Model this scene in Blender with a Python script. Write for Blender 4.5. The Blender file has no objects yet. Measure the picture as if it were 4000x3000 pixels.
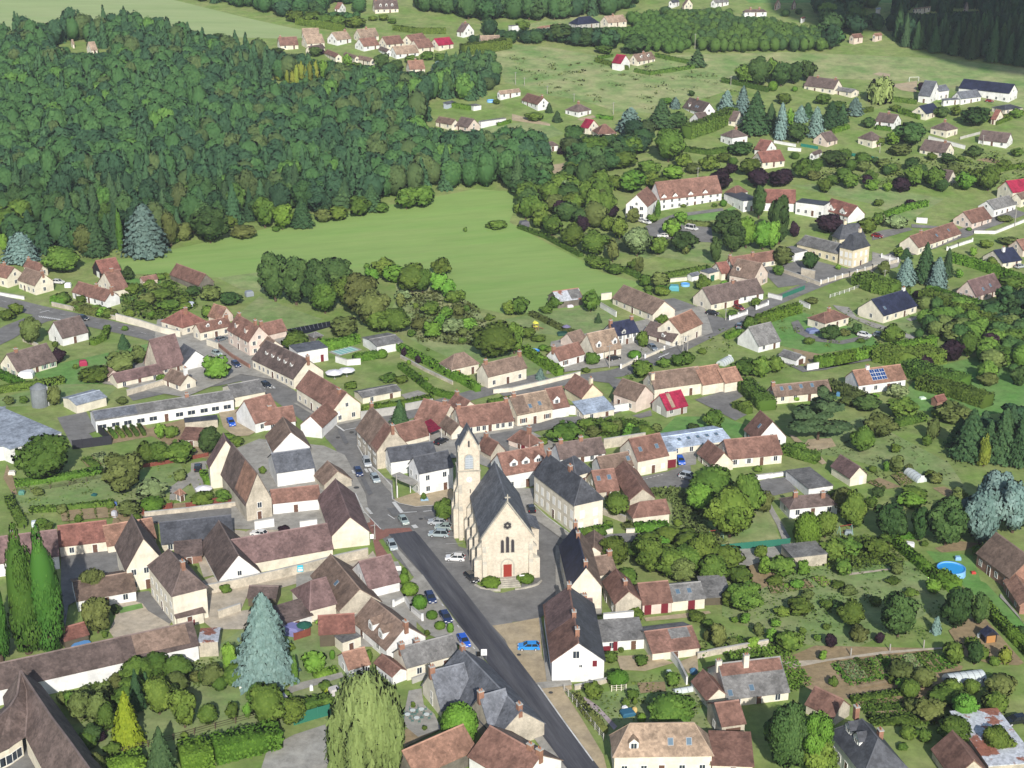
import bpy, bmesh, math, random
import numpy as np
from mathutils import Vector, Matrix
C = bpy.context.scene.collection
D2R = math.radians
# ---------------------------------------------------------------- camera
FPX, PITCH, CAMH = 5850.0, D2R(20.2), 143.5      # focal length in pixels of the 4000 px wide photo, pitch, height
cam = bpy.data.cameras.new('camera'); cam.sensor_width = 36; cam.lens = FPX*36/4000; cam.clip_start = 1; cam.clip_end = 9000
co = bpy.data.objects.new('camera', cam); C.objects.link(co)
co.location = (0, 0, CAMH); co.rotation_euler = (math.pi/2-PITCH, 0, 0)
bpy.context.scene.camera = co
# ---------------------------------------------------------------- light
SUN_EL, SUN_AZ = D2R(30), D2R(173)        # azimuth measured clockwise from +Y (sun behind the camera, to its right)
w = bpy.data.worlds.new("World"); bpy.context.scene.world = w; w.use_nodes = True
nt = w.node_tree; bg = nt.nodes['Background']; sky = nt.nodes.new('ShaderNodeTexSky'); sky.sky_type = 'NISHITA'
sky.sun_disc = False; sky.sun_elevation = SUN_EL; sky.sun_rotation = SUN_AZ
nt.links.new(sky.outputs[0], bg.inputs[0]); bg.inputs[1].default_value = 0.10
sl = bpy.data.lights.new('sun', 'SUN'); sl.energy = 4.1; sl.angle = D2R(0.5); sl.color = (1, 0.955, 0.88)
so = bpy.data.objects.new('sun', sl); C.objects.link(so)
sd = Vector((math.sin(SUN_AZ)*math.cos(SUN_EL), math.cos(SUN_AZ)*math.cos(SUN_EL), math.sin(SUN_EL)))
so.rotation_euler = sd.to_track_quat('Z', 'Y').to_euler(); so.location = (0, -50, 300)
vs = bpy.context.scene.view_settings; vs.view_transform = 'Standard'; vs.look = 'None'; vs.gamma = 1; vs.exposure = 0.32; vs.use_curve_mapping = False
bpy.context.scene.cycles.max_bounces = 4; bpy.context.scene.cycles.diffuse_bounces = 2
bpy.context.scene.cycles.transparent_max_bounces = 4
# ---------------------------------------------------------------- terrain (height depends on y only, straight between knots)
KY = [-400, 400] + list(range(425, 1301, 25)) + [1500, 3500]
def _slope(y):
    if y < 430: return 0
    if y < 560: return .115*(y-430)/130
    if y < 1000: return .115
    return max(0, .115*(1-(y-1000)/250))
KZ = [0, 0]
for i in range(2, len(KY)):
    KZ.append(KZ[-1] + _slope((KY[i]+KY[i-1])/2)*(KY[i]-KY[i-1]))
def tz(y): return float(np.interp(y, KY, KZ))
def ray(x, y):
    dx = (x-2000)/FPX; dv = (y-1500)/FPX
    return (dx, math.cos(PITCH)-dv*math.sin(PITCH), -math.sin(PITCH)-dv*math.cos(PITCH))
def plane(x, y, z):
    d = ray(x, y); t = (z-CAMH)/d[2]
    return Vector((d[0]*t, d[1]*t, z))
def ground(x, y):
    d = ray(x, y)
    for i in range(1, len(KY)):
        y0, y1, z0, z1 = KY[i-1], KY[i], KZ[i-1], KZ[i]
        t0, t1 = y0/d[1], y1/d[1]
        a, b = CAMH+d[2]*t0-z0, CAMH+d[2]*t1-z1
        if a > 0 and b <= 0:
            t = t0+(t1-t0)*a/(a-b)
            return Vector((d[0]*t, d[1]*t, CAMH+d[2]*t))
    return Vector((d[0]*900/d[1], 900, tz(900)))
# photo coordinates: tile(c, r) = a 1000x750 px tile of the photo seen enlarged 2.212 times
O = [0, 0, 2.212]
def tile(c, r): O[:] = [c*1000, r*750, 2.212]
def zoom(x, y, s): O[:] = [x, y, s]
def view(): O[:] = [0, 0, 2212/4000]
def S(p): return (O[0]+p[0]/O[2], O[1]+p[1]/O[2])
def G(x, y): return ground(*S((x, y)))
def P(x, y, z): return plane(*S((x, y)), z)
def ppm(g): return FPX/(g.y*math.cos(PITCH)+(CAMH-g.z)*math.sin(PITCH))   # photo px per metre at a point
def height_at(g, ypix):      # height above g of the point that shows at row ypix
    d = ray(2000, S((0, ypix))[1]); return CAMH+d[2]*g.y/d[1]-g.z
# ---------------------------------------------------------------- materials
MATS = {}
def _n(t, kind, **kw):
    n = t.nodes.new(kind)
    for k, v in kw.items():
        if k in n.inputs: n.inputs[k].default_value = v
        else: setattr(n, k, v)
    return n
def mat(name, col, kind='plain', rough=.85, col2=None, sc=1.0, amt=.25, stretch=None):
    """procedural material: noise mottling at two sizes, roof tiles get courses and speckle"""
    if name in MATS: return MATS[name]
    m = bpy.data.materials.new(name); m.use_nodes = True; MATS[name] = m
    t = m.node_tree; b = t.nodes['Principled BSDF']; b.inputs['Roughness'].default_value = rough
    b.inputs['Specular IOR Level'].default_value = .25
    tc = _n(t, 'ShaderNodeTexCoord'); L = t.links.new
    col = tuple(col)+(1,); c2 = tuple(col2)+(1,) if col2 else tuple(x*(1-amt*1.6) for x in col[:3])+(1,)
    if kind == 'flat':
        b.inputs['Base Color'].default_value = col; return m
    oi = _n(t, 'ShaderNodeObjectInfo')
    if kind == 'leaf':
        at = _n(t, 'ShaderNodeAttribute', attribute_name='tint')
        mx = _n(t, 'ShaderNodeMix', data_type='RGBA'); mx.inputs['A'].default_value = col; mx.inputs['B'].default_value = c2
        L(at.outputs['Fac'], mx.inputs['Factor'])
        hs = _n(t, 'ShaderNodeHueSaturation'); L(mx.outputs['Result'], hs.inputs['Color'])
        mr = _n(t, 'ShaderNodeMapRange'); mr.inputs['To Min'].default_value = .72; mr.inputs['To Max'].default_value = 1.3
        L(oi.outputs['Random'], mr.inputs['Value']); L(mr.outputs[0], hs.inputs['Value'])
        mh = _n(t, 'ShaderNodeMapRange'); mh.inputs['To Min'].default_value = .482; mh.inputs['To Max'].default_value = .515
        wn = _n(t, 'ShaderNodeMath', operation='FRACT'); mu = _n(t, 'ShaderNodeMath', operation='MULTIPLY'); mu.inputs[1].default_value = 7.31
        L(oi.outputs['Random'], mu.inputs[0]); L(mu.outputs[0], wn.inputs[0]); L(wn.outputs[0], mh.inputs['Value']); L(mh.outputs[0], hs.inputs['Hue'])
        L(hs.outputs[0], b.inputs['Base Color'])
        b.inputs['Specular IOR Level'].default_value = .12
        an = _n(t, 'ShaderNodeAttribute', attribute_name='nrm'); vt = _n(t, 'ShaderNodeVectorTransform', vector_type='NORMAL', convert_from='OBJECT', convert_to='WORLD')
        L(an.outputs['Vector'], vt.inputs[0]); L(vt.outputs[0], b.inputs['Normal'])
        return m
    n1 = _n(t, 'ShaderNodeTexNoise'); n1.inputs['Scale'].default_value = .35*sc; n1.inputs['Detail'].default_value = 6; n1.inputs['Roughness'].default_value = .65
    src = tc.outputs['Object']
    if stretch:
        mp = _n(t, 'ShaderNodeMapping'); mp.vector_type = 'TEXTURE'; mp.inputs['Rotation'].default_value = (0, 0, stretch[0]); mp.inputs['Scale'].default_value = (stretch[1], 1, 1); L(src, mp.inputs['Vector']); src = mp.outputs[0]
    L(src, n1.inputs['Vector'])
    r1 = _n(t, 'ShaderNodeMapRange'); r1.inputs['From Min'].default_value = .35; r1.inputs['From Max'].default_value = .65; L(n1.outputs['Fac'], r1.inputs['Value'])
    mx = _n(t, 'ShaderNodeMix', data_type='RGBA'); mx.inputs['A'].default_value = col; mx.inputs['B'].default_value = c2
    L(r1.outputs[0], mx.inputs['Factor']); out = mx.outputs['Result']
    if kind in ('roof', 'stone', 'wall', 'ground'):
        n2 = _n(t, 'ShaderNodeTexNoise'); n2.inputs['Scale'].default_value = {'roof': 2.6, 'stone': 2.0, 'wall': .9, 'ground': 1.1}[kind]*sc
        n2.inputs['Detail'].default_value = 5; n2.inputs['Roughness'].default_value = .8; L(src, n2.inputs['Vector'])
        r2 = _n(t, 'ShaderNodeMapRange'); r2.inputs['From Min'].default_value = .3; r2.inputs['From Max'].default_value = .7
        k = {'roof': .2, 'stone': .24, 'wall': .1, 'ground': .3}[kind]
        r2.inputs['To Min'].default_value = 1-k; r2.inputs['To Max'].default_value = 1+k; L(n2.outputs['Fac'], r2.inputs['Value'])
        hs = _n(t, 'ShaderNodeHueSaturation'); L(out, hs.inputs['Color']); L(r2.outputs[0], hs.inputs['Value']); out = hs.outputs[0]
    if kind == 'roof':
        vo = _n(t, 'ShaderNodeTexVoronoi'); vo.inputs['Scale'].default_value = 2.2; L(src, vo.inputs['Vector'])
        hs2 = _n(t, 'ShaderNodeHueSaturation'); L(out, hs2.inputs['Color'])
        r3 = _n(t, 'ShaderNodeMapRange'); r3.inputs['To Min'].default_value = .8; r3.inputs['To Max'].default_value = 1.22
        sp = _n(t, 'ShaderNodeSeparateColor'); L(vo.outputs['Color'], sp.inputs[0]); L(sp.outputs[0], r3.inputs['Value']); L(r3.outputs[0], hs2.inputs['Value']); out = hs2.outputs[0]
        # every roof a little lighter or darker than the next
        hs3 = _n(t, 'ShaderNodeHueSaturation'); L(out, hs3.inputs['Color']); r4 = _n(t, 'ShaderNodeMapRange')
        r4.inputs['To Min'].default_value = .85; r4.inputs['To Max'].default_value = 1.18; L(oi.outputs['Random'], r4.inputs['Value']); L(r4.outputs[0], hs3.inputs['Value']); out = hs3.outputs[0]
    L(out, b.inputs['Base Color'])
    return m
WALL = dict(W=(.82, .82, .81), C=(.79, .73, .60), S=(.58, .52, .42), G=(.48, .47, .44), P=(.72, .60, .52), B=(.03, .026, .03), K=(.36, .2, .15), D=(.2, .18, .15), Y=(.76, .67, .48), N=(.12, .1, .07), L=(.45, .5, .58))
ROOF = dict(r=(.24, .132, .102), o=(.335, .19, .135), b=(.235, .165, .128), d=(.158, .117, .105), p=(.19, .122, .116), a=(.33, .37, .43), s=(.082, .086, .10), g=(.215, .21, .205), t=(.36, .265, .195), m=(.33, .022, .06), n=(.03, .035, .07), l=(.46, .54, .66), R=(.33, .12, .1), k=(.24, .108, .085), S=(.155, .165, .19))
def wm(k): return mat('wall_'+k, WALL[k], 'stone' if k in 'SKD' else 'wall', .9, amt=.16 if k not in 'SKD' else .25)
def rm(k):
    if k == 'R':
        new = 'roof_R' not in MATS; m = mat('roof_R', (.46, .48, .52), 'roof', .6, (.26, .11, .075), .55)
        if new:
            for n in m.node_tree.nodes:
                if n.bl_idname == 'ShaderNodeMapRange' and abs(n.inputs['From Min'].default_value-.35) < .001: n.inputs['From Min'].default_value = .53; n.inputs['From Max'].default_value = .56
        return m
    return mat('roof_'+k, ROOF[k], 'roof', .8 if k not in 'snl' else .55, amt=.3)
def flat(name, col, rough=.6): return mat(name, col, 'flat', rough)
GLASS = flat('window_glass', (.035, .045, .06), .12); FRAME = flat('white_paint', (.75, .75, .72), .5)
BRICKM = mat('chimney_brick', (.36, .19, .13), 'stone', .9); DOORM = {'w': flat('brown_door', (.13, .07, .05)), 'g': flat('green_door', (.03, .14, .09)), 'k': flat('crimson_door', (.16, .02, .03)), 'W': FRAME, 'o': flat('wood_door', (.4, .2, .07))}
# ---------------------------------------------------------------- mesh helpers
def new_mesh(name, vs, fs, mats, mi=None, tint=None, smooth=False):
    me = bpy.data.meshes.new(name); me.from_pydata([tuple(v) for v in vs], [], fs)
    for m in (mats if isinstance(mats, (list, tuple)) else [mats]): me.materials.append(m)
    if mi is not None: me.polygons.foreach_set('material_index', mi)
    if smooth: me.polygons.foreach_set('use_smooth', [True]*len(me.polygons))
    me.update(); return me
def fix(me):
    bm = bmesh.new(); bm.from_mesh(me); bmesh.ops.recalc_face_normals(bm, faces=bm.faces); bm.to_mesh(me); bm.free(); return me
def link(name, me, parent=None, loc=(0, 0, 0), rz=0, sc=None):
    o = bpy.data.objects.new(name, me); C.objects.link(o); o.parent = parent; o.location = loc; o.rotation_euler = (0, 0, rz)
    if sc: o.scale = sc
    return o
def tag(o, label, cat, group=None, kind=None):
    if label: o['label'] = label
    if cat: o['category'] = cat
    if group: o['group'] = group
    if kind: o['kind'] = kind
    return o
class MB:
    """collects boxes, prisms and polygons into one mesh"""
    def __init__(s): s.v = []; s.f = []; s.m = []
    def poly(s, pts, m=0):
        n = len(s.v); s.v += [tuple(p) for p in pts]; s.f.append(list(range(n, n+len(pts)))); s.m.append(m); return s
    def box(s, x0, x1, y0, y1, z0, z1, m=0):
        n = len(s.v); s.v += [(x, y, z) for z in (z0, z1) for x, y in ((x0, y0), (x1, y0), (x1, y1), (x0, y1))]
        for f in ((0, 3, 2, 1), (4, 5, 6, 7), (0, 1, 5, 4), (1, 2, 6, 5), (2, 3, 7, 6), (3, 0, 4, 7)):
            s.f.append([n+i for i in f]); s.m.append(m)
        return s
    def prism(s, pts, d, m=0):
        """polygon pts swept by vector d"""
        n = len(s.v); k = len(pts); d = Vector(d)
        s.v += [tuple(p) for p in pts]+[tuple(Vector(p)+d) for p in pts]
        s.f.append(list(range(n, n+k))[::-1]); s.f.append(list(range(n+k, n+2*k))); s.m += [m, m]
        for i in range(k):
            j = (i+1) % k; s.f.append([n+i, n+j, n+k+j, n+k+i]); s.m.append(m)
        return s
    def bar(s, a, b, w, h=None, m=0):
        """square bar between two points"""
        a, b = Vector(a), Vector(b); h = h or w; d = (b-a)
        up = Vector((0, 0, 1)) if abs(d.normalized().z) < .9 else Vector((1, 0, 0))
        r = d.cross(up).normalized()*(w/2); u = r.cross(d).normalized()*(h/2)
        return s.prism([a-r-u, a+r-u, a+r+u, a-r+u], d, m)
    def cyl(s, c, r, h, n=12, r2=None, m=0):
        r2 = r if r2 is None else r2; k = len(s.v)
        s.v += [(c[0]+rr*math.cos(2*math.pi*i/n), c[1]+rr*math.sin(2*math.pi*i/n), c[2]+z) for z, rr in ((0, r), (h, r2)) for i in range(n)]
        s.f.append([k+i for i in range(n)][::-1]); s.f.append([k+n+i for i in range(n)]); s.m += [m, m]
        for i in range(n):
            j = (i+1) % n; s.f.append([k+i, k+j, k+n+j, k+n+i]); s.m.append(m)
        return s
    def mesh(s, name, mats): return fix(new_mesh(name, s.v, s.f, mats, s.m))
    def link(s, name, mats, parent=None, loc=(0, 0, 0), rz=0): return link(name, s.mesh(name, mats), parent, loc, rz)
# ---------------------------------------------------------------- windows, doors, chimneys (shared meshes)
_cache = {}
def window_mesh(w_, h_, style):
    k = ('win', round(w_, 1), round(h_, 1), style)
    if k in _cache: return _cache[k]
    f = MB(); w2 = round(w_, 1)/2; hh = round(h_, 1); t = .09
    for a in ((-w2-t, -w2, 0, hh), (w2, w2+t, 0, hh), (-w2-t, w2+t, hh, hh+t), (-w2-t*1.6, w2+t*1.6, -t, 0), (-.03, .03, 0, hh)):
        f.box(a[0], a[1], -.07, .0, a[2], a[3])
    if style in 'vbgc':
        for s_ in (-1, 1):
            x = s_*(w2+t+.02); f.box(min(x, x+s_*w2*.95), max(x, x+s_*w2*.95), -.05, 0, -.02, hh+.02, 1)
    col = {'v': FRAME, 'b': DOORM['w'], 'g': flat('green_shutter', (.2, .32, .24)), 'c': flat('cream_shutter', (.7, .66, .55))}.get(style, FRAME)
    fm = f.mesh('window', [FRAME, col]); closed = style in 'x'
    pm = MB().box(-w2, w2, -.035, 0, 0, hh).mesh('pane', FRAME if closed else GLASS)
    _cache[k] = (fm, pm); return _cache[k]
def put_window(par, x, y, z, rz, w_=1.0, h_=1.3, style='.', pane=True):
    fm, pm = window_mesh(w_, h_, style); o = link('window', fm, par, (x, y, z), rz)
    link('pane', pm, o)
    return o
def put_door(par, x, y, z, rz, w_=1.0, h_=2.1, col='w'):
    k = ('door', w_, h_, col)
    if k not in _cache:
        _cache[k] = MB().box(-w_/2, w_/2, -.06, 0, 0, h_, 0).box(-w_/2-.1, -w_/2, -.09, 0, 0, h_+.1, 1).box(w_/2, w_/2+.1, -.09, 0, 0, h_+.1, 1).box(-w_/2, w_/2, -.09, 0, h_, h_+.1, 1).mesh('door', [DOORM[col], FRAME if col != 'W' else wm('G')])
        _cache[k, 'h'] = MB().box(w_*.34, w_*.34+.07, -.12, -.06, 1, 1.15).mesh('handle', flat('metal', (.5, .5, .5), .3))
    o = link('door', _cache[k], par, (x, y, z), rz)
    if w_ < 1.5: link('handle', _cache[k, 'h'], o)
    return o
def put_chimney(par, x, y, z, h=1.5, col=None, w_=.75, l_=.95, rz=0):
    k = ('chim', round(h, 1), col, w_, l_)
    if k not in _cache:
        b = MB().box(-w_/2, w_/2, -l_/2, l_/2, -1.4, round(h, 1)).box(-w_/2-.07, w_/2+.07, -l_/2-.07, l_/2+.07, round(h, 1), round(h, 1)+.14, 1)
        b.cyl((0, -.2, round(h, 1)+.14), .13, .4, 8, .1, 2).cyl((0, .2, round(h, 1)+.14), .13, .4, 8, .1, 2)
        _cache[k] = b.mesh('chimney', [BRICKM if col is None else wm(col), wm('G'), mat('clay_pot', (.4, .18, .1), 'plain')])
    return link('chimney', _cache[k], par, (x, y, z), rz)
SKY_M = None
def put_skylight(par, p, ang, flip, w_=.95, l_=1.25):
    global SKY_M
    if SKY_M is None:
        SKY_M = (MB().box(-w_/2, w_/2, -l_/2, l_/2, .0, .12).mesh('skylight', flat('grey_metal', (.25, .26, .28), .4)), MB().box(-w_/2+.09, w_/2-.09, -l_/2+.09, l_/2-.09, .12, .15).mesh('pane', flat('sky_glass', (.10, .16, .22), .08)))
    o = link('skylight', SKY_M[0], par, p); o.rotation_euler = (ang, 0, flip); link('pane', SKY_M[1], o); return o
# ---------------------------------------------------------------- the house builder
REG = []       # every building: name, nickname, centre - garden things are described by the nearest one
REPORT = []
def house(name, nick, L, M, R, by, ridge='R', kind='g', wall='C', roof='b', rise=None, pitch=40, roof2=None, wl=None, wr=None, ch=(), dorm=(), sky=(), cat='house', lab='', door='w', wst='.', oh=.3, group=None, glass=True, garage=None, wsz=(.95, 1.25), chc=None, attic=True):
    """L, M, R: eave corners (left, near, right) in picture coordinates, or a length in metres; by: row of the ground under M"""
    g = G(M[0], by); he = height_at(g, M[1]); he = max(1.8, he)
    if g.y > 450 and cat not in ('shed', 'carport'): he = max(he, 2.4)
    m = P(M[0], M[1], g.z+he); ze = m.z
    vu = vv = None; wa = wb = 0
    if isinstance(R, tuple): d = P(R[0], R[1], ze)-m; vu = d.xy; wa = vu.length**2
    if isinstance(L, tuple): d = P(L[0], L[1], ze)-m; vv = d.xy; wb = vv.length**2
    ang = 0; skew = 0
    if vu is not None: au = math.atan2(vu.y, vu.x)
    if vv is not None: av = math.atan2(vv.y, vv.x)-math.pi/2
    if vu is not None and vv is not None and m.y > 520:      # far away: trust the side that runs across the picture
        a, b = vu.length, vv.length
        if abs(vu.x) >= abs(vv.x): ang = au; b = min(14, abs(vv.x)/max(.35, abs(math.sin(ang))))
        else: ang = av; a = min(14, abs(vu.x)/max(.35, abs(math.cos(ang))))
    elif vu is not None and vv is not None:
        dd = (av-au+math.pi) % (2*math.pi)-math.pi; skew = math.degrees(dd); ang = au+dd*wb/(wa+wb)
        # a length seen end-on is uncertain: weigh by how much of it runs across the picture
        a = vu.length; b = vv.length
    elif vu is not None: ang = au; a = vu.length; b = float(L)
    else: ang = av; b = vv.length; a = float(R)
    REPORT.append((nick[:34], round(a, 1), round(b, 1), round(he, 1), round(skew), round(math.degrees(ang)), round(m.y)))
    root = bpy.data.objects.new(name, None); C.objects.link(root); root.location = (m.x, m.y, g.z); root.rotation_euler = (0, 0, ang)
    tag(root, lab or nick, cat, group)
    REG.append((nick, m.x+math.cos(ang)*a/2-math.sin(ang)*b/2, m.y+math.sin(ang)*a/2+math.cos(ang)*b/2, root))
    sw = ridge == 'L'
    ls, lt = (b, a) if sw else (a, b)              # length along the ridge, width across it
    def X(s_, t_, z): return (t_, s_, z) if sw else (s_, t_, z)
    if m.y > 520 and kind in 'gh' and lt > 8.6 and group != 'white terraced houses by the sports field':
        (a, b) = ((8.2, b) if sw else (a, 8.2)); lt = 8.2
    if rise is None and kind in 'gh' and lt > 10.5 and ls > 6: lt2 = 9.5; (a, b) = ((lt2, b) if sw else (a, lt2)); lt = lt2; rise = None
    if rise is None: rise = lt/2*math.tan(D2R(pitch)) if kind in 'ghHq' else (lt*math.tan(D2R(12)) if kind == 's' else .0)
    zb = -2.5 if m.y > 450 else -.4
    # walls
    wb_ = MB()
    e = .0
    if kind == 'g':
        for s_ in (0, ls): wb_.poly([X(s_, 0, zb), X(s_, lt, zb), X(s_, lt, he), X(s_, lt/2, he+rise), X(s_, 0, he)])
        for t_ in (0, lt): wb_.poly([X(0, t_, zb), X(ls, t_, zb), X(ls, t_, he), X(0, t_, he)])
    elif kind == 's':
        for s_ in (0, ls): wb_.poly([X(s_, 0, zb), X(s_, lt, zb), X(s_, lt, he+rise), X(s_, 0, he)])
        for t_, h2 in ((0, he), (lt, he+rise)): wb_.poly([X(0, t_, zb), X(ls, t_, zb), X(ls, t_, h2), X(0, t_, h2)])
    else:
        wb_.box(0, a, 0, b, zb, he+(.35 if kind == 'f' else 0))
    wo = wb_.link('wall', [wm(wall)], root)
    # roof
    rb = MB(); th = .16; m2 = 1 if roof2 else 0
    if kind == 'g':
        k = rise/(lt/2); o1 = oh; o2 = oh*.7
        rb.prism([X(-o2, -o1, he-o1*k), X(-o2, lt/2, he+rise), X(-o2, lt/2, he+rise+th*1.3), X(-o2, -o1, he-o1*k+th)], X(ls+2*o2, 0, 0))
        rb.prism([X(-o2, lt+o1, he-o1*k), X(-o2, lt/2, he+rise), X(-o2, lt/2, he+rise+th*1.3), X(-o2, lt+o1, he-o1*k+th)], X(ls+2*o2, 0, 0), m2)
        rb.prism([X(-o2, lt/2-.16, he+rise+th*.8), X(-o2, lt/2+.16, he+rise+th*.8), X(-o2, lt/2, he+rise+th*1.3+.13)], X(ls+2*o2, 0, 0), 2)
    elif kind == 's':
        k = rise/lt; o1 = oh
        rb.prism([X(-o1, -o1, he-o1*k+.02), X(-o1, lt+o1, he+rise+o1*k+.02), X(-o1, lt+o1, he+rise+o1*k+th), X(-o1, -o1, he-o1*k+th)], X(ls+2*o1, 0, 0))
    elif kind == 'f':
        rb.box(-.12, a+.12, -.12, b+.12, he+.352, he+.52)
    elif kind in 'hHq':       # h: both ends hipped, H: near end hipped only, q: steep pavilion with a short top
        o1 = oh; ins = min(lt/2, ls/2-.15)*(.9 if kind != 'q' else .8); k = rise/(lt/2)
        z0 = he-o1*.3
        s0, s1 = ins, ls-ins
        if kind == 'H': s1 = ls+o1*.5
        if sw and kind == 'H': pass
        c = [X(-o1, -o1, z0), X(ls+o1, -o1, z0), X(ls+o1, lt+o1, z0), X(-o1, lt+o1, z0)]
        if kind == 'q':
            i2 = lt*.36; tp = [X(i2*1.1, i2, he+rise), X(ls-i2*1.1, i2, he+rise), X(ls-i2*1.1, lt-i2, he+rise), X(i2*1.1, lt-i2, he+rise)]
            rb.poly(tp, 2)
            for i in range(4): rb.poly([c[i], c[(i+1) % 4], tp[(i+1) % 4], tp[i]])
        else:
            r0, r1 = X(s0, lt/2, he+rise), X(s1, lt/2, he+rise)
            rb.poly([c[0], c[1], r1, r0]); rb.poly([c[2], c[3], r0, r1], m2); rb.poly([c[3], c[0], r0]); rb.poly([c[1], c[2], r1])
            rb.bar(Vector(r0), Vector(r1), .25, .12, 2)
            rb.bar(Vector(c[0]), Vector(r0), .22, .1, 2)
            rb.bar(Vector(c[3]), Vector(r0), .22, .1, 2)
            if kind == 'h': rb.bar(Vector(c[1]), Vector(r1), .22, .1, 2)
        rb.poly(c[::-1], 2)
    ridgec = mat('ridge_'+roof, tuple(min(1, x*1.35+.02) for x in ROOF[roof]), 'plain')
    ro = rb.link('roof', [rm(roof), rm(roof2 or roof), ridgec], root)
    for c_ in ch:        # (position along ridge 0..1, offset across 0..1, height above the roof)
        s_, t_, h_ = (tuple(c_)+(.5, 1.0))[:3] if len(c_) == 3 else (c_[0], .5, 1.0)
        zc = he+rise*(1-abs(t_-.5)*2) if kind != 'f' else he+.4
        p = X(ls*s_, lt*t_, zc); put_chimney(ro, p[0], p[1], p[2], h_, chc, rz=0 if sw else math.pi/2)
    an = math.atan2(rise, lt/2) if kind in 'gh' else 0
    for k_ in sky:       # skylights on the slope seen: fraction along, fraction up
        t_ = lt/2*k_[1]; z_ = he+rise*k_[1]+th*.95
        p = X(ls*k_[0], t_, z_)
        if sw: o = put_skylight(ro, p, an, -math.pi/2)
        else: o = put_skylight(ro, p, an, 0)
    for k_ in dorm:      # dormers: fraction along, fraction up, width, style
        dw = k_[2] if len(k_) > 2 else 1.3; fr = k_[1]; t_ = lt/2*fr; z_ = he+rise*fr; dh = k_[3] if len(k_) > 3 else 1.3
        dl = min(lt/2-t_, (dh+dw*.35)/max(.3, rise/(lt/2)))
        d = MB(); y1 = dl
        d.prism([(-dw/2, 0, -.3), (dw/2, 0, -.3), (dw/2, 0, dh), (0, 0, dh+dw*.45), (-dw/2, 0, dh)], (0, y1, 0), 0)
        for s_ in (-1, 1): d.prism([(s_*(dw/2+.15), -.15, dh-.12), (0, -.15, dh+dw*.45+.02), (0, -.15, dh+dw*.45+.14), (s_*(dw/2+.15), -.15, dh)], (0, y1+.15, 0), 1)
        p = X(ls*k_[0], t_, z_)
        do = d.link('dormer', [wm('W' if wall in 'WC' else wall), rm(roof)], ro, p, -math.pi/2 if sw else 0)
        put_window(do, 0, -.0, .15, 0, min(.9, dw-.5), dh-.35)
    # windows and doors
    def side(n, floors, length, place, gable, dr):
        if n <= 0: return
        ws, hs_ = wsz
        for f_ in range(floors):
            z = .85+f_*2.75
            if z+hs_ > he-.1: z = max(.3, he-hs_-.3)
            for i in range(n):
                x = length*(i+.5)/n+random.uniform(-.2, .2)
                if dr and f_ == 0 and i == n//2: put_door(root, *place(x, .02), .95, min(2.1, he-.3), door)
                else: put_window(root, *place(x, z), ws, min(hs_, he-.6), wst)
        if gable and rise > 2.2 and attic: put_window(root, *place(length/2, he+.1), .8, 1.0, '.')
    def pr(x, z): return (x, -.0, z, 0)                    # right-hand wall (M to R), seen from outside
    def pl(y, z): return (0, y, z, -math.pi/2)             # left-hand wall (M to L)
    fl = 2 if he > 4.6 else 1
    if wr is None: wr = max(1, int(a/3.4)) if wall not in 'BDN' and kind != 'f' else 0
    if wl is None: wl = max(1, int(b/3.6)) if wall not in 'BDN' and kind != 'f' else 0
    nR, fR = (wr if isinstance(wr, tuple) else (wr, fl)); nL, fL = (wl if isinstance(wl, tuple) else (wl, fl))
    if nR > 0: side(nR, fR, a, pr, sw and kind == 'g', not sw or nL == 0)
    if nL > 0: side(nL, fL, b, pl, (not sw) and kind == 'g', sw)
    if garage:          # (side, position, width, colour)
        for q in (garage if isinstance(garage, list) else [garage]):
            ln = a if q[0] == 'R' else b; pp = (pr if q[0] == 'R' else pl)(ln*q[1], .02)
            gz = min(q[4] if len(q) > 4 else 2.1, he-.2)
            MB().box(-q[2]/2, q[2]/2, -.08, .05, 0, gz).link('garage_door' if q[2] > 2 else 'door', [DOORM[q[3]]], root, pp[:3], pp[3])
    root['_dim'] = (a, b, he, rise); root['_sw'] = sw
    return root
def roof_patch(nick, s0, s1, u0, u1, rk):
    """an area of other covering on the roof slope that faces the street"""
    r = [q for q in REG if nick in q[0]][0][3]; a, b, he, rise = r['_dim']; sw = r['_sw']; ls, lt = (b, a) if sw else (a, b)
    ro = [o for o in r.children if o.name.startswith('roof')][0]; X = (lambda s, t, z: (t, s, z)) if sw else (lambda s, t, z: (s, t, z))
    def q(s_, u): return X(ls*s_, lt/2*u, he+rise*u+.18)
    c = [q(s0, u0), q(s1, u0), q(s1, u1), q(s0, u1)]
    MB().prism([Vector(x) for x in c], (0, 0, .07)).link('roof_patch', [rm(rk)], ro)
# ---------------------------------------------------------------- sheets on the ground
def sheet(name, pts, m, lift, label=None, kind='structure', cat=None, world=False):
    w_ = [p if world else G(*p) for p in pts]
    bm = bmesh.new(); f = bm.faces.new([bm.verts.new((p[0], p[1], 0)) for p in w_])
    bmesh.ops.triangulate(bm, faces=[f])
    y0, y1 = min(p[1] for p in w_), max(p[1] for p in w_)
    for k in KY:
        if y0 < k < y1:
            bmesh.ops.bisect_plane(bm, geom=bm.verts[:]+bm.edges[:]+bm.faces[:], plane_co=(0, k, 0), plane_no=(0, 1, 0), dist=1e-4)
    for v in bm.verts: v.co.z = tz(v.co.y)+lift
    bmesh.ops.recalc_face_normals(bm, faces=bm.faces)
    if sum(f.normal.z for f in bm.faces) < 0: bmesh.ops.reverse_faces(bm, faces=bm.faces)
    me = bpy.data.meshes.new(name); bm.to_mesh(me); bm.free(); me.materials.append(m)
    o = link(name, me); tag(o, label, cat, None, kind); return o
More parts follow.
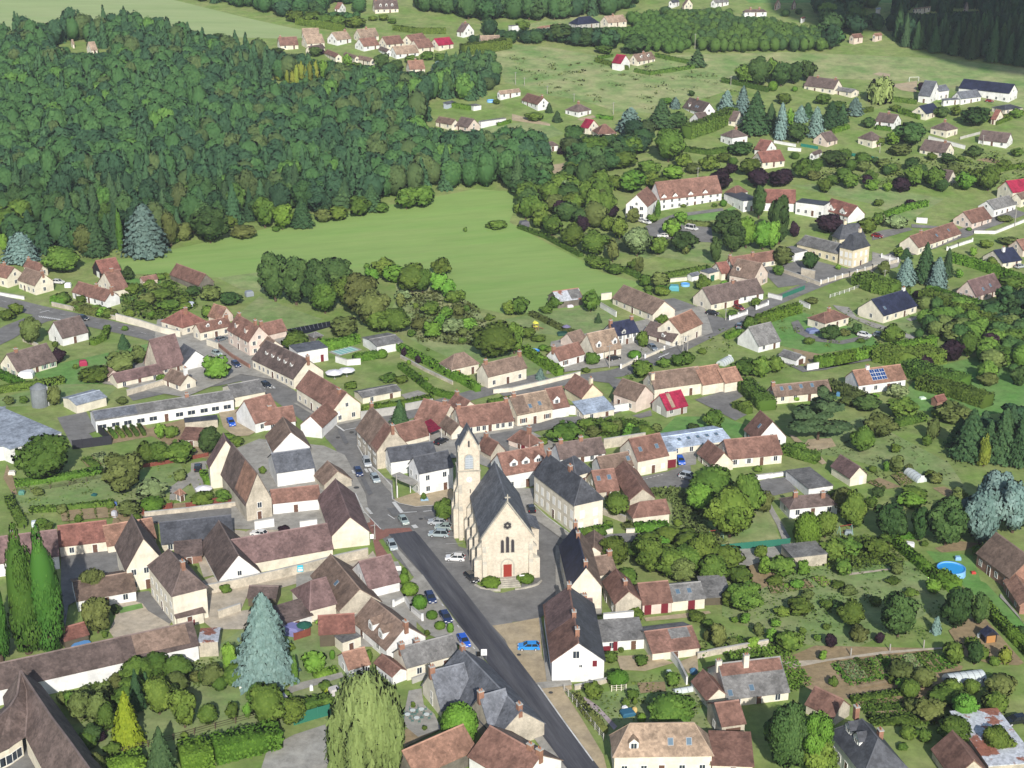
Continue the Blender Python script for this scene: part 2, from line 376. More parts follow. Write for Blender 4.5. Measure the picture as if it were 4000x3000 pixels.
def strip_pts(pts, wd):
    """outline of a band of width wd metres along picture points"""
    c = [G(*p).xy for p in pts]; l, r = [], []
    for i, p in enumerate(c):
        d = (c[min(i+1, len(c)-1)]-c[max(i-1, 0)]).normalized(); n = Vector((-d.y, d.x))
        ww = wd[i] if isinstance(wd, (list, tuple)) else wd
        l.append(p+n*ww/2); r.append(p-n*ww/2)
    return l+r[::-1]
# ---------------------------------------------------------------- foliage
rng = np.random.default_rng(7)
LEAF = dict(
    dec=((.052, .100, .016), (.125, .190, .032)), dark=((.030, .066, .018), (.068, .118, .032)), lite=((.085, .19, .022), (.16, .29, .045)),
    con=((.024, .062, .026), (.062, .118, .042)), blue=((.085, .150, .130), (.19, .28, .25)), pop=((.042, .115, .016), (.10, .20, .032)),
    purp=((.018, .010, .016), (.04, .02, .03)), yel=((.17, .25, .015), (.33, .40, .03)), willow=((.155, .215, .065), (.25, .32, .11)),
    cedar=((.036, .068, .028), (.085, .13, .052)), bdec=((.085, .150, .130), (.21, .30, .27)), pop2=((.065, .125, .018), (.14, .215, .035)), wdec=((.036, .084, .028), (.062, .124, .038)), wdark=((.022, .056, .026), (.040, .086, .038)), wcon=((.030, .072, .032), (.055, .110, .046)), wlite=((.05, .11, .024), (.10, .18, .038)), woliv=((.045, .075, .026), (.085, .115, .04)), olive=((.075, .10, .026), (.14, .17, .05)), hedge=((.055, .125, .014), (.13, .24, .03)), pale=((.13, .18, .07), (.25, .31, .14)), gold=((.12, .16, .02), (.26, .28, .05)))
def leafm(k): return mat('foliage_'+k, LEAF[k][0], 'leaf', .75, LEAF[k][1])
BARK = mat('bark', (.12, .085, .06), 'stone', .95, sc=2)
def quads(P_, N_, size, tint, asp=1.0, soft=None, hang=False):
    """leaf quads at points P with normals N"""
    n = len(P_); up = rng.normal(size=(n, 3)) if not hang else np.tile([0, 0, 1.0], (n, 1))+rng.normal(0, .16, (n, 3)); a = np.cross(N_, up); a /= np.linalg.norm(a, axis=1)[:, None]+1e-9
    b = np.cross(N_, a); s = (size*rng.uniform(.65, 1.35, n))[:, None]
    a = a*s; b = b*s*asp
    V = np.stack([P_-a-b, P_+a-b, P_+a+b, P_-a+b], 1).reshape(-1, 3)
    S_ = N_ if soft is None else N_*.95+soft*.8; S_ = S_/(np.linalg.norm(S_, axis=1)[:, None]+1e-9)
    return np.hstack([V, np.repeat(S_, 4, axis=0)]), np.repeat(tint, 4)
def core6(cv):
    cv = np.asarray(cv, float); d = cv-cv.mean(0); d /= np.linalg.norm(d, axis=1)[:, None]+1e-9; return np.hstack([cv, d])
def ico(sub, seed, lump=.12, shape=(1, 1, 1)):
    bm = bmesh.new(); bmesh.ops.create_icosphere(bm, subdivisions=sub, radius=1)
    v = np.array([x.co[:] for x in bm.verts]); f = [[q.index for q in x.verts] for x in bm.faces]; bm.free()
    r = np.random.default_rng(seed); d = np.ones(len(v))
    for i in range(9):
        c = r.normal(size=3); c /= np.linalg.norm(c); d += lump*np.exp(-((v-c)**2).sum(1)*4)*r.uniform(-1, 1.4)
    return v*d[:, None]*np.array(shape), f
def blob_pts(blobs, n):
    """random points on the outside of a union of ellipsoids (c, r)"""
    per = np.array([max(1e-6, (b[1][0]*b[1][1]+b[1][2]*b[1][0]*2)) for b in blobs]); per = per/per.sum()
    P_, N_, T_ = [], [], []
    for i, (c, r) in enumerate(blobs):
        k = int(n*per[i])+6; u = rng.normal(size=(k, 3)); u /= np.linalg.norm(u, axis=1)[:, None]
        r = np.array(r); c = np.array(c); p = c+u*r*rng.uniform(.78, 1.06, k)[:, None]
        keep = np.ones(k, bool)
        for j, (c2, r2) in enumerate(blobs):
            if j != i: keep &= (((p-np.array(c2))/(np.array(r2)*.78))**2).sum(1) > 1
        nn = u/r; nn /= np.linalg.norm(nn, axis=1)[:, None]
        P_.append(p[keep]); N_.append(nn[keep]); T_.append(np.full(keep.sum(), rng.uniform(0, 1)))
    return np.concatenate(P_), np.concatenate(N_), np.concatenate(T_)
def crown_arrays(kind, n=2200, wood=False):
    """unit crown: radius .5, height 1, standing on z=0 -> verts, quad tints, core"""
    core = None; size = .030 if n > 1500 else .045
    if n < 500: size = .075
    if kind in ('con', 'blue', 'yel', 'narrow'):
        m = n; tiers = 11 if kind != 'yel' else 7; z = 1-rng.uniform(0, 1, m)**.55; z = .03+z*.97
        ph = (z*tiers) % 1.0
        rad = .5*(1-z)**({'narrow': .6, 'blue': .62}.get(kind, .85))*(.68+.42*(1-ph)) + .012
        th = rng.uniform(0, 2*np.pi, m); nb = 9; rad *= 1+.16*np.sin(th*nb+np.floor(z*tiers)*2.1)+.1*np.sin(th*3+z*9)
        q = rng.uniform(.72, 1.03, m); P_ = np.stack([np.cos(th)*rad*q, np.sin(th)*rad*q, z-.03*q], 1)
        N_ = np.stack([np.cos(th)*.6, np.sin(th)*.6, np.full(m, .8)], 1)
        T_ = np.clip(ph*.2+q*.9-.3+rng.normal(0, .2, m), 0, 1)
        v, f = ico(1, 3, 0); v = v*.5; v[:, 2] += .5; v[:, :2] *= ((1-np.clip(v[:, 2], 0, 1))*.95)[:, None]; core = (v*[1, 1, .93]+[0, 0, .03], f)
    elif kind == 'cedar':
        blobs = []
        for i in range(15):
            z = rng.uniform(.25, .93); a = rng.uniform(0, 6.28); r = rng.uniform(.1, .36)*(1.15-z)*1.3
            blobs.append(((math.cos(a)*r, math.sin(a)*r, z), (rng.uniform(.14, .24)*(1.3-z), rng.uniform(.14, .24)*(1.3-z), .055)))
        P_, N_, T_ = blob_pts(blobs, n); N_[:, 2] = np.abs(N_[:, 2])
    elif kind == 'pop':
        blobs = [((rng.uniform(-.2, .2)*(1.2-z), rng.uniform(-.2, .2)*(1.2-z), z), (.36*max(.1, 1-z)**.42*(.7+.3*min(1, z*5)),)*2+(.13,)) for z in np.linspace(.07, .93, 13)]
        blobs += [((.22*math.cos(a), .22*math.sin(a), z), (.2, .2, .2)) for a, z in zip(rng.uniform(0, 6.28, 14), rng.uniform(.1, .72, 14))]
        P_, N_, T_ = blob_pts(blobs, n); v, f = ico(2, 3, .05); core = (v*[.36, .36, .43]+[0, 0, .47], f)
    elif kind == 'willow':
        blobs = []
        blobs.append(((0, 0, .5), (.36, .36, .47)))
        for i in range(20):
            a = i*2.4+rng.uniform(-.4, .4); r = rng.uniform(.2, .38); blobs.append(((math.cos(a)*r, math.sin(a)*r, .60-r*.6+rng.uniform(-.05, .08)), (.12, .12, .34)))
        P_, N_, T_ = blob_pts(blobs, n); v, f = ico(2, 3, .05); core = (v*[.31, .31, .37]+[0, 0, .45], f)
    elif kind == 'cyp':
        P_, N_, T_ = blob_pts([((0, 0, z), (.42*math.sin(math.pi*min(.98, z*.85+.15))**.6, .42*math.sin(math.pi*min(.98, z*.85+.15))**.6, .12)) for z in np.linspace(.06, .92, 10)], n)
    elif kind == 'topi':   # clipped bush
        P_, N_, T_ = blob_pts([((0, 0, .5), (.49, .49, .5))], n); v, f = ico(2, 3, .02); core = (v*[.45, .45, .46]+[0, 0, .5], f)
    elif wood:
        blobs = [((0, 0, .45), (.42, .42, .45))]
        for i in range(7):
            u = rng.normal(size=3); u /= np.linalg.norm(u); u[2] = abs(u[2])*.8; rr = rng.uniform(.15, .24); c = np.array([0, 0, .48])+u*np.array([.3, .3, .34]); blobs.append((tuple(c), (rr, rr, rr*.8)))
        P_, N_, T_ = blob_pts(blobs, n); v, f = ico(2, 5, .1, (.40, .40, .43)); core = (v+[0, 0, .45], f)
    else:
        blobs = [((0, 0, .47), (.35, .35, .42))]
        k = 15 if kind != 'bush' else 8
        for i in range(k):
            u = rng.normal(size=3); u /= np.linalg.norm(u); u[2] = u[2]*.9+.1
            rr = rng.uniform(.12, .21); c = np.array([0, 0, .48])+u*np.array([.36, .36, .38])*rng.uniform(.7, 1)
            blobs.append((tuple(c), (rr, rr, rr*.85)))
        P_, N_, T_ = blob_pts(blobs, n)
        v, f = ico(2, 5, .1, (.34, .34, .4)); core = (v+[0, 0, .47], f)
    P_[:, 2] = np.clip(P_[:, 2], .0, 1.05)
    if wood: size = .040
    soft = N_/(np.linalg.norm(N_, axis=1)[:, None]+1e-9)
    N_ = N_+rng.normal(0, .26 if wood else .4, N_.shape); N_ /= np.linalg.norm(N_, axis=1)[:, None]
    if kind == 'willow': k_ = np.repeat(np.arange(len(P_)), 1); P_[:, 2] -= rng.uniform(0, .10, len(P_)); P_[:, 2] = np.clip(P_[:, 2], .02, 1.05); size *= .8
    T_ = np.clip(T_*.55+rng.uniform(0, .45, len(T_)), 0, 1) if not wood else np.clip(.25+T_*.2+rng.uniform(0, .35, len(T_)), 0, 1)
    asp = {'willow': 5.0, 'cedar': .8, 'blue': 1.3, 'con': 1.3}.get(kind, 1.15)
    V, T = quads(P_, N_, size, T_, asp, soft, kind == 'willow')
    if core is not None: core = (core6(core[0]), core[1])
    return V, T, core
def cloud_mesh(name, V, T, m, core=None):
    nq = len(V)//4; me = bpy.data.meshes.new(name); vs_ = V; idx = np.arange(nq*4)
    cf = 0; ct = []
    if core is not None:
        cv, f = core; cv = cv if np.shape(cv)[1] == 6 else core6(cv); ct = [[i+len(V) for i in q] for q in f]; vs_ = np.concatenate([V, cv]); T = np.concatenate([T, np.full(len(cv), .3)]); cf = len(ct)
    li = np.concatenate([idx, np.array(ct, int).ravel()]) if cf else idx
    me.vertices.add(len(vs_)); me.vertices.foreach_set('co', np.ascontiguousarray(np.asarray(vs_, np.float32)[:, :3]).ravel())
    me.loops.add(len(li)); me.loops.foreach_set('vertex_index', li.astype(np.int32))
    me.polygons.add(nq+cf); st = np.concatenate([np.arange(nq)*4, nq*4+np.arange(cf)*3]).astype(np.int32)
    me.polygons.foreach_set('loop_start', st)
    me.update(calc_edges=True); a = me.attributes.new('tint', 'FLOAT', 'POINT'); a.data.foreach_set('value', np.asarray(T, np.float32)); a = me.attributes.new('nrm', 'FLOAT_VECTOR', 'POINT'); a.data.foreach_set('vector', np.ascontiguousarray(np.asarray(vs_, np.float32)[:, 3:6]).ravel())
    me.materials.append(m); return me
SHAPE = dict(dec='dec', dark='dec', lite='dec', con='con', blue='blue', pop='pop', purp='dec', yel='yel', willow='willow', cedar='cedar', olive='dec', cyp='cyp', pale='dec', gold='pop', bush='bush', topi='topi', bcedar='blue', narrow='narrow', pop2='dec', bdec='dec', wdec='dec', wdark='dec', wlite='dec', woliv='dec', wcon='con')
MATK = dict(cyp='pop', bush='dec', topi='hedge', bcedar='blue', narrow='con')
_crowns = {}
def crown_mesh(kind, lod, var):
    k = (kind, lod, var)
    if k not in _crowns:
        n = {0: 16000, 1: 4200, 2: 1100, 3: 220}[lod]; V, T, core = crown_arrays(SHAPE.get(kind, 'dec'), n)
        if lod < 2: Q = V[:, :3].reshape(-1, 4, 3); c = Q.mean(1, keepdims=True); V = np.hstack([(c+(Q-c)*((.42 if SHAPE.get(kind) not in ('con', 'blue', 'yel') else .62) if lod == 0 else .78)).reshape(-1, 3), V[:, 3:]])
        _crowns[k] = cloud_mesh('crown', V, T, leafm(MATK.get(kind, kind) if kind not in LEAF else kind), core)
    return _crowns[k]
_tr = {}
def trunk_mesh(v):
    if v not in _tr:
        b = MB(); r = random.Random(v)
        b.cyl((0, 0, -.05), .035, .6, 8, .02)
        for i in range(4 if v != 9 else 0):
            a = i*1.6+r.random(); z = r.uniform(.25, .45); b.bar((0, 0, z), (math.cos(a)*.2, math.sin(a)*.2, z+.22), .016)
        _tr[v] = b.mesh('trunk', BARK)
    return _tr[v]
KINDN = dict(pop2=('pine_tree', 'tall spreading light green pine'), dec=('broadleaf_tree', 'round mid green'), dark=('broadleaf_tree', 'dense dark green'), lite=('broadleaf_tree', 'bright light green'), con=('conifer_tree', 'dark green conifer'), blue=('blue_spruce', 'blue green spruce'), pop=('poplar_tree', 'tall columnar poplar'), purp=('purple_plum_tree', 'dark purple leaved'), yel=('golden_conifer', 'golden yellow conical'), willow=('willow_tree', 'pale weeping willow'), cedar=('cedar_tree', 'wide dark cedar'), olive=('broadleaf_tree', 'dull olive green'), cyp=('cypress_tree', 'narrow pointed cypress'), pale=('broadleaf_tree', 'pale greyish green'), gold=('poplar_tree', 'yellowing poplar'), bush=('garden_bush', 'loose green'), wdec=('broadleaf_tree', ''), wdark=('broadleaf_tree', ''), wlite=('broadleaf_tree', ''), woliv=('broadleaf_tree', ''), wcon=('conifer_tree', ''), topi=('clipped_shrub', 'clipped rounded green'), bdec=('blue_cedar', 'broad blue grey cedar'), bcedar=('blue_cedar', 'blue grey cedar'), narrow=('conifer_tree', 'slender dark conifer'))
TREES = []
def tree(x, yb, yt, wpx, kind='dec', lab=None, group=None, world=None):
    """x, yb: foot of the tree in the picture, yt: row of its top, wpx: crown width"""
    if world: g, h, wd = world
    else: g = G(x, yb); h = max(.8, height_at(g, yt)); wd = wpx/O[2]/ppm(g)*(1.12 if kind in LEAF and kind not in ('con', 'blue', 'yel', 'pop', 'gold') else 1)
    px = h*ppm(g)/3.9
    lod = 0 if px > 75 else (1 if px > 26 else 2)
    small = kind in ('bush', 'topi') or h < 3.2
    nm = KINDN[kind][0]
    if small and nm == 'broadleaf_tree': nm = 'garden_bush'
    elif nm == 'broadleaf_tree' and not world and h < 7: nm = 'low_broadleaf_tree' if h < 5 else 'small_tree'  # low broadleaf trees, named apart by height alone; species not known
    var = random.randrange(2 if lod == 0 else 3)
    tb = 0 if small else {'con': .06, 'blue': .04, 'yel': .02, 'pop': .08, 'gold': .08, 'cyp': .03, 'willow': .08, 'cedar': .05, 'bcedar': .05, 'narrow': .06, 'bdec': .04}.get(kind, .05)
    rz = random.uniform(0, 6.28)
    if small or lod == 2 and h < 7:
        o = link(nm, crown_mesh(kind, lod, var), None, (g.x, g.y, g.z-.02*h), rz, (wd, wd, h))
    else:
        o = bpy.data.objects.new(nm, None); C.objects.link(o); o.location = g
        link('crown', crown_mesh(kind, lod, var), o, (0, 0, h*tb*.85), rz, (wd, wd, h*(1-tb*.85)))
        s_ = h; link('trunk', trunk_mesh(var if SHAPE.get(kind) == 'dec' else 9), o, (0, 0, 0), rz, (max(s_, 4)*.8, max(s_, 4)*.8, s_*.85))
    TREES.append([o, g, h, wd, kind, small, lab, group, S((x, yb)) if not world else None])
    return o
# ================================================================ GROUND, ROADS, FIELDS
GRASS = mat('ground_grass', (.16, .255, .055), 'ground', .95, (.26, .295, .11), .2)
FIELD = mat('field_grass', (.205, .335, .085), 'wall', .95, (.25, .35, .105), .35, stretch=(.25, 7))
CROP = mat('crop_field', (.27, .36, .15), 'wall', .95, (.32, .385, .18), .2, stretch=(-.1, 7))
DRYM = mat('dry_meadow', (.16, .265, .075), 'ground', .95, (.35, .355, .17), .16)
LAWN = mat('lawn_grass', (.165, .27, .08), 'ground', .95, (.27, .30, .135), .25)
LUSH = mat('lush_lawn', (.11, .26, .055), 'ground', .95, (.17, .29, .085), .3)
SOIL = mat('garden_soil', (.34, .25, .15), 'ground', .95, (.26, .2, .11), .6)
ASPH = mat('asphalt', (.21, .205, .195), 'ground', .9, (.175, .17, .165), .25)
tile(1, 3); _a, _b = G(1300, -330), G(2600, 1500)
FRESH = mat('fresh_asphalt', (.042, .043, .055), 'ground', .7, (.115, .115, .125), 1.1, stretch=(math.atan2(_b.y-_a.y, _b.x-_a.x), 16))
PAVE = mat('grey_paving', (.36, .345, .31), 'ground', .9, (.3, .285, .255), .4)
SAND = mat('sandy_surface', (.44, .35, .22), 'ground', .95, (.39, .32, .22), .3)
BEIGE = mat('beige_gravel', (.50, .43, .33), 'ground', .95, (.42, .37, .3), .4)
PINK = mat('pink_paving', (.30, .14, .11), 'stone', .9, (.22, .11, .09), 2)
WHITE = mat('road_paint', (.72, .72, .70), 'wall', .8)
DARKW = mat('black_sheeting', (.02, .02, .035), 'wall', .5)
CONC = mat('concrete', (.42, .40, .36), 'stone', .9)
_lift = [0]
def lay(name, pts, m, base=.02, kind='structure'):
    _lift[0] += 1; return sheet(name, pts, m, base+_lift[0]*.0012, kind=kind)
g = sheet('ground', [(-1600, -300, 0), (1600, -300, 0), (1600, 3400, 0), (-1600, 3400, 0)], GRASS, 0, world=True)
view()
lay('crop_field', [(-60, 62), (60, 68), (300, 72), (540, 82), (640, 84), (700, 74), (620, 58), (530, 38), (345, -8), (-60, -8)], CROP)
lay('grass_field', [(240, 565), (330, 548), (480, 515), (640, 480), (760, 455), (860, 440), (940, 425), (1030, 408), (1120, 416), (1112, 450), (1100, 480), (1150, 508), (1250, 560), (1300, 588), (1385, 612), (1340, 636), (1300, 650), (1240, 668), (1100, 680), (990, 655), (935, 620), (850, 590), (700, 600), (560, 588), (470, 600), (390, 592), (270, 592)], FIELD)
lay('grass_field', [(470, 600), (560, 588), (700, 600), (640, 640), (520, 625)], DRYM)
lay('grass_field', [(500, 690), (560, 640), (640, 670), (700, 690), (630, 705), (560, 700)], LAWN)
lay('meadow', [(985, 125), (1060, 108), (1110, 95), (1200, 104), (1300, 122), (1500, 118), (1700, 112), (1830, 118), (2000, 125), (2260, 150), (2260, 262), (2080, 205), (1950, 175), (1800, 170), (1620, 178), (1560, 200), (1490, 222), (1420, 246), (1330, 240), (1250, 215), (1180, 205), (1090, 178), (1080, 150)], DRYM)
lay('meadow', [(935, 285), (1000, 272), (1180, 262), (1220, 290), (1160, 305), (960, 295)], LAWN)
lay('meadow', [(1000, 80), (1300, 20), (1345, 45), (1290, 60), (1150, 80)], DRYM) 
lay('far_lawn', [(1600, -5), (2260, -5), (2260, 8), (1900, 6), (1620, 6)], LUSH)
lay('scrub_ground', [(850, 600), (985, 628), (1050, 690), (1060, 760), (985, 780), (880, 730), (830, 700), (860, 640)], DRYM)
lay('garden_lawn', [(1090, 690), (1190, 672), (1300, 660), (1340, 700), (1250, 730), (1160, 720)], LAWN)
lay('park_lawn', [(1180, 500), (1300, 540), (1540, 570), (1700, 520), (1640, 500), (1500, 510), (1400, 560)], LAWN)
lay('park_lawn', [(1440, 470), (1560, 455), (1600, 440), (1570, 470), (1470, 488)], LUSH)
lay('park_lawn', [(1700, 400), (1850, 395), (2040, 430), (1960, 480), (1880, 440)], LAWN)
lay('garden_lawn', [(1790, 700), (1900, 640), (1990, 650), (2100, 690), (1980, 735), (1860, 720)], LAWN)
lay('garden_lawn', [(1640, 700), (1690, 660), (1880, 720), (1900, 745), (1760, 765), (1640, 735)], LUSH)
lay('garden_lawn', [(1930, 880), (1990, 800), (2110, 770), (2212, 780), (2260, 880), (2100, 900)], LUSH)
lay('orchard_lawn', [(1690, 970), (1860, 900), (2050, 1000), (2090, 1060), (1960, 1030), (1830, 990)], LAWN)
lay('orchard_lawn', [(1540, 1160), (1700, 1140), (1640, 1060), (1560, 1050), (1420, 1060), (1440, 1130)], DRYM)
lay('garden_lawn', [(2080, 1240), (2130, 1260), (2260, 1400), (2260, 1460), (2150, 1320), (2060, 1250)], LUSH)
lay('garden_lawn', [(2000, 1190), (2100, 1200), (2120, 1260), (2050, 1250)], LUSH)
lay('garden_lawn', [(1560, 1290), (1640, 1230), (2000, 1210), (2080, 1290), (1850, 1400), (1700, 1390), (1560, 1330)], LAWN)
lay('vegetable_soil', [(1680, 1430), (1760, 1395), (1990, 1400), (2080, 1440), (2030, 1560), (1900, 1520), (1760, 1500)], SOIL)
lay('vegetable_soil', [(1550, 1245), (1640, 1215), (1720, 1235), (1640, 1275)], SOIL)
lay('garden_lawn', [(20, 1050), (240, 1000), (390, 1000), (410, 1060), (240, 1090), (50, 1110)], LAWN)
lay('vegetable_soil', [(250, 1100), (460, 1080), (450, 1125), (240, 1140)], SOIL)
lay('vegetable_soil', [(305, 930), (400, 905), (440, 930), (470, 1000), (380, 970)], SOIL)
lay('garden_lawn', [(60, 800), (290, 750), (330, 740), (360, 780), (260, 830), (120, 845)], LUSH)
lay('garden_lawn', [(190, 620), (260, 600), (350, 605), (330, 640), (220, 660)], LUSH)
lay('garden_lawn', [(0, 860), (120, 830), (260, 830), (220, 870), (0, 880)], LAWN)
lay('garden_lawn', [(500, 700), (640, 680), (700, 700), (640, 745)], LAWN)
lay('garden_lawn', [(1460, 900), (1560, 900), (1640, 930), (1560, 960), (1400, 960)], LUSH)
lay('garden_lawn', [(1000, 740), (1160, 760), (1210, 830), (1060, 850), (1010, 800)], LAWN)
lay('garden_lawn', [(140, 1570), (520, 1460), (740, 1440), (720, 1500), (560, 1600), (200, 1640)], LAWN)
lay('garden_lawn', [(330, 1500), (560, 1330), (740, 1390), (760, 1500), (560, 1560)], LAWN)
lay('garden_lawn', [(1240, 1510), (1420, 1470), (1520, 1490), (1560, 1600), (1400, 1640), (1330, 1620)], LAWN)
tile(3, 0)
lay('bare_patch', [(900, 640), (960, 625), (1060, 640), (1050, 665), (960, 655)], SAND)
lay('bare_patch', [(1060, 730), (1150, 720), (1290, 700), (1280, 800), (1150, 780)], SAND)
lay('vegetable_soil', [(1800, 1385), (1880, 1365), (2010, 1390), (1990, 1420), (1890, 1400)], SOIL)
tile(2, 0)
lay('bare_patch', [(240, 1480), (320, 1430), (510, 1400), (500, 1440), (350, 1510)], SAND)
lay('lane', [(0, 985), (60, 1000), (330, 1070), (330, 1090), (0, 1040)], SAND)
lay('bare_patch', [(560, 1030), (700, 995), (725, 1015), (600, 1045)], SAND)
# roads -------------------------------------------------
def road(name, pts, wd, m=ASPH, base=.10):
    _lift[0] += 1; r = strip_pts(pts, wd); return sheet(name, [(p.x, p.y, 0) for p in r], m, base+_lift[0]*.0012, world=True)
tile(0, 1)
road('road', [(-120, 915), (0, 945), (300, 1020), (700, 1105), (1200, 1215), (1500, 1290), (1750, 1375), (1990, 1500), (2212, 1620), (2350, 1690), (2560, 1830), (2780, 1990), (2960, 2110)], 8)
road('road', [(-150, 1330), (0, 1260), (150, 1170), (330, 1100), (480, 1065)], 9)
road('side_road', [(330, 1100), (430, 1040), (620, 1090)], 4)
tile(1, 2)
sheetj = lay('junction', [(560, 350), (660, 345), (905, 310), (925, 400), (912, 480), (960, 640), (1050, 750), (1090, 800), (1180, 840), (1190, 1010), (1540, 1060), (1710, 1040), (1710, 1330), (1800, 1500), (1860, 1660), (1960, 1800), (2130, 1810), (2290, 1770), (2310, 1650), (2200, 1300), (2130, 1060), (2160, 1010), (2260, 1030), (2420, 1140), (2700, 1300), (2780, 1330), (2640, 1420), (2590, 1560), (2610, 1900), (2440, 2040), (2140, 2070), (1850, 1800), (1640, 1660), (1400, 1700), (1200, 1500), (1000, 1200), (870, 1000), (830, 800), (720, 600), (600, 470)], ASPH, .10)
road('road', [(760, 430), (860, 640), (960, 860), (1110, 1080), (1250, 1260), (1500, 1640)], 7.5)
road('lane', [(700, 370), (900, 350), (1000, 330), (1200, 300), (1500, 200), (1900, 90), (2212, 10), (2500, -60)], 6.5)
tile(2, 1)
road('road', [(-100, 1750), (0, 1730), (400, 1650), (700, 1600), (900, 1570), (1080, 1520), (1400, 1370), (1700, 1220), (2000, 1070), (2212, 970), (2500, 850), (2800, 730), (3050, 660), (3300, 560), (3600, 470), (3800, 390), (4050, 300), (4400, 170)], 6.2)
lay('side_road', [(1290, 935), (1400, 920), (1580, 985), (1720, 1060), (1880, 1110), (1700, 1200), (1640, 1130), (1560, 1050), (1440, 1060)], ASPH, .10)
lay('car_park', [(1150, 300), (1300, 230), (1400, 195), (1820, 140), (1830, 165), (1500, 210), (1400, 240), (1480, 290), (1720, 300), (1740, 440), (1560, 430), (1500, 410), (1330, 405), (1190, 380)], ASPH, .10)
lay('side_road', [(1990, 600), (2212, 640), (2400, 700), (2560, 760), (2530, 800), (2300, 830), (2212, 740)], ASPH, .10)
tile(3, 1)
lay('school_yard', [(100, 640), (250, 600), (420, 600), (700, 670), (960, 640), (900, 700), (460, 790), (240, 720)], ASPH, .10)
lay('lane', [(980, 540), (1150, 590), (1120, 650), (1000, 680), (900, 640), (900, 520)], PAVE, .10)
lay('drive', [(900, 360), (1000, 330), (1220, 310), (1250, 330), (1000, 400), (900, 420)], ASPH, .10)
lay('lane', [(1240, 280), (1480, 300), (1700, 340), (1780, 370), (1700, 400), (1480, 320), (1240, 310)], ASPH, .10)
lay('drive', [(560, 980), (700, 1000), (760, 1080), (1000, 1160), (1360, 1280), (1300, 1300), (1100, 1230), (900, 1170), (740, 1100), (600, 1020)], PAVE, .10)
lay('drive', [(200, 1130), (260, 1110), (320, 1200), (420, 1250), (620, 1290), (900, 1230), (880, 1270), (640, 1320), (380, 1290), (230, 1210)], ASPH, .10)
lay('terrace', [(1190, 1100), (1300, 1070), (1345, 1085), (1230, 1120)], PAVE, .10)
lay('lane', [(140, 1480), (420, 1530), (900, 1460), (880, 1440), (500, 1540), (300, 1560)], ASPH, .10)
lay('vegetable_soil', [(200, 1350), (480, 1410), (400, 1460), (330, 1530), (270, 1430)], SOIL)
tile(2, 1)
road('lane', [(700, 1610), (900, 1640), (1000, 1750), (880, 1880), (700, 1960), (400, 2010), (0, 2070), (-200, 2110)], 5)
tile(2, 2)
lay('yard', [(1580, 140), (1900, 40), (2130, -10), (2140, 30), (1960, 130), (1880, 170), (2030, 270), (1930, 320), (1700, 200)], ASPH, .10)
lay('yard', [(1040, 280), (1200, 230), (1210, 280), (1110, 300)], ASPH, .10)
lay('yard', [(990, 830), (1350, 760), (1460, 720), (1540, 700), (1560, 870), (1500, 900), (1110, 910)], ASPH, .10)
lay('yard', [(1430, 620), (1600, 560), (1590, 700), (1440, 720)], PAVE, .10)
lay('yard', [(2080, 860), (2212, 820), (2400, 830), (2450, 930), (2310, 960), (2200, 970), (2130, 900)], ASPH, .10)
lay('lane', [(560, 1360), (850, 1300), (1000, 1295), (1290, 1280), (1400, 1330), (1200, 1350), (1000, 1370), (780, 1430), (700, 1380), (640, 1370)], ASPH, .10)
lay('yard', [(1800, 1440), (2200, 1420), (2330, 1400), (2490, 1400), (2260, 1500), (2040, 1580), (1900, 1560)], PAVE, .10)
lay('lane', [(2160, 990), (2220, 1010), (2320, 1190), (2400, 1330), (2350, 1390), (2290, 1230)], PAVE, .10)
lay('lane', [(2390, 440), (2440, 450), (2660, 620), (2720, 690), (2680, 700), (2500, 570)], SAND, .10)
lay('dirt_patch', [(2500, 560), (2560, 480), (2760, 470), (2800, 540), (2640, 580)], SAND, .03)
lay('dry_grass', [(1380, 1040), (1560, 960), (1700, 1280), (1800, 1420), (2212, 1390), (2340, 1380), (2230, 1180), (2060, 1240), (1800, 1250), (1560, 1240), (1400, 1200)], DRYM, .03)
tile(3, 2)
lay('yard', [(-20, 830), (150, 810), (250, 920), (60, 970), (-40, 960)], ASPH, .10)
lay('vegetable_soil', [(860, 860), (960, 810), (1150, 890), (1030, 910), (960, 880)], SOIL)
lay('vegetable_soil', [(1420, 900), (1520, 890), (1680, 960), (1560, 990)], SOIL)
lay('dirt_patch', [(1440, 1420), (1660, 1360), (1820, 1380), (1700, 1440), (1500, 1460)], SOIL)
lay('footpath', [(700, 1640), (1050, 1600), (1060, 1612), (700, 1660)], BEIGE, .1)
# left village
tile(0, 2)
lay('school_yard', [(495, 296), (745, 245), (830, 412), (770, 432), (842, 512), (630, 556)], ASPH, .10)
lay('side_road', [(1100, 100), (1500, 10), (1620, -40), (1780, -100), (2060, -120), (2080, -20), (1900, 20), (1560, 60), (1150, 150)], ASPH, .10)
lay('yard', [(1890, 250), (2060, 220), (2080, 320), (2212, 420), (2150, 450), (2030, 460), (1930, 380)], SAND, .10)
lay('gravel_drive', [(1470, 900), (1650, 760), (1650, 690), (1770, 670), (1790, 760), (1740, 780), (1760, 880), (1700, 960), (1650, 860), (1540, 940), (1520, 1010), (1465, 1010)], PAVE, .10)
lay('footpath', [(60, 700), (110, 800), (150, 960), (110, 960), (30, 820)], SOIL, .1)
lay('vegetable_soil', [(870, 410), (1250, 360), (1330, 450), (960, 520)], SOIL)
lay('lane', [(1225, 1150), (1900, 1085), (2060, 1070), (2110, 1190), (2240, 1190), (2212, 1215), (2000, 1150), (1300, 1210)], ASPH, .10)
lay('lane', [(2212, 1170), (2560, 1120), (2760, 1100), (2790, 1150), (2560, 1230), (2212, 1240), (2040, 1250), (2040, 1200)], ASPH, .10)
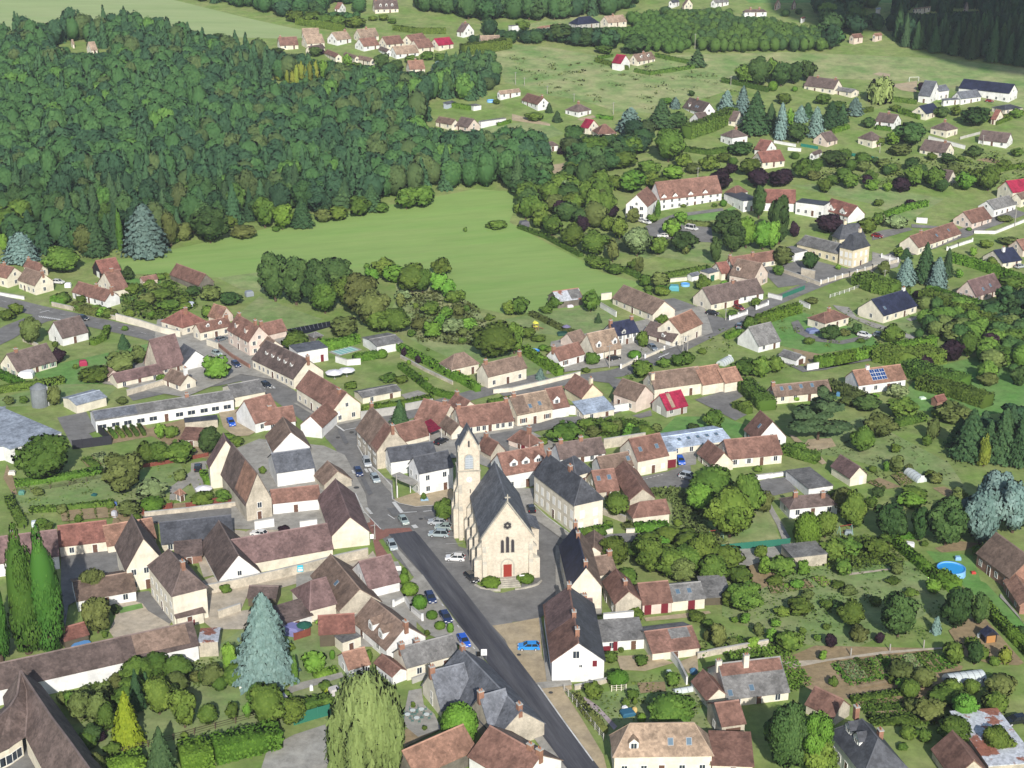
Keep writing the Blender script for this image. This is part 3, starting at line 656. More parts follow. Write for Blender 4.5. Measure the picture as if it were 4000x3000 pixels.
lay('yard', [(2030, 1330), (2212, 1240), (2600, 1200), (2780, 1230), (2700, 1270), (2212, 1370), (2040, 1400)], BEIGE, .10)
zoom(0, 2100, 2.765)
lay('courtyard', [(1230, 680), (1600, 590), (1700, 680), (1860, 900), (1830, 960), (1400, 1090), (1250, 1120), (1180, 1020), (1250, 860)], BEIGE, .10)
lay('courtyard', [(1460, 600), (1610, 585), (1680, 680), (1870, 900), (1830, 940), (1600, 800), (1540, 720), (1470, 700)], ASPH, .10)
lay('courtyard', [(660, 180), (840, 180), (850, 680), (740, 740), (700, 1000), (660, 600)], ASPH, .09)
lay('courtyard', [(2180, 480), (2300, 430), (2500, 520), (2640, 480), (3100, 400), (3400, 350), (2700, 560), (2600, 800), (2760, 780), (2700, 1000), (2300, 1000), (2180, 900)], BEIGE, .10)
lay('garden_strip', [(1290, 770), (1530, 720), (1550, 770), (1300, 830)], LUSH, .14)
tile(1, 2)
lay('lane', [(-60, 1180), (300, 1170), (560, 1120), (620, 1230), (330, 1240), (60, 1250), (-60, 1260)], ASPH, .10)
lay('gravel_lane', [(-420, 1960), (-300, 1780), (-100, 1700), (400, 1640), (700, 1560), (960, 1500), (1010, 1450), (1040, 1500), (900, 1620), (500, 1690), (250, 1760), (-100, 1850), (-250, 2000)], BEIGE, .10)
lay('pavement', [(860, 960), (930, 1100), (1080, 1260), (1120, 1290), (1150, 1320), (1060, 1360), (1190, 1560), (1210, 1700), (1100, 1720), (1040, 1500), (1000, 1300), (920, 1150)], PINK, .16)
lay('pink_crossing', [(1060, 1300), (1120, 1260), (1330, 1250), (1360, 1290), (1150, 1310), (1080, 1330)], PINK, .165)
lay('pavement', [(1180, 1010), (1330, 960), (1680, 880), (1720, 1000), (1540, 1060), (1380, 1070), (1240, 1040)], SAND, .16)
lay('pavement', [(920, 480), (890, 550), (960, 680), (1060, 760), (1170, 870), (1180, 960), (1120, 900), (1000, 740), (880, 560)], PAVE, .16)
lay('pavement', [(350, 170), (660, 350), (905, 305), (905, 320), (660, 372), (320, 170)], PAVE, .16)
lay('concrete_slab', [(1250, 100), (1400, 60), (1480, 90), (1300, 140)], PAVE, .12)
lay('garden_lawn', [(920, 190), (1250, 130), (1300, 180), (1000, 260)], LAWN, .05)
# fresh dark asphalt on the main road
tile(1, 3)
FR = lay('road', [(1150, -350), (1370, -380), (1410, -340), (1690, 0), (2212, 665), (2300, 780), (2560, 1120), (3000, 1720), (2720, 1720), (2212, 1040), (1900, 630), (1440, 0)], FRESH, .20)
tile(1, 3)
lay('square', [(1400, -350), (1850, -220), (1900, 80), (2160, 190), (2212, 350), (2230, 720), (2212, 690), (1690, 0)], ASPH, .12)
lay('pavement', [(1130, -330), (1420, -20), (1700, 380), (2212, 1050), (2740, 1730), (2640, 1730), (2150, 1080), (1640, 430), (1380, 40)], PAVE, .13)
tile(2, 3)
lay('sandy_square', [(-170, 440), (0, 415), (235, 370), (260, 700), (340, 930), (500, 910), (520, 990), (450, 1010), (600, 1240), (790, 1560), (830, 1720), (720, 1720), (0, 690), (-60, 560)], SAND, .17)
lay('pavement', [(200, 940), (500, 905), (520, 960), (260, 990)], PAVE, .30)
lay('pavement', [(232, 380), (250, 378), (345, 920), (300, 925)], PAVE, .30)
tile(1, 3)
lay('pavement', [(1240, 230), (1330, 60), (1400, -20), (1440, 20), (1560, 200), (1760, 480), (1950, 690), (1800, 620), (1600, 560), (1500, 520), (1400, 420)], PAVE, .165)
lay('pavement', [(1440, 0), (1560, 170), (1700, 370), (1950, 680), (1980, 760), (2212, 1040), (2190, 1040), (1900, 690), (1660, 380), (1520, 180), (1400, 0)], PAVE, .235)
lay('car_park', [(50, 1659), (100, 1500), (330, 1380), (700, 1260), (740, 1480), (800, 1700), (40, 1720)], mat('grey_gravel', (.36, .35, .32), 'ground', .95, (.31, .29, .25), .4), .10)
lay('yard', [(1320, 1000), (1430, 980), (1450, 1120), (1540, 1200), (1600, 1330), (1400, 1400), (1280, 1300), (1290, 1150)], PAVE, .10)
lay('dirt_patch', [(1080, 1450), (1300, 1330), (1600, 1330), (1180, 1540), (1150, 1700), (1050, 1720)], SOIL, .09)
lay('garden_path', [(300, 950), (740, 840), (760, 880), (600, 930), (330, 1010), (200, 1080)], PAVE, .10)
tile(2, 3)
lay('vegetable_soil', [(1080, 930), (1320, 920), (1330, 1000), (1110, 1020)], SOIL, .05)
lay('yard', [(900, 700), (1200, 690), (1400, 760), (1150, 830), (940, 820)], SAND, .1)
lay('yard', [(1450, 750), (1600, 690), (1610, 830), (1520, 850)], SAND, .12)
lay('footpath', [(560, 1040), (640, 1060), (740, 1130), (910, 1310), (880, 1340), (780, 1220), (640, 1110)], mat('mosaic_paving', (.5, .42, .42), 'stone', .9, (.3, .24, .26), 3), .1)
lay('gravel_path', [(1140, 370), (1700, 310), (1720, 330), (1500, 370), (1160, 400)], SAND, .1)
tile(3, 3)
lay('footpath', [(110, 750), (500, 730), (1000, 660), (1500, 625), (1520, 638), (1000, 685), (520, 745), (200, 810)], BEIGE, .12)
lay('footpath', [(2010, 160), (2150, 330), (2300, 560), (2212, 420), (2050, 240), (2000, 190)], PAVE, .12)
for i, q in enumerate([[(600, 760), (700, 740), (840, 870), (740, 910)], [(1170, 700), (1240, 690), (1330, 800), (1200, 860)], [(740, 1090), (1350, 1040), (1370, 1070), (760, 1130)], [(760, 960), (1070, 900), (1060, 930), (800, 980)]]):
    lay('vegetable_bed', q, SOIL if i != 1 else LAWN, .12)
lay('gravel_strip', [(1730, 370), (1880, 380), (2212, 760), (2160, 780), (1900, 760), (1700, 700), (1560, 480)], SOIL, .05)
# ---- painted markings
def marks(pts, wd, name='road_marking', base=.34): return road(name, pts, wd, WHITE, base)
tile(1, 2)
for q in ([(575, 352), (605, 375)], [(600, 350), (630, 372)], [(622, 347), (650, 368)]): marks(q, .5)
marks([(690, 368), (765, 422)], .5); marks([(770, 412), (915, 385)], .25)
for q in ([(835, 760), (850, 790)], [(945, 748), (965, 780)], [(978, 745), (1000, 778)], [(845, 765), (862, 792)]): marks(q, .6)
marks([(955, 1085), (1000, 1140)], .7); marks([(1190, 1035), (1262, 1130)], .9)
marks([(1275, 1128), (1390, 1120)], .3); marks([(1445, 1118), (1520, 1110)], .3)
marks([(1140, 1145), (1200, 1185)], .2); marks([(1360, 1235), (1385, 1262)], 1.1)
for y in (1340, 1400, 1475, 1560): marks([(1640, y), (1790, y-8)], .12)
for i in range(7): marks([(892+i*5, 1050+i*13), (912+i*5, 1052+i*13)], .28)
tile(0, 1)
for i in range(10): marks([(335+i*19, 1082+i*3), (352+i*21, 1098+i*3)], .35)
marks([(345, 1055), (430, 1035)], .4)
for i in range(14): marks([(20+i*100, 953+i*23), (60+i*100, 962+i*23)], .12)
tile(1, 2)
for i in range(4): marks([(55+i*30, 38+i*0), (75+i*30, 55)], .6)
tile(2, 2)
for i in range(6): marks([(1125+i*32, 845-i*8), (1143+i*32, 840-i*8)], .2)
tile(1, 3)
for i in range(8): marks([(1560+i*45, 200+i*62), (1575+i*45, 220+i*62)], .25, base=.34)
tile(2, 1)
for i in range(4): marks([(1265+i*22, 1450-i*9), (1290+i*22, 1432-i*9)], .4)
marks([(1360, 1362), (1420, 1345)], .4)

tile(0, 3)
lay('yard', [(-200, 1520), (100, 1480), (220, 1420), (420, 1700), (380, 1800), (-200, 1800)], ASPH, .1)
# haze over the whole valley
hz = bpy.data.materials.new('haze_air'); hz.use_nodes = True; ht = hz.node_tree; ht.nodes.clear()
ho = ht.nodes.new('ShaderNodeOutputMaterial'); hv = ht.nodes.new('ShaderNodeVolumePrincipled'); hv.inputs['Color'].default_value = (.80, .88, 1, 1); hv.inputs['Density'].default_value = .00008; hv.inputs['Anisotropy'].default_value = 0
ht.links.new(hv.outputs[0], ho.inputs['Volume'])
hb = MB().box(-1700, 1700, -420, 3500, -6, 165).link('haze', [hz]); tag(hb, 'thin pale blue air over the village', None, None, 'stuff')

zoom(1700, 1600, 2.2117)
lay('street', [(470, 225), (700, 185), (1050, 80), (1330, 60), (1400, 100), (1000, 165), (720, 235), (640, 330), (640, 420), (560, 420), (500, 300)], ASPH, .10)
lay('street', [(690, 690), (850, 690), (850, 850), (1190, 1110), (1100, 1130), (780, 900)], PAVE, .12)
view()
lay('yard', [(440, 1000), (560, 950), (700, 965), (745, 985), (790, 1070), (800, 1130), (740, 1150), (500, 1145), (500, 1060)], PAVE, .06)
lay('yard', [(640, 1240), (860, 1215), (900, 1310), (900, 1400), (760, 1400), (700, 1370), (640, 1300)], PAVE, .06)
lay('yard', [(790, 930), (980, 890), (1080, 900), (1200, 960), (1210, 1090), (1150, 1050), (1000, 990), (850, 1000)], PAVE, .06)
lay('yard', [(1200, 1180), (1300, 1200), (1300, 1330), (1200, 1340)], PAVE, .06)
lay('yard', [(340, 690), (620, 720), (700, 830), (640, 830), (520, 810), (400, 860), (220, 830), (330, 760)], PAVE, .06)
lay('yard', [(1190, 740), (1520, 660), (1540, 720), (1350, 790), (1180, 810)], PAVE, .05)

view()
lay('yard', [(425, 1135), (530, 1150), (505, 1235), (440, 1250), (420, 1190)], BEIGE, .06)
lay('yard', [(130, 1150), (300, 1150), (330, 1220), (250, 1260), (150, 1260)], ASPH, .05)
tile(1, 2)
for a_, b_ in (((868, 905), .7), ((828, 425), .6), ((890, 425), .5), ((708, 470), .5), ((1425, 1175), .5)):
    g_ = G(*a_); MB().cyl((0, 0, .3), b_, .02, 12).link('drain_cover', [flat('iron', (.06, .06, .06))], None, g_)['kind'] = 'structure'
tile(2, 3)
for a_ in ((60, 695), (335, 1022)):
    MB().cyl((0, 0, .36), .4, .02, 12).link('drain_cover', [flat('iron', (.06, .06, .06))], None, G(*a_))['kind'] = 'structure'
# repair patches and kerbs of the streets
tile(1, 2)
DK = mat('asphalt_patch', (.14, .14, .145), 'ground', .9, (.16, .16, .16), 1)
for q in ([(700, 400), (740, 395), (800, 520), (770, 540)], [(900, 820), (940, 815), (1010, 960), (975, 980)], [(1130, 1090), (1200, 1080), (1260, 1140), (1190, 1160)], [(1450, 1160), (1640, 1140), (1660, 1160), (1470, 1190)]): lay('asphalt_patch', q, DK, .17)
marks([(905, 470), (880, 550), (955, 690), (1060, 775), (1172, 890), (1180, 1010), (1240, 1045), (1380, 1075), (1540, 1062)], .22, 'kerb', .2)
marks([(860, 960), (930, 1110), (1080, 1270)], .2, 'kerb', .2)
tile(2, 3); marks([(345, 930), (510, 920)], .25, 'kerb', .34); marks([(225, 960), (430, 1250), (700, 1620)], .25, 'kerb', .24)
tile(2, 2); marks([(180, 1050), (300, 1160), (530, 1330), (600, 1360), (870, 1310)], .2, 'kerb', .2)
# ================================================================ BUILDINGS
random.seed(5)
H = house
# ---- top left: farm in the wood and hillside estate
tile(0, 0)
H('farmhouse', 'brown farmhouse alone among the upper wood', (718, 405), (790, 432), (872, 412), 456, 'R', wall='C', roof='t')
H('shed', 'small brown shed left of the wood farmhouse', (612, 372), (630, 380), (652, 374), 400, 'R', wall='C', roof='t', wl=0, wr=0, cat='shed')
tile(1, 0)
E = 'houses of the hillside estate'
H('house', 'long red roofed house, leftmost of the hillside estate', (108, 375), (210, 392), (365, 385), 428, 'R', wall='C', roof='r', ch=[(.1,)], group=E)
H('house', 'tall tan roofed house behind the estate tan house', (372, 305), (410, 322), (548, 318), 350, 'R', wall='C', roof='t', group=E, pitch=44)
H('house', 'large tan roofed house beside the estate leftmost house', (368, 352), (442, 376), (592, 366), 408, 'R', wall='C', roof='t', group=E, pitch=42)
H('house', 'white house with tan roof on the estate back row', (630, 318), (700, 345), (822, 330), 372, 'R', wall='W', roof='t', ch=[(.9,)], group=E)
H('house', 'cream house with tan roof highest on the estate', (845, 292), (905, 320), (1060, 308), 350, 'R', wall='C', roof='t', ch=[(.5,)], group=E)
H('house', 'white gabled house with red roof below the highest house', (855, 374), (932, 400), (1065, 386), 434, 'R', wall='W', roof='r', group=E)
H('house', 'red roofed house in the middle of the estate', (1066, 358), (1130, 384), (1275, 370), 408, 'R', wall='C', roof='r', group=E)
H('house', 'cream house with crimson roof at the estate top right', (1270, 334), (1345, 360), (1478, 338), 378, 'R', wall='C', roof='r', group=E)
H('house', 'low crimson roofed house in the estate front right', (1322, 402), (1405, 416), (1535, 402), 436, 'R', wall='C', roof='r', group=E)
H('house', 'magenta roofed house, rightmost of the hillside estate', (1513, 364), (1578, 392), (1705, 378), 420, 'R', wall='C', roof='m', group=E)
H('house', 'red roofed house with grey gable in the estate front', (590, 455), (688, 494), (760, 465), 520, 'L', wall='C', roof='r', group=E)
H('house', 'tan roofed house next to the grey gabled estate house', (756, 470), (855, 502), (910, 468), 528, 'L', wall='C', roof='b', group=E)
H('house', 'brown roofed house at the estate front edge', (872, 506), (985, 528), (1040, 500), 548, 'L', wall='C', roof='b', group=E)
H('house', 'small white house with dark red roof mid estate', (1058, 424), (1128, 450), (1185, 422), 490, 'L', wall='W', roof='d', group=E)
H('house', 'long tan roofed white house in the estate front row', (1160, 440), (1213, 468), (1405, 452), 506, 'R', wall='W', roof='t', group=E)
H('garage', 'small red roofed garage by the leftmost estate drive', (432, 425), (475, 432), (595, 412), 468, 'R', wall='C', roof='d', group=E, wl=0)
H('manor', 'grand dormered manor above the hillside estate', (995, 66), (1030, 78), (1230, 72), 118, 'R', wall='C', roof='d', pitch=46, dorm=[(.25, .25), (.5, .25), (.75, .25)], ch=[(.1,), (.9,)], lab='grand white manor with dark roof and dormers above the hillside estate')
H('cottage', 'narrow white cottage left of the grand manor', (693, 62), (717, 76), (775, 66), 104, 'L', wall='W', roof='r')
H('house', 'white gabled house with dark roof right of the estate', (1740, 256), (1790, 276), (1905, 262), 302, 'L', wall='W', roof='d', ch=[(.5,)], rise=4)
H('house', 'long low tan roofed house right of the estate', (1920, 336), (1945, 350), (2110, 345), 366, 'R', wall='C', roof='t')
H('house', 'orange roofed house half hidden below the estate', (1245, 578), (1330, 598), (1460, 592), 622, 'R', wall='C', roof='o', ch=[(.5,)])
H('farmhouse', 'old brown roofed farmhouse at the wood edge', (1553, 1050), (1690, 1075), (1755, 1038), 1108, 'L', wall='C', roof='b')
H('barn', 'dark roofed barn with tan gable beside the wood farmhouse', (1725, 1080), (1832, 1100), (1935, 1065), 1138, 'L', wall='P', roof='d', wl=2, wr=1)
H('shed', 'low white shed in the gardens above the farm', (1833, 906), (1880, 925), (1946, 918), 958, 'R', 'f', wall='W', roof='g', cat='shed', wl=0, wr=0)
H('shed', 'small blue shed behind the farm hedge', (1622, 888), (1650, 900), (1722, 884), 920, 'R', 's', wall='L', roof='S', cat='shed', wl=0, wr=0)
H('workshop', 'long white walled workshop right of the dark barn', (1925, 1048), (1945, 1060), (2160, 1030), 1110, 'R', 'f', wall='W', roof='g', cat='workshop', wl=0, wr=0)
H('house', 'grey tan roofed bungalow by the meadow lane', (2085, 798), (2112, 812), (2285, 790), 842, 'R', wall='W', roof='t')
tile(2, 0)
H('house', 'long brown roofed house below the meadow lane bungalow', (85, 862), (222, 902), (320, 868), 930, 'L', wall='W', roof='r', ch=[(.1,)])
H('bungalow', 'white hip roofed bungalow at the meadow corner', (445, 945), (575, 967), (685, 950), 1015, 'R', 'h', wall='W', roof='d', pitch=34, ch=[(.5,)])
H('garage', 'small crimson roofed garage behind the dark hedge', (592, 1086), (660, 1106), (748, 1088), 1128, 'L', wall='C', roof='m')
H('house', 'red hipped roof nearly hidden behind the dark trees', (640, 1135), (745, 1158), (902, 1150), 1190, 'R', 'h', wall='C', roof='r')
H('house', 'white steep roofed villa with skylights by the spruces', (1478, 922), (1645, 972), (1742, 940), 1022, 'L', wall='W', roof='d', pitch=48, dorm=[(.75, .15)], sky=[(.35, .35), (.45, .35)], ch=[(.6,)])
H('garage', 'white garage with brown roof before the villa', (1545, 1042), (1628, 1048), (1712, 1036), 1078, 'R', wall='W', roof='d', garage=('L', .5, 2.2, 'w'), wl=0)
H('house', 'cream gable end among the tall spruces', 9, (1930, 1046), (2025, 1010), 1092, 'L', wall='C', roof='d')
H('house', 'white two storey hipped house below the spruces', (1800, 1160), (1905, 1190), (2035, 1172), 1262, 'R', 'h', wall='W', roof='d', pitch=34, ch=[(.6,)])
H('house', 'red roofed house with white gable beside the green fence', (2078, 1262), (2192, 1302), (2312, 1270), 1336, 'L', wall='W', roof='k')
H('house', 'orange red roofed house with cream gable above the home', (2055, 1392), (2165, 1402), (2355, 1385), 1428, 'R', wall='C', roof='k')
H('house', 'tan roofed dormered house alone in the meadow', (1010, 512), (1085, 528), (1236, 504), 572, 'R', wall='C', roof='b', pitch=46, dorm=[(.3, .35), (.7, .35)], ch=[(.55,)])
H('garage', 'white garage with magenta roof in the meadow hedge', (858, 522), (940, 548), (1018, 532), 558, 'L', wall='W', roof='m', wl=0, wr=0)
H('cottage', 'little white hipped cottage by the wood', (268, 1240), (302, 1262), (402, 1256), 1305, 'R', 'h', wall='W', roof='d', pitch=32)
H('house', 'long blue slate house on the far lane', 9, (572, 212), (755, 195), 228, 'R', 'h', wall='G', roof='n')
H('house', 'tan roofed house beside the far blue slate house', (765, 188), (832, 196), (990, 182), 208, 'R', wall='C', roof='t', ch=[(.45,)])
H('house', 'pink house with terracotta roof on the far lane', (215, 226), (250, 242), (440, 215), 280, 'R', 'h', wall='P', roof='o', pitch=25)
H('barn', 'long white low building on the far lane', (-30, 222), (0, 232), (104, 222), 262, 'R', 'f', wall='W', roof='g', wr=0, wl=0)
H('house', 'cream gable under the top edge, left of centre', (1468, 36), (1490, 44), (1560, 36), 70, 'L', wall='C', roof='d')
H('house', 'long white hip roofed house near the top edge', (1980, 96), (2010, 106), (2200, 102), 137, 'R', 'h', wall='W', roof='d', ch=[(.3,), (.7,)])
H('house', 'grey roofed house beside the top cream gable', (1350, 14), (1385, 22), (1445, 12), 46, 'R', wall='W', roof='s')
H('house', 'white house at the very top edge', (1710, 12), (1760, 24), (1872, 12), 52, 'R', wall='W', roof='g')
tile(3, 0)
H('house', 'long dark roofed house by the sports field', (313, 738), (568, 768), (648, 740), 818, 'L', wall='C', roof='d', ch=[(.1,), (.7,)], pitch=42)
H('outbuilding', 'low grey roofed wing beside the sports field house', (575, 778), (722, 800), (782, 786), 840, 'L', wall='C', roof='g', pitch=20)
F = 'white terraced houses by the sports field'
H('terraced_house', 'white gabled terraced house, front left by the field', (1295, 818), (1400, 832), (1488, 800), 898, 'L', wall='W', roof='S', group=F, pitch=42)
H('terraced_house', 'white terraced house at the back left by the field', (1400, 770), (1478, 788), (1565, 776), 866, 'R', wall='W', roof='S', group=F)
H('terraced_house', 'white gabled terraced house in front by the field', (1588, 834), (1672, 852), (1840, 832), 906, 'R', wall='W', roof='S', group=F, pitch=42)
H('terraced_house', 'low white link between the terraced houses', (1480, 850), (1520, 868), (1650, 858), 904, 'R', 's', wall='W', roof='S', group=F)
H('terraced_house', 'long navy slate block, left half by the field', (1650, 758), 9, 9, 800, 'L', wall='W', roof='n', group=F) if 0 else None
H('terraced_house', 'long navy slate block at the right of the field', (1650, 758), (2085, 806), (2185, 788), 886, 'L', wall='W', roof='n', group=F, pitch=36)
H('bungalow', 'wide dark roofed bungalow below the navy block', (1888, 902), (2050, 948), (2200, 932), 978, 'R', 'h', wall='C', roof='s', pitch=18)
H('house', 'cream gabled house with navy roof below the terraces', (1240, 962), (1366, 982), (1482, 955), 1008, 'R', wall='C', roof='n', pitch=38)
H('house', 'white house with dark roof and projecting gable', (888, 1012), (1085, 1062), (1176, 1030), 1092, 'L', wall='W', roof='d', pitch=36, ch=[(.5,)])
H('house', 'white hipped house with brown roof and stairs', (1380, 1092), (1545, 1128), (1640, 1108), 1192, 'R', 'h', wall='C', roof='d', pitch=34, ch=[(.5,)])
H('house', 'cream hipped house above the green panel fence', (728, 1178), (905, 1215), (990, 1200), 1282, 'R', 'h', wall='C', roof='d', pitch=36)
H('house', 'beige gabled house left of the cream hipped house', (403, 1212), (512, 1224), (600, 1205), 1272, 'R', wall='P', roof='d')
H('house', 'cream house with long plum roof and green gates', (1312, 1290), (1528, 1322), (1612, 1292), 1368, 'L', wall='C', roof='d', ch=[(.2,)])
H('house', 'dark roofed bungalow with white gable, far right', (1820, 1205), (2062, 1232), (2130, 1200), 1275, 'L', wall='W', roof='d', pitch=38)
H('cottage', 'white cottage with bright red roof, far right', (1880, 998), (1968, 1032), (2055, 1004), 1074, 'L', wall='C', roof='k')
H('cottage', 'small white cottage with brown roof by the big bush', (348, 1318), (398, 1338), (466, 1312), 1385, 'R', wall='W', roof='d')
H('house', 'plum roofed house half hidden in the right gardens', (1348, 1478), (1555, 1568), (1668, 1520), 1618, 'L', wall='C', roof='d')
H('house', 'crimson roofed house cut by the right edge', (1985, 1642), (2115, 1662), (2290, 1640), 1760, 'R', wall='C', roof='m')
H('house', 'cream house under the top edge of the far meadow', (1226, 62), (1262, 78), (1405, 60), 92, 'R', wall='C', roof='t')
H('house', 'small pink gabled house at the far top right', (1672, 66), (1705, 76), (1732, 66), 116, 'L', wall='P', roof='d')
H('house', 'white roofed hut among the top trees', (922, 72), (940, 78), (972, 74), 102, 'R', wall='W', roof='l', wl=0, wr=0, cat='hut')
H('house', 'small pink gable in the top tree belt', (45, 36), (70, 46), (110, 38), 76, 'L', wall='P', roof='b')
H('house', 'second small pink gable in the top tree belt', (195, 40), (212, 48), (242, 40), 82, 'L', wall='P', roof='d', lab='narrow pink gabled house with dark roof in the top tree belt')
H('house', 'red roofed hut left of the dark conifers', (275, 152), (292, 158), (322, 150), 190, 'R', wall='W', roof='k', wl=0, wr=0)
H('house', 'terracotta roofed house behind the poplar belt', (896, 300), (930, 308), (986, 300), 330, 'R', wall='P', roof='o')
H('house', 'brown roofed house beside the poplar belt', (700, 318), (745, 326), (820, 318), 344, 'R', wall='P', roof='r')
# ---- left middle
tile(0, 1)
H('house', 'cream gabled house with chimney at the left road', (148, 758), (302, 806), (466, 772), 892, 'L', wall='C', roof='b', pitch=44, ch=[(.03, .5, .9)], wl=4)
H('house', 'old red roofed house behind the left cream gable', (205, 640), (345, 676), (415, 660), 712, 'L', wall='C', roof='r', pitch=48, ch=[(.9,)])
H('house', 'brown roofed house cut by the left edge', (-90, 700), (60, 742), (180, 700), 830, 'L', wall='C', roof='r', ch=[(.5,)])
H('shed', 'black timber shed with red roof and white doors', (822, 652), (876, 698), (1030, 664), 756, 'R', wall='B', roof='k', garage=[('L', .4, 2.2, 'W'), ('R', .5, 1.2, 'W', 1.6)])
H('farmhouse', 'long white farmhouse with orange brown roof', (615, 862), (908, 940), (1052, 912), 1006, 'L', wall='W', roof='r', pitch=42, ch=[(.0, .5, 1.4), (.45,)], wl=5, wr=0, attic=False)
H('farmhouse', 'rear wing of the long white farmhouse', (830, 790), (985, 850), (1120, 832), 905, 'R', wall='C', roof='r', ch=[(.5,)], wr=0)
H('shed', 'small open shed with red roof in the left gardens', (1212, 752), (1236, 768), (1360, 745), 812, 'R', wall='P', roof='r', cat='shed', wl=0, wr=0, pitch=32)
H('barn', 'big timber barn with orange roof at the field', (1456, 712), (1718, 802), (1866, 785), 866, 'L', wall='D', roof='r', pitch=46, wl=0, wr=0)
H('house', 'new white house with dark roof by the road bend', (405, 1212), (538, 1260), (766, 1208), 1332, 'R', wall='W', roof='d', pitch=44, wr=(1, 1), wl=1, attic=False)
H('house', 'white bungalow with dark roof at the left edge', (-8, 1492), (150, 1548), (490, 1455), 1606, 'R', wall='C', roof='d', ch=[(.22,)], wr=5, wst='g', pitch=42)
H('barn', 'great pink roofed barn in the left village', (1222, 1480), (1375, 1530), (1605, 1482), 1595, 'R', wall='S', roof='p', rise=7.5, wl=0, wr=2)
H('house', 'white gabled house with slate roof behind the pink barn', (1520, 1420), (1592, 1482), (1780, 1432), 1550, 'L', wall='W', roof='s', wl=0, wr=0)
H('outbuilding', 'low pink roofed wing before the great pink barn', (945, 1600), (1012, 1645), (1400, 1560), 1690, 'R', wall='C', roof='p', pitch=32, wl=0)
H('cottage', 'small brown cottage left of the pink barn wing', (845, 1555), (930, 1592), (1030, 1572), 1630, 'L', wall='P', roof='b')
H('house', 'cream house with brown roof and white chimney', (1438, 1608), (1560, 1668), (1665, 1620), 1730, 'L', wall='C', roof='b', ch=[(.1, .5, 2)], chc='W')
H('house', 'cream corner house with red hipped roof and wall', (1375, 1122), (1578, 1172), (1790, 1120), 1246, 'R', 'h', wall='C', roof='k', pitch=36, ch=[(.5, .35, 2)])
H('house', 'steep orange roof behind the red hipped house', (1814, 1062), (1905, 1096), (2000, 1060), 1130, 'L', wall='P', roof='o', pitch=50, wl=0, wr=0)
H('house', 'cream wing with dormers and arched gate', (1650, 1186), (1728, 1210), (1998, 1152), 1292, 'R', wall='C', roof='r', pitch=42, dorm=[(.3, .35, 1.1, .9), (.7, .35, 1.1, .9)], ch=[(.98,)])
H('house', 'half timbered tall house on the left street', (1992, 1180), (2150, 1290), (2300, 1240), 1422, 'L', wall='P', roof='r', pitch=48, ch=[(.15, .5, 1.5), (.9,)], dorm=[(.3, .3, 1.3), (.75, .3, 1.3)], wst='c')
tile(1, 1)
H('house', 'orange brown barn house beside the black beds', (-20, 1205), (75, 1235), (270, 1195), 1300, 'R', wall='o' if 0 else 'P', roof='r', pitch=46, ch=[(.05,)], wr=0)
H('house', 'brown roofed house behind the long street house', (-60, 1270), (100, 1360), (235, 1335), 1440, 'L', wall='C', roof='b', ch=[(.9,)], wr=1)
H('street_house', 'long white street house with row of dormers', (-50, 1445), (325, 1612), (605, 1560), 1705, 'L', wall='C', roof='d', pitch=42, dorm=[(f, .42, 1.1, .9) for f in (.2, .35, .5, .65, .8)], ch=[(.0, .5, 1.2)], wl=(9, 1), wr=2)
H('outbuilding', 'white flat roofed annex behind the street house', 7, (362, 1398), (620, 1355), 1500, 'R', 'f', wall='W', roof='S', garage=('R', .8, .9, 'k'))
H('garage', 'large cream garage with flat grey roof by the pool', (882, 1238), (1045, 1335), (1268, 1296), 1405, 'R', wall='W', roof='g', pitch=8, wl=0, wr=0, garage=('R', .4, 3.4, 'W', 2.6), attic=False)
H('gazebo', 'small grey roofed wooden gazebo by the hedge', (446, 1232), (500, 1255), (578, 1240), 1296, 'R', 'h', wall='D', roof='g', pitch=30, cat='gazebo')
H('house', 'cream house with brown half hipped roof by the alley', (1588, 1478), (1692, 1532), (1925, 1482), 1612, 'R', 'h', wall='C', roof='b', pitch=44, garage=('R', .2, 1.7, 'o'))
H('house', 'square cream house with pinkish roof beside the big tree', (1898, 1548), (2005, 1592), (2340, 1515), 1700, 'R', wall='C', roof='b', pitch=44, ch=[(.08, .5, 1.2), (.96, .5, 1.4)], wr=3, wl=0)
# ---- retirement home and manor
tile(2, 1)
H('care_home', 'gabled end block of the white care home', (985, 108), (1168, 124), (1285, 40), 242, 'R', wall='W', roof='r', pitch=44, wr=0, wl=(2, 2), wsz=(1.3, 1.3))
H('care_home', 'long white care home with brown roof', 13, (1283, 62), (1812, 2), 162, 'R', wall='W', roof='r', rise=5.6, wr=(8, 2), dorm=[(.06, .03, 2.4, .5), (.24, .03, 2.4, .5), (.49, .03, 2.4, .5), (.73, .03, 2.4, .5)], wl=0)
H('care_home', 'white flat roofed link of the care home', 14, (2000, 88), (2145, 72), 175, 'R', 'f', wall='W', roof='s', wr=3, wl=3)
H('care_home', 'small red pyramid roof pavilion of the care home', (1838, -8), (1935, 20), (2035, -4), 60, 'R', 'h', wall='W', roof='r', pitch=42)
tile(3, 1)
H('care_home', 'white care home wing with red roof, left one', (-92, 86), (236, 94), (306, 42), 172, 'L', wall='W', roof='k', pitch=44, dorm=[(.3, .05, 3, 1.2)], wl=3)
H('care_home', 'slate roofed passage between the care home wings', 7, (240, 96), (482, 126), 190, 'R', 'f', wall='W', roof='s', wr=4)
H('care_home', 'white care home wing with red roof, right one', (474, 158), (694, 212), (938, 172), 256, 'L', wall='W', roof='k', pitch=40, dorm=[(.25, .05, 3, 1.2), (.7, .05, 3, 1.2)], wl=3, wr=0)
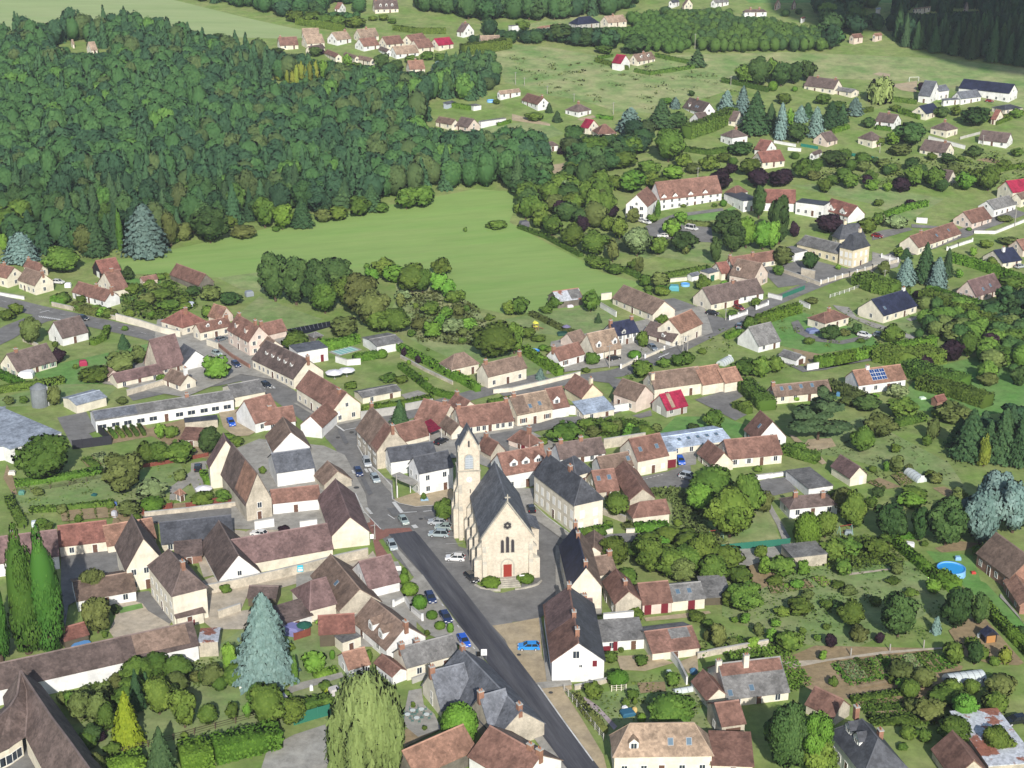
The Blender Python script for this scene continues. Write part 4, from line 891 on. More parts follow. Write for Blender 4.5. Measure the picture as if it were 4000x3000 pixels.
H('town_hall', 'cream stone town hall with steep slate pavilion roof', (606, 480), (737, 502), (893, 466), 662, 'R', 'q', wall='Y', roof='s', rise=4.6, ch=[(.75, .5, 1.2)], chc='Y', wl=(3, 2), wr=(3, 2), wst='x', wsz=(1.0, 1.7))
H('town_hall', 'long grey roofed wing of the stone town hall', (252, 447), (602, 533), 9, 615, 'L', wall='Y', roof='g', pitch=26, wl=6, wr=0, attic=False)
H('town_hall', 'rear slate pavilion of the stone town hall', (558, 384), (620, 408), (842, 388), 480, 'R', 'q', wall='Y', roof='s', rise=4.6, ch=[(.3, .5, 1.3)], chc='Y')
H('outbuilding', 'low grey flat roofed playground shelter', (112, 498), (230, 538), (326, 512), 568, 'R', 'f', wall='W', roof='g', cat='shelter', wl=0, wr=0)
tile(2, 1)
H('house', 'long red brown house with two brick chimneys', (1862, 612), (1906, 642), (2290, 578), 705, 'R', wall='C', roof='r', pitch=46, ch=[(.02,), (.5, .4, 1.4)])
H('cottage', 'small orange roofed cottage beside the red house', (1720, 662), (1812, 702), (1896, 690), 742, 'R', wall='C', roof='k')
H('garage', 'cream flat roofed garage with green door', (1640, 688), (1702, 715), (1815, 682), 778, 'R', 'f', wall='C', roof='S', garage=('R', .25, 1.8, 'g'))
H('shed', 'white garden shed with grey roof near the blue pool', (1518, 715), (1556, 728), (1622, 712), 775, 'R', wall='W', roof='S', cat='shed', wl=0, wr=0, pitch=25)
H('house', 'beige two storey house with arched veranda', (1880, 712), (2088, 752), (2232, 690), 845, 'L', wall='P', roof='b', pitch=42, dorm=[(.75, .3, 1.5)], wst='b')
H('semi_house', 'plum roofed semi with beige gable by the road', (1578, 905), (1722, 966), (1955, 912), 1034, 'R', wall='C', roof='d', pitch=42, wl=1, attic=False, garage=('R', .9, 1.8, 'k'))
H('semi_house', 'plum roofed semi, right half by the road', 8, (1962, 906), (2172, 868), 962, 'R', wall='W', roof='d', pitch=42, ch=[(.02,)])
H('bungalow', 'long brown roofed cream bungalow with walled yard', (870, 912), (1218, 1056), (1410, 1018), 1126, 'L', wall='C', roof='b', pitch=38, wl=5, wr=0, attic=False)
H('house', 'grey stone house with blue slate roof', (790, 1188), (905, 1240), (1098, 1205), 1338, 'R', wall='G', roof='n', pitch=40, dorm=[(.33, .02, 1.4, 1.0)], ch=[(.0,), (.95,)], wst='v', wr=(3, 2), wl=0, attic=False)
H('house', 'cream house with tan roof and two white dormers', (600, 1325), (715, 1390), (932, 1335), 1462, 'R', wall='C', roof='t', pitch=50, dorm=[(.22, .22, 1.7, 1.4), (.82, .22, 1.7, 1.4)], wl=0, garage=('R', .2, 2.0, 'W'))
H('house', 'white gabled house with red roof and brown shutters', (262, 1430), (408, 1455), (645, 1402), 1532, 'R', wall='W', roof='r', pitch=44, ch=[(.02,)], wl=0, wst='b', attic=False)
H('outbuilding', 'brown roofed outbuildings behind the shuttered house', (430, 1270), (540, 1312), (640, 1275), 1345, 'R', wall='P', roof='b', wl=0, wr=0)
H('cottage', 'low plum roofed cottage next to the stone house', (1165, 1205), (1388, 1292), (1452, 1235), 1336, 'L', wall='C', roof='d', pitch=38, dorm=[(.35, .1, 1.2, 1.0)], garage=('L', .15, 1.8, 'W'))
H('house', 'cream barn house with salmon roof on the road', 8, (1455, 1218), (1642, 1132), 1332, 'R', wall='C', roof='o', pitch=40, wr=2)
H('barn', 'old barn with rusty red and grey sheet roof', 7, (398, 946), (612, 916), 1002, 'R', wall='D', roof='R', roof2='g', pitch=32)
H('house', 'white house with grey brown roof right of the road', (1953, 1258), (2132, 1328), (2315, 1282), 1388, 'R', wall='W', roof='g', pitch=44, wl=0, attic=False)
tile(3, 1)
H('house', 'long cream house with red roof above the cedars', (1110, 462), (1300, 478), (1686, 358), 545, 'R', wall='C', roof='r', pitch=40, ch=[(.25,)], sky=[(.5, .4), (.8, .5)], wl=1, attic=False)
H('house', 'beige gabled house with red roof on the right lane', (1612, 242), (1762, 268), (1932, 222), 312, 'R', wall='P', roof='r', pitch=40)
H('house', 'white two storey house with grey roof, right lane', (1806, 112), (1955, 150), (2142, 102), 222, 'R', wall='W', roof='g', pitch=36)
H('house', 'cream house in the right top corner lane', (2090, 30), (2190, 60), (2330, 20), 135, 'R', wall='C', roof='b')
H('bungalow', 'cream bungalow with navy roof and tall white chimney', (1795, 535), (2030, 612), (2190, 585), 668, 'R', wall='C', roof='n', pitch=34, ch=[(.4, .4, 1.6)], chc='W')
H('house', 'beige gabled house cut by the right edge', (2105, 462), (2205, 502), (2330, 470), 545, 'R', wall='P', roof='r')
H('house', 'pink gabled house with plum roof and skylights', (1626, 856), (1798, 898), (2026, 832), 948, 'R', wall='P', roof='p', pitch=48, sky=[(.35, .25), (.65, .35)], wst='b')
H('house', 'navy roofed cream house with long lawn', (753, 1012), (1000, 1066), (1308, 985), 1136, 'R', wall='C', roof='n', pitch=38, ch=[(.95,)], chc='W', sky=[(.15, .35)], wl=1, wr=4, attic=False)
H('bungalow', 'cream bungalow with red hipped roof and round drive', (320, 1095), (495, 1134), (718, 1086), 1204, 'R', 'h', wall='C', roof='r', pitch=30, ch=[(.5,)])
H('garage', 'small white garage with grey roof in the garden', (103, 1405), (246, 1452), (316, 1422), 1505, 'L', wall='W', roof='g', pitch=26, garage=('R', .5, 2, 'w'), wl=0, wr=0)
H('house', 'white house with orange roof and solar panels', (640, 1602), (785, 1666), (1200, 1618), 1752, 'R', wall='W', roof='o', pitch=40, ch=[(.3, .7)], chc='W', wl=0, attic=False)
tile(3, 2)
H('house', 'long tan brown roofed house with four skylights', (-78, 70), (62, 106), (555, 70), 176, 'R', wall='C', roof='b', pitch=40, sky=[(.15, .6), (.3, .6), (.5, .65), (.7, .65)], ch=[(.02,)], wl=0)
H('garage', 'cream gabled garage with plum roof in the orchard', (550, 706), (712, 808), (856, 782), 885, 'L', wall='C', roof='p', pitch=44, garage=('R', .65, 1.0, 'W'), wl=0, wr=0, attic=False)
H('garage', 'row of flat concrete roofed garages', (155, 762), (352, 920), (560, 890), 965, 'L', 'f', wall='W', roof='g', wl=0, wr=0)
H('bungalow', 'white bungalow with dark hipped roof and chimney', (86, 992), (190, 1078), (606, 1042), 1166, 'R', 'h', wall='W', roof='d', pitch=30, ch=[(.75, .35, 1.2), (.2,)])
H('shed', 'long low shed with rusty brown and grey roof', 6, (215, 1515), (510, 1482), 1596, 'R', 'f', wall='S', roof='g', cat='shed', wl=0, wr=0)
H('shed', 'little red play hut on the right lawn', (1405, 130), (1465, 150), (1545, 135), 178, 'R', wall='K', roof='k', cat='shed', wl=0, wr=0)
H('house', 'brick house with brown roof at the right edge', (1862, 1452), (2092, 1672), (2330, 1590), 1790, 'L', wall='K', roof='b', pitch=44, wl=4)
# ---- left: warehouse and long school building
tile(0, 2)
H('warehouse', 'big pale grey warehouse roof, right bay', 30, (92, 580), (530, 435), 690, 'R', 'f', wall='W', roof='a', cat='warehouse')
H('warehouse', 'big pale grey warehouse roof at the left edge', 28, (-330, 600), (98, 545), 705, 'R', 'f', wall='W', roof='a', cat='warehouse')
H('garage', 'corrugated cream garage with blue grey roof', (522, 128), (660, 182), (926, 118), 258, 'R', wall='C', roof='a', pitch=12, wl=0, wr=0)
H('school', 'long low cream school with grey roof', (738, 245), (825, 316), (2020, 132), 420, 'R', wall='W', roof='g', pitch=18, wl=0, wr=11, wsz=(1.9, 1.1), attic=False, ch=[(.68,)])
H('school', 'grey roofed cream hall at the school right end', 9, (2028, 112), (2290, 62), 200, 'R', wall='C', roof='g', pitch=22, wr=0)
H('shed', 'red roofed brick shed in the school garden', 5, (1560, 478), (1742, 486), 505, 'R', 's', wall='S', roof='r', cat='shed')
H('shed', 'flat dark roofed shed behind the brick shed', 3, (1600, 345), (1880, 318), 372, 'R', 'f', wall='S', roof='s', cat='shed')
H('house', 'white house with dark red roof beside the yard', (2080, 236), (2205, 335), (2390, 262), 425, 'R', wall='W', roof='r', rise=4.5, wl=0)
H('house', 'cream gabled house with plum roof by the gravel drive', (1768, 664), (1812, 720), (2120, 690), 905, 'L', wall='C', roof='p', rise=6.2, wl=0, wr=(1, 2))
H('barn', 'tall stone gabled barn with plum and orange roof', (1900, 768), (2126, 1032), (2356, 1012), 1196, 'L', wall='S', roof='d', rise=6.6, wl=0, wr=1, attic=False)
H('gatehouse', 'tiny red roofed gatehouse by the timber fence', (1516, 940), (1556, 958), (1594, 945), 1004, 'R', 'h', wall='P', roof='o', pitch=50, cat='gatehouse')
G1 = 'red roofed row at the left edge'
H('row_house', 'red roofed row house with cream wall behind poplars', 8, (515, 1400), (925, 1352), 1500, 'R', wall='C', roof='k', pitch=34, group=G1)
H('row_house', 'salmon roofed row house beside the slate barn', 8, (930, 1396), (1345, 1325), 1470, 'R', wall='C', roof='o', pitch=34, group=G1)
H('row_house', 'plum roofed row house at the left edge behind poplars', 10, (-120, 1560), (505, 1478), 1680, 'R', wall='W', roof='p', pitch=34, group=G1, ch=[(.4,)])
H('barn', 'long slate roofed barn behind the hall courtyard', 9, (1400, 1382), (2012, 1315), 1430, 'R', wall='S', roof='s', pitch=32)
H('barn', 'brown roofed barn with white gable below the slate barn', (1728, 1388), (1895, 1688), (2250, 1630), 1760, 'L', wall='W', roof='d', rise=4.6, wl=0)
zoom(0, 2100, 2.765)
H('hall', 'plum roofed block of the cream courtyard building', (1200, 90), (1366, 342), (1790, 300), 590, 'L', wall='C', roof='d', rise=6, wl=0, wr=(3, 2), attic=False)
H('hall', 'long cream courtyard building with hipped brown roof', (1625, 300), (1862, 628), (2212, 520), 965, 'L', 'h', wall='C', roof='d', rise=4.2, wl=(5, 2), wr=0, ch=[(.2,)])
H('outbuilding', 'cream lean-to with tall white chimney', 4.5, (1912, 868), (2195, 805), 985, 'R', 's', wall='C', roof='d', garage=('R', .5, 1.6, 'k', 1.2))
H('outbuilding', 'wide brown roofed outbuilding beside the poplars', 11, (835, 682), (1465, 572), 800, 'R', wall='W', roof='b', pitch=20, wr=3)
H('carport', 'red roofed carport by the poplars', 5, (700, 1112), (952, 1040), 1170, 'R', wall='N', roof='k', pitch=25, cat='carport')
# ---- centre village
tile(1, 2)
H('street_house', 'cream corner house with plum roof at the junction', (352, 28), (668, 224), (900, 168), 348, 'L', wall='C', roof='r', pitch=44, wl=6, wr=(2, 1), ch=[(.12, .4, 1.2)], wst='.')
H('house', 'brown red roofed house with big white gable', (388, 350), 1, 1, 400, 'L') if 0 else None
H('house', 'white gabled house with red roof at the junction', (388, 345), (567, 374), 9, 464, 'L', wall='W', roof='r', rise=3.6, wl=0, wr=0) if 0 else None
H('house', 'white gabled house with red roof by the crossing', 10, (385, 352), (567, 372), 450, 'L', wall='W', roof='r', pitch=42, wl=0, wr=0, attic=False)
H('house', 'red brown roofed house behind the white gable', (2, 288), (78, 348), (345, 320), 405, 'R', wall='W', roof='r', pitch=44, ch=[(.25,)])
H('house', 'white gable fronted house with olive brown roof', (72, 448), (150, 578), (468, 545), 645, 'L', wall='W', roof='b', pitch=44, wl=0, wr=0, attic=False)
H('barn', 'white walled barn with corrugated slate roof', (45, 612), (180, 764), (512, 742), 898, 'R', wall='W', roof='S', pitch=30, wl=0, wr=0)
H('house', 'brown roofed gabled house beside the slate barn', (478, 790), (590, 868), (834, 832), 935, 'L', wall='S', roof='b', pitch=38, wl=0, wr=0)
H('outbuilding', 'low white building with orange brown roof', 6, (145, 1028), (552, 986), 1136, 'R', wall='W', roof='r', pitch=30, wr=1)
H('barn', 'tall plum roofed barn with cream gable on the square', (545, 978), (656, 1312), (976, 1270), 1428, 'L', wall='C', roof='p', pitch=44, wl=0, wr=0, attic=False)
H('barn', 'long plum roofed barn behind the sign wall', 8.5, (-160, 1562), (662, 1416), 1660, 'R', wall='C', roof='p', rise=3.6, wr=0)
H('outbuilding', 'flat grey roofed building beside the green hedge', (845, 66), (922, 118), (1250, 56), 158, 'R', wall='C', roof='g', pitch=12, wr=2, wl=0)
H('street_house', 'old brown roofed street house with white front', (918, 378), (1044, 582), (1272, 505), 738, 'L', wall='S', roof='b', rise=5.2, ch=[(1.0, .5, 1.0), (.0, .5, 1)], wl=(4, 2), wr=0, wst='v', attic=False)
H('house', 'orange brown roof beside the old street house', 7, (1272, 494), (1502, 432), 525, 'R', wall='C', roof='r', pitch=40, wr=0)
H('house', 'plum roofed house above the magenta awning', (1410, 275), (1600, 345), (1712, 250), 380, 'L', wall='C', roof='r', pitch=42, ch=[(.2,)])
H('house', 'red roofed house with cream gable right of the spruce', (1688, 158), (1782, 228), (1882, 184), 262, 'L', wall='C', roof='r', ch=[(.9,)])
H('row_house', 'long brown roofed row house behind the church tower', 8.5, (1775, 374), (2222, 312), 452, 'R', wall='C', roof='r', pitch=40, wr=8, wst='c', ch=[(.05,), (.97,)])
H('house', 'half timbered cottage in front of the brown row', (1612, 350), (1690, 432), (1788, 392), 482, 'L', wall='C', roof='b', pitch=44)
H('shop', 'white two storey shop with slate roof, rear half', (1078, 600), (1166, 668), (1560, 618), 790, 'R', wall='W', roof='s', pitch=38, wl=(2, 1), wr=(1, 1), attic=False)
H('shop', 'white gabled house with slate roof on the square', (1320, 690), (1412, 768), (1702, 708), 968, 'R', wall='W', roof='s', pitch=42, wl=(2, 2), wr=(2, 2), wst='.', attic=False)
zoom(1700, 1600, 2.2117)
H('house', 'steep red roofed house just right of the tower', (372, 325), (482, 388), (600, 352), 430, 'L', wall='S', roof='r', pitch=50, wl=0, wr=0, ch=[(.9,)])
H('cottage', 'old hipped cottage with crimson doors behind the church', (640, 255), (815, 318), (905, 270), 348, 'L', 'h', wall='P', roof='r', pitch=48, ch=[(.3, .5, 1.5)], garage=('L', .3, 1.2, 'k'))
H('row_house', 'white row house with orange roof and slate dormers', 8, (602, 562), (985, 492), 705, 'R', wall='W', roof='r', pitch=42, dorm=[(.25, .3, 2, 1.1), (.52, .3, 2, 1.1), (.8, .3, 2, 1.1)], ch=[(.98,)], wr=3)
tile(2, 2)
H('presbytery', 'large cream slate roofed house right of the church', (188, 782), (540, 1046), (792, 996), 1302, 'L', 'H', wall='C', roof='s', rise=4.4, ch=[(.45,), (.98,)], wl=(7, 2), wr=(2, 2), wst='x', wsz=(1.0, 1.7))
H('presbytery', 'rear slate wing of the large cream house', 8, (555, 790), (692, 748), 900, 'R', 'h', wall='C', roof='s', pitch=36, wr=1)
H('row_house', 'cream row house with pinkish roof and green shutters', 8, (46, 264), (350, 206), 372, 'R', wall='C', roof='t', pitch=40, roof2='r', sky=[(.42, .3), (.7, .35)], ch=[(.1,)], wst='b')
H('row_house', 'dark red roofed row house with white dormer', 8.5, (350, 212), (492, 186), 302, 'R', wall='W', roof='r', pitch=42, dorm=[(.35, .2, 1.9, 1.3)], garage=('R', .5, 3, 'W'), wr=0)
H('house', 'yellow gabled house with brown roof by the bend', (440, 30), (606, 118), (796, 92), 205, 'L', wall='Y', roof='r', pitch=44, ch=[(.1, .5, 1.6)], chc='Y', wl=0, wr=0, attic=False)
H('house', 'beige house with brown roof and white gable', (878, 78), (1072, 142), (1224, 88), 248, 'L', wall='P', roof='b', pitch=42, wr=0, attic=False)
G2 = 'long salmon roofed row by the lane'
tile(2, 1)
H('row_house', 'long salmon roofed row house with cream chimney', (1142, 1625), (1232, 1698), (1648, 1640), 1800, 'R', wall='C', roof='b', pitch=42, ch=[(.02, .3, 1.6)], chc='Y', wr=2, group=G2)
H('row_house', 'middle step of the long salmon roofed row', 9, (1650, 1664), (1840, 1634), 1756, 'R', wall='C', roof='o', pitch=36, wr=0, group=G2)
H('row_house', 'rightmost low step of the salmon roofed row', 7, (1842, 1648), (1986, 1622), 1738, 'R', wall='C', roof='o', pitch=36, wr=0, group=G2)
tile(2, 2)
H('workshop', 'grey gabled workshop with crimson sheet roof', (1205, 160), (1338, 222), (1520, 184), 290, 'R', wall='G', roof='m', pitch=44, garage=('L', .55, 1.6, 'W', 2.4), wr=2, wl=0)
H('shed', 'low shed with pale glass roof by the yellow house', 6, (622, 262), (882, 216), 305, 'R', 's', wall='C', roof='l', cat='shed')
H('house', 'dark plum roofed house with white left gable', (332, 568), (418, 644), (806, 592), 695, 'R', wall='W', roof='d', pitch=42, ch=[(.1,), (.55,)], wl=0, attic=False, wr=5)
H('house', 'white house with mottled brown roof and oval window', (688, 680), (775, 746), (1085, 692), 822, 'R', wall='W', roof='b', pitch=42, sky=[(.8, .5)], wl=0)
H('row_house', 'cream row house with brown roof beside crimson garage', 8.5, (1088, 662), (1348, 610), 798, 'R', wall='C', roof='r', pitch=42, sky=[(.2, .45), (.75, .45)], wr=3, wst='x')
H('workshop', 'pale blue metal roofed workshop with skylights', 12, (1352, 560), (1888, 482), 612, 'R', wall='C', roof='l', pitch=12, sky=[(.25, .6), (.4, .6), (.55, .6), (.7, .6), (.85, .6)], wr=4)
H('garage', 'cream garage with crimson door and flat roof', 6, (1350, 600), (1425, 590), 728, 'R', 'f', wall='C', roof='l', garage=('R', .45, 2.2, 'k'))
H('house', 'steep gabled house with orange brown roof by big pines', (1583, 596), (1740, 700), (1926, 690), 765, 'L', wall='C', roof='r', pitch=46, wl=2, wr=0)
H('house', 'long white house with brown roof beside the lawn', 8, (1880, 645), (2332, 602), 728, 'R', wall='C', roof='r', pitch=38, wr=4, wst='v')
H('house', 'dark red roofed house with white right gable', (1993, 390), (2114, 482), (2376, 462), 568, 'L', wall='W', roof='r', pitch=48, sky=[(.4, .5)], wr=2)
H('house', 'orange roofed house with two skylights behind presbytery', 8, (738, 930), (922, 908), 992, 'R', wall='S', roof='r', pitch=40, sky=[(.2, .6), (.7, .6)], wr=1)
H('outbuilding', 'long dark red roof sloping behind the lane garden', (866, 760), (1020, 1000), (1235, 985), 1045, 'L', wall='S', roof='r', pitch=40, wl=0, wr=0)
H('cottage', 'cream cottage with hipped brown roof and low wall', (985, 1070), (1048, 1154), (1358, 1116), 1238, 'R', 'H', wall='C', roof='r', pitch=42, wr=0, wl=0)
# ---- bottom left
tile(0, 3)
H('longhouse', 'very long white walled building with dark roof', 8, (-420, 1068), (1712, 592), 1210, 'R', wall='W', roof='d', rise=2.6, wr=0)
H('shed', 'small shed with patchy pink sheet roof', 5, (1716, 590), (1882, 582), 702, 'R', 'f', wall='S', roof='R', cat='shed')
tile(1, 3)
H('house', 'plum hipped roof with white left wall', (312, 122), (470, 294), (690, 238), 400, 'R', 'H', wall='C', roof='p', pitch=38, wl=0, wr=0)
H('house', 'tall mottled brown roof in the lower left cluster', (500, -10), (722, 296), (1062, 200), 370, 'L', wall='S', roof='b', pitch=40, sky=[(.45, .5)], wl=0, wr=0, attic=False)
H('house', 'white house with plum roof beside the street', 9, (976, 106), (1240, 42), 204, 'R', wall='W', roof='p', pitch=40, wr=0)
H('outbuilding', 'low dark lean-to by the blue spruce', 5, (225, 416), (480, 338), 475, 'R', 's', wall='W', roof='d')
H('barn', 'open timber barn with red roof over red chairs', 6, (548, 500), (850, 480), 615, 'R', wall='N', roof='k', pitch=34)
H('outbuilding', 'cream box shaped annex with flat grey roof', (665, 542), (748, 592), (912, 545), 668, 'R', 'f', wall='C', roof='g', wr=1, garage=('R', .45, .0, 'w') if 0 else None)
H('cottage', 'small cottage with orange roof by the garden', (705, 692), (800, 802), (982, 758), 850, 'R', wall='W', roof='o', pitch=36, wr=0, wl=1)
H('house', 'white house with sweeping brown roof beside the street', (872, 378), (1128, 632), (1432, 500), 725, 'L', wall='W', roof='b', pitch=40, dorm=[(.25, .15, 1.8, 1.6), (.55, .15, 1.8, 1.6)], ch=[(.0,)], wl=2, wr=0, attic=False)
H('house', 'cream house with mottled slate roof beside the street', (1240, 650), (1305, 786), (1735, 652), 905, 'R', wall='C', roof='g', pitch=38, ch=[(.03,), (.35, .6, 1)], wr=2, wl=0)
H('outbuilding', 'small brown roofed wing left of the slate house', 5, (1040, 800), (1303, 795), 905, 'R', wall='W', roof='r', pitch=34, wl=0, wr=0) if 0 else H('outbuilding', 'small brown roofed wing left of the slate house', (1036, 745), (1182, 865), (1303, 812), 922, 'L', wall='W', roof='r', pitch=32, wl=0, wr=0)
H('house', 'big blue slate roofed house along the dark road', (1605, 835), (2078, 1392), (2450, 1235), 1510, 'L', wall='S', roof='S', pitch=40, ch=[(.98,), (.02,)], wl=0, wr=0, attic=False)
H('house', 'left slate gabled wing of the roadside house', (1437, 945), (1602, 1150), (1880, 1080), 1225, 'R', wall='C', roof='S', pitch=50, ch=[(.02,)], wl=(1, 1), wr=0)
H('house', 'lower slate gabled wing of the roadside house', (1850, 1160), (2040, 1382), (2240, 1310), 1480, 'R', wall='S', roof='S', pitch=50, ch=[(.02,)], wl=0, wr=0)
H('barn', 'salmon roofed barn at the bottom edge', (1172, 1545), (1385, 1725), (1895, 1490), 1850, 'R', wall='D', roof='o', pitch=36, wl=0, wr=0)
tile(2, 3)
H('house', 'mottled brown roofed house at the bottom centre', (-380, 1560), (60, 1810), (438, 1600), 1960, 'L', wall='W', roof='r', roof2='b', pitch=34, ch=[(.2,), (.02,)], wl=0, wr=0)
H('house', 'white gable fronted house on the sandy square', (282, 250), (346, 738), (796, 724), 920, 'L', wall='W', roof='r', roof2='s', pitch=38, wl=0, wr=0, ch=[(.12, .5, 1.5), (.45, .5, 1.2), (.97, .5, 1.2)], attic=False)
H('cottage', 'small red roofed rear house behind the white gable', 6, (575, 356), (700, 352), 405, 'R', wall='W', roof='p', pitch=36, wl=0, wr=0, ch=[(.5,)])
H('outbuilding', 'low white outbuilding with crimson shutters', 5.5, (760, 568), (1142, 540), 655, 'R', 's', wall='W', roof='g', garage=[('R', .15, 1.6, 'k', 1.1), ('R', .35, .8, 'k', 2)])
H('barn', 'stone barn with red and grey patched roof', (1095, 450), (1215, 664), (1612, 604), 735, 'R', wall='C', roof='r', roof2='g', pitch=20, wl=0, wr=1)
H('house', 'narrow stone gabled house with brown roof', (788, 45), (896, 236), (1118, 215), 372, 'L', wall='S', roof='r', pitch=42, ch=[(.3,)], wl=(2, 2), wr=0, attic=False)
H('outbuilding', 'brown roofed stable with two crimson doors', 7, (1130, 242), (1380, 218), 338, 'R', wall='P', roof='r', pitch=36, garage=[('R', .18, 1.4, 'k'), ('R', .76, 1.4, 'k')], wr=0)
H('outbuilding', 'grey roofed stable with a single crimson door', 7, (1382, 216), (1666, 188), 308, 'R', wall='C', roof='g', pitch=24, sky=[(.25, .5), (.6, .5)], garage=('R', .6, 1.4, 'k'), wr=0)
H('shed', 'open dark shed with grey sheet roof', 6, (1670, 186), (1886, 174), 252, 'R', 's', wall='N', roof='g', cat='shed')
H('house', 'dark slate townhouse with cream gable', (408, -262), (500, 98), (776, 100), 300, 'L', wall='C', roof='n', roof2='b', rise=4.2, wl=(4, 2), wr=0, ch=[(.05,), (.75,), (1.0, .5, 1.2)], attic=False)
H('house', 'brown roofed house behind the slate townhouse', (560, -330), (610, -190), (780, -145), -60, 'L', wall='C', roof='b', pitch=36, wl=0, wr=0)
H('house', 'small brown house between townhouse and big trees', 6, (705, -5), (900, -40), 60, 'R', wall='C', roof='b', pitch=38, ch=[(.95,)], wr=0)
H('house', 'wide tan hipped roof at the bottom edge', (832, 1385), (886, 1558), (1728, 1552), 1735, 'R', 'H', wall='C', roof='t', rise=4.2, dorm=[(.2, .25, 1.5, 1.3)], sky=[(.58, .4), (.77, .4)], wr=(5, 1), wl=0) if 0 else H('house', 'wide tan roofed cream house at the bottom edge', (828, 1380), (886, 1558), (1728, 1552), 1735, 'R', 'h', wall='C', roof='t', rise=4.2, dorm=[(.2, .2, 1.5, 1.3)], sky=[(.58, .4), (.77, .4)], wr=(5, 1), wl=0)
H('outbuilding', 'brown roofed annex right of the tan roof', 7, (1732, 1630), (2078, 1642), 1740, 'R', 's', wall='C', roof='r')
H('garage', 'stone garage with brown roof and dark doors', 7, (1815, 1292), (2012, 1266), 1442, 'R', wall='S', roof='r', pitch=30, garage=('R', .5, 2.6, 'w', 2.6), wr=0)
H('house', 'large slate roofed house with red tiled top', (1662, 800), (1862, 1058), (2402, 1010), 1112, 'R', wall='C', roof='g', roof2='r', pitch=36, ch=[(.0, .5, .8), (.42, .42, 2.4)], chc='C', sky=[(.06, .12), (.42, .2)], wl=0, wr=3, attic=False)
H('cottage', 'brown roofed cottage with cream gable before the slate', (1560, 908), (1690, 1068), (1872, 1038), 1132, 'L', wall='C', roof='r', pitch=42, wl=0, wr=0, attic=False)
tile(3, 3)
H('barn', 'reddish brown barn roof in the vegetable gardens', (335, 1100), (568, 1214), (705, 1120), 1300, 'L', wall='S', roof='r', pitch=42, wl=0, wr=0)
H('house', 'long slate townhouse with hipped grey end', (562, 1340), (830, 1720), (1180, 1640), 1900, 'L', 'h', wall='W', roof='s', rise=4, dorm=[(.75, .4, 2.2, 1.0), (.5, .4, 2.2, 1.0)], wl=(5, 1), ch=[(.9,), (.55, .8, 1.4)])
H('barn', 'brown gabled barn at the bottom right', (1448, 1492), (1600, 1745), (1905, 1700), 1830, 'L', wall='S', roof='r', pitch=44, wl=0, wr=0)
H('shed', 'large patchy rust and white sheet roofed shed', 16, (1905, 1660), (2330, 1630), 1720, 'R', 'f', wall='S', roof='R', cat='shed')
H('cabin', 'small orange timber cabin beside the long hedge', (1840, 478), (1880, 515), (1982, 505), 582, 'L', wall='B', roof='n', pitch=34, cat='cabin', garage=('R', .5, 1.8, 'o', 1.7))
H('outbuilding', 'low brick wing before the right edge house', (2060, 40), (2180, 250), (2330, 230), 330, 'L', wall='K', roof='o', pitch=38)
# old market hall with swept roof in the bottom left corner
tile(0, 3)
hg = G(330, 1110); hall = bpy.data.objects.new('market_hall', None); C.objects.link(hall); hall.location = hg
tag(hall, 'large old hall with sweeping brown roof in the bottom left corner', 'hall'); REG.append(('large hall with sweeping brown roof', hg.x-8, hg.y-14, hall))
def HP(x, y, z): return P(x, y, z)-hg
RG = [HP(178, 826, 9.4), HP(300, 1010, 8.6), HP(440, 1220, 8.6), HP(600, 1432, 8.8), HP(900, 1850, 8.8)]
RE = [HP(345, 935, 3.6), HP(480, 1105, 3.4), HP(640, 1330, 3.4), HP(800, 1556, 3.4), HP(1010, 1850, 3.4)]
VL = [HP(178, 826, 9.4), HP(232, 985, 7.4), HP(238, 1200, 5.4), HP(222, 1392, 3.7)]
LE = [HP(222, 1392, 3.7), HP(290, 1520, 3.5), HP(372, 1680, 3.5), HP(480, 1880, 3.5)]
BR = [HP(178, 826, 9.4), HP(150, 1030, 7.9), HP(90, 1130, 7.6), HP(-20, 1232, 7.6), HP(-200, 1380, 7.6)]
BF = [HP(222, 1392, 3.7), HP(190, 1405, 3.6), HP(75, 1490, 3.5), HP(-40, 1545, 3.5), HP(-200, 1620, 3.5)]
BB = [HP(178, 826, 9.4), HP(28, 1045, 4.2), HP(40, 1130, 4.2), HP(-60, 1200, 4.2), HP(-220, 1300, 4.2)]
hr_ = MB()
def strip(a, b):
    for i in range(len(a)-1):
        hr_.poly([a[i], a[i+1], b[i+1]]); hr_.poly([a[i], b[i+1], b[i]])
strip(RG, RE); hr_.poly([RG[0], VL[1], RG[1]]).poly([RG[1], VL[1], VL[2], RG[2]]).poly([RG[2], VL[2], VL[3], RG[3]]).poly([RG[3], LE[0], LE[2], RG[4]]).poly([LE[2], LE[3], RG[4]])
hr_.poly([VL[0], BR[1], VL[1]]).poly([VL[1], BR[1], BR[2], VL[2]]).poly([VL[2], BR[2], BF[2], VL[3]]).poly([BR[2], BR[3], BF[3], BF[2]]).poly([BR[3], BR[4], BF[4], BF[3]])
strip(BR, BB)
me_ = new_mesh('roof', hr_.v, hr_.f, [rm('d')], hr_.m); ho_ = link('roof', me_, hall); so_ = ho_.modifiers.new('thick', 'SOLIDIFY'); so_.thickness = .2; so_.offset = 0
rl = MB()
for L_ in (RG, BR, VL):
    for i in range(len(L_)-1): rl.bar(L_[i]+Vector((0, 0, .15)), L_[i+1]+Vector((0, 0, .15)), .35, .18)
rl.link('ridge_tiles', [mat('ridge_d', (.2, .15, .14), 'plain')], hall)
wl_ = MB()
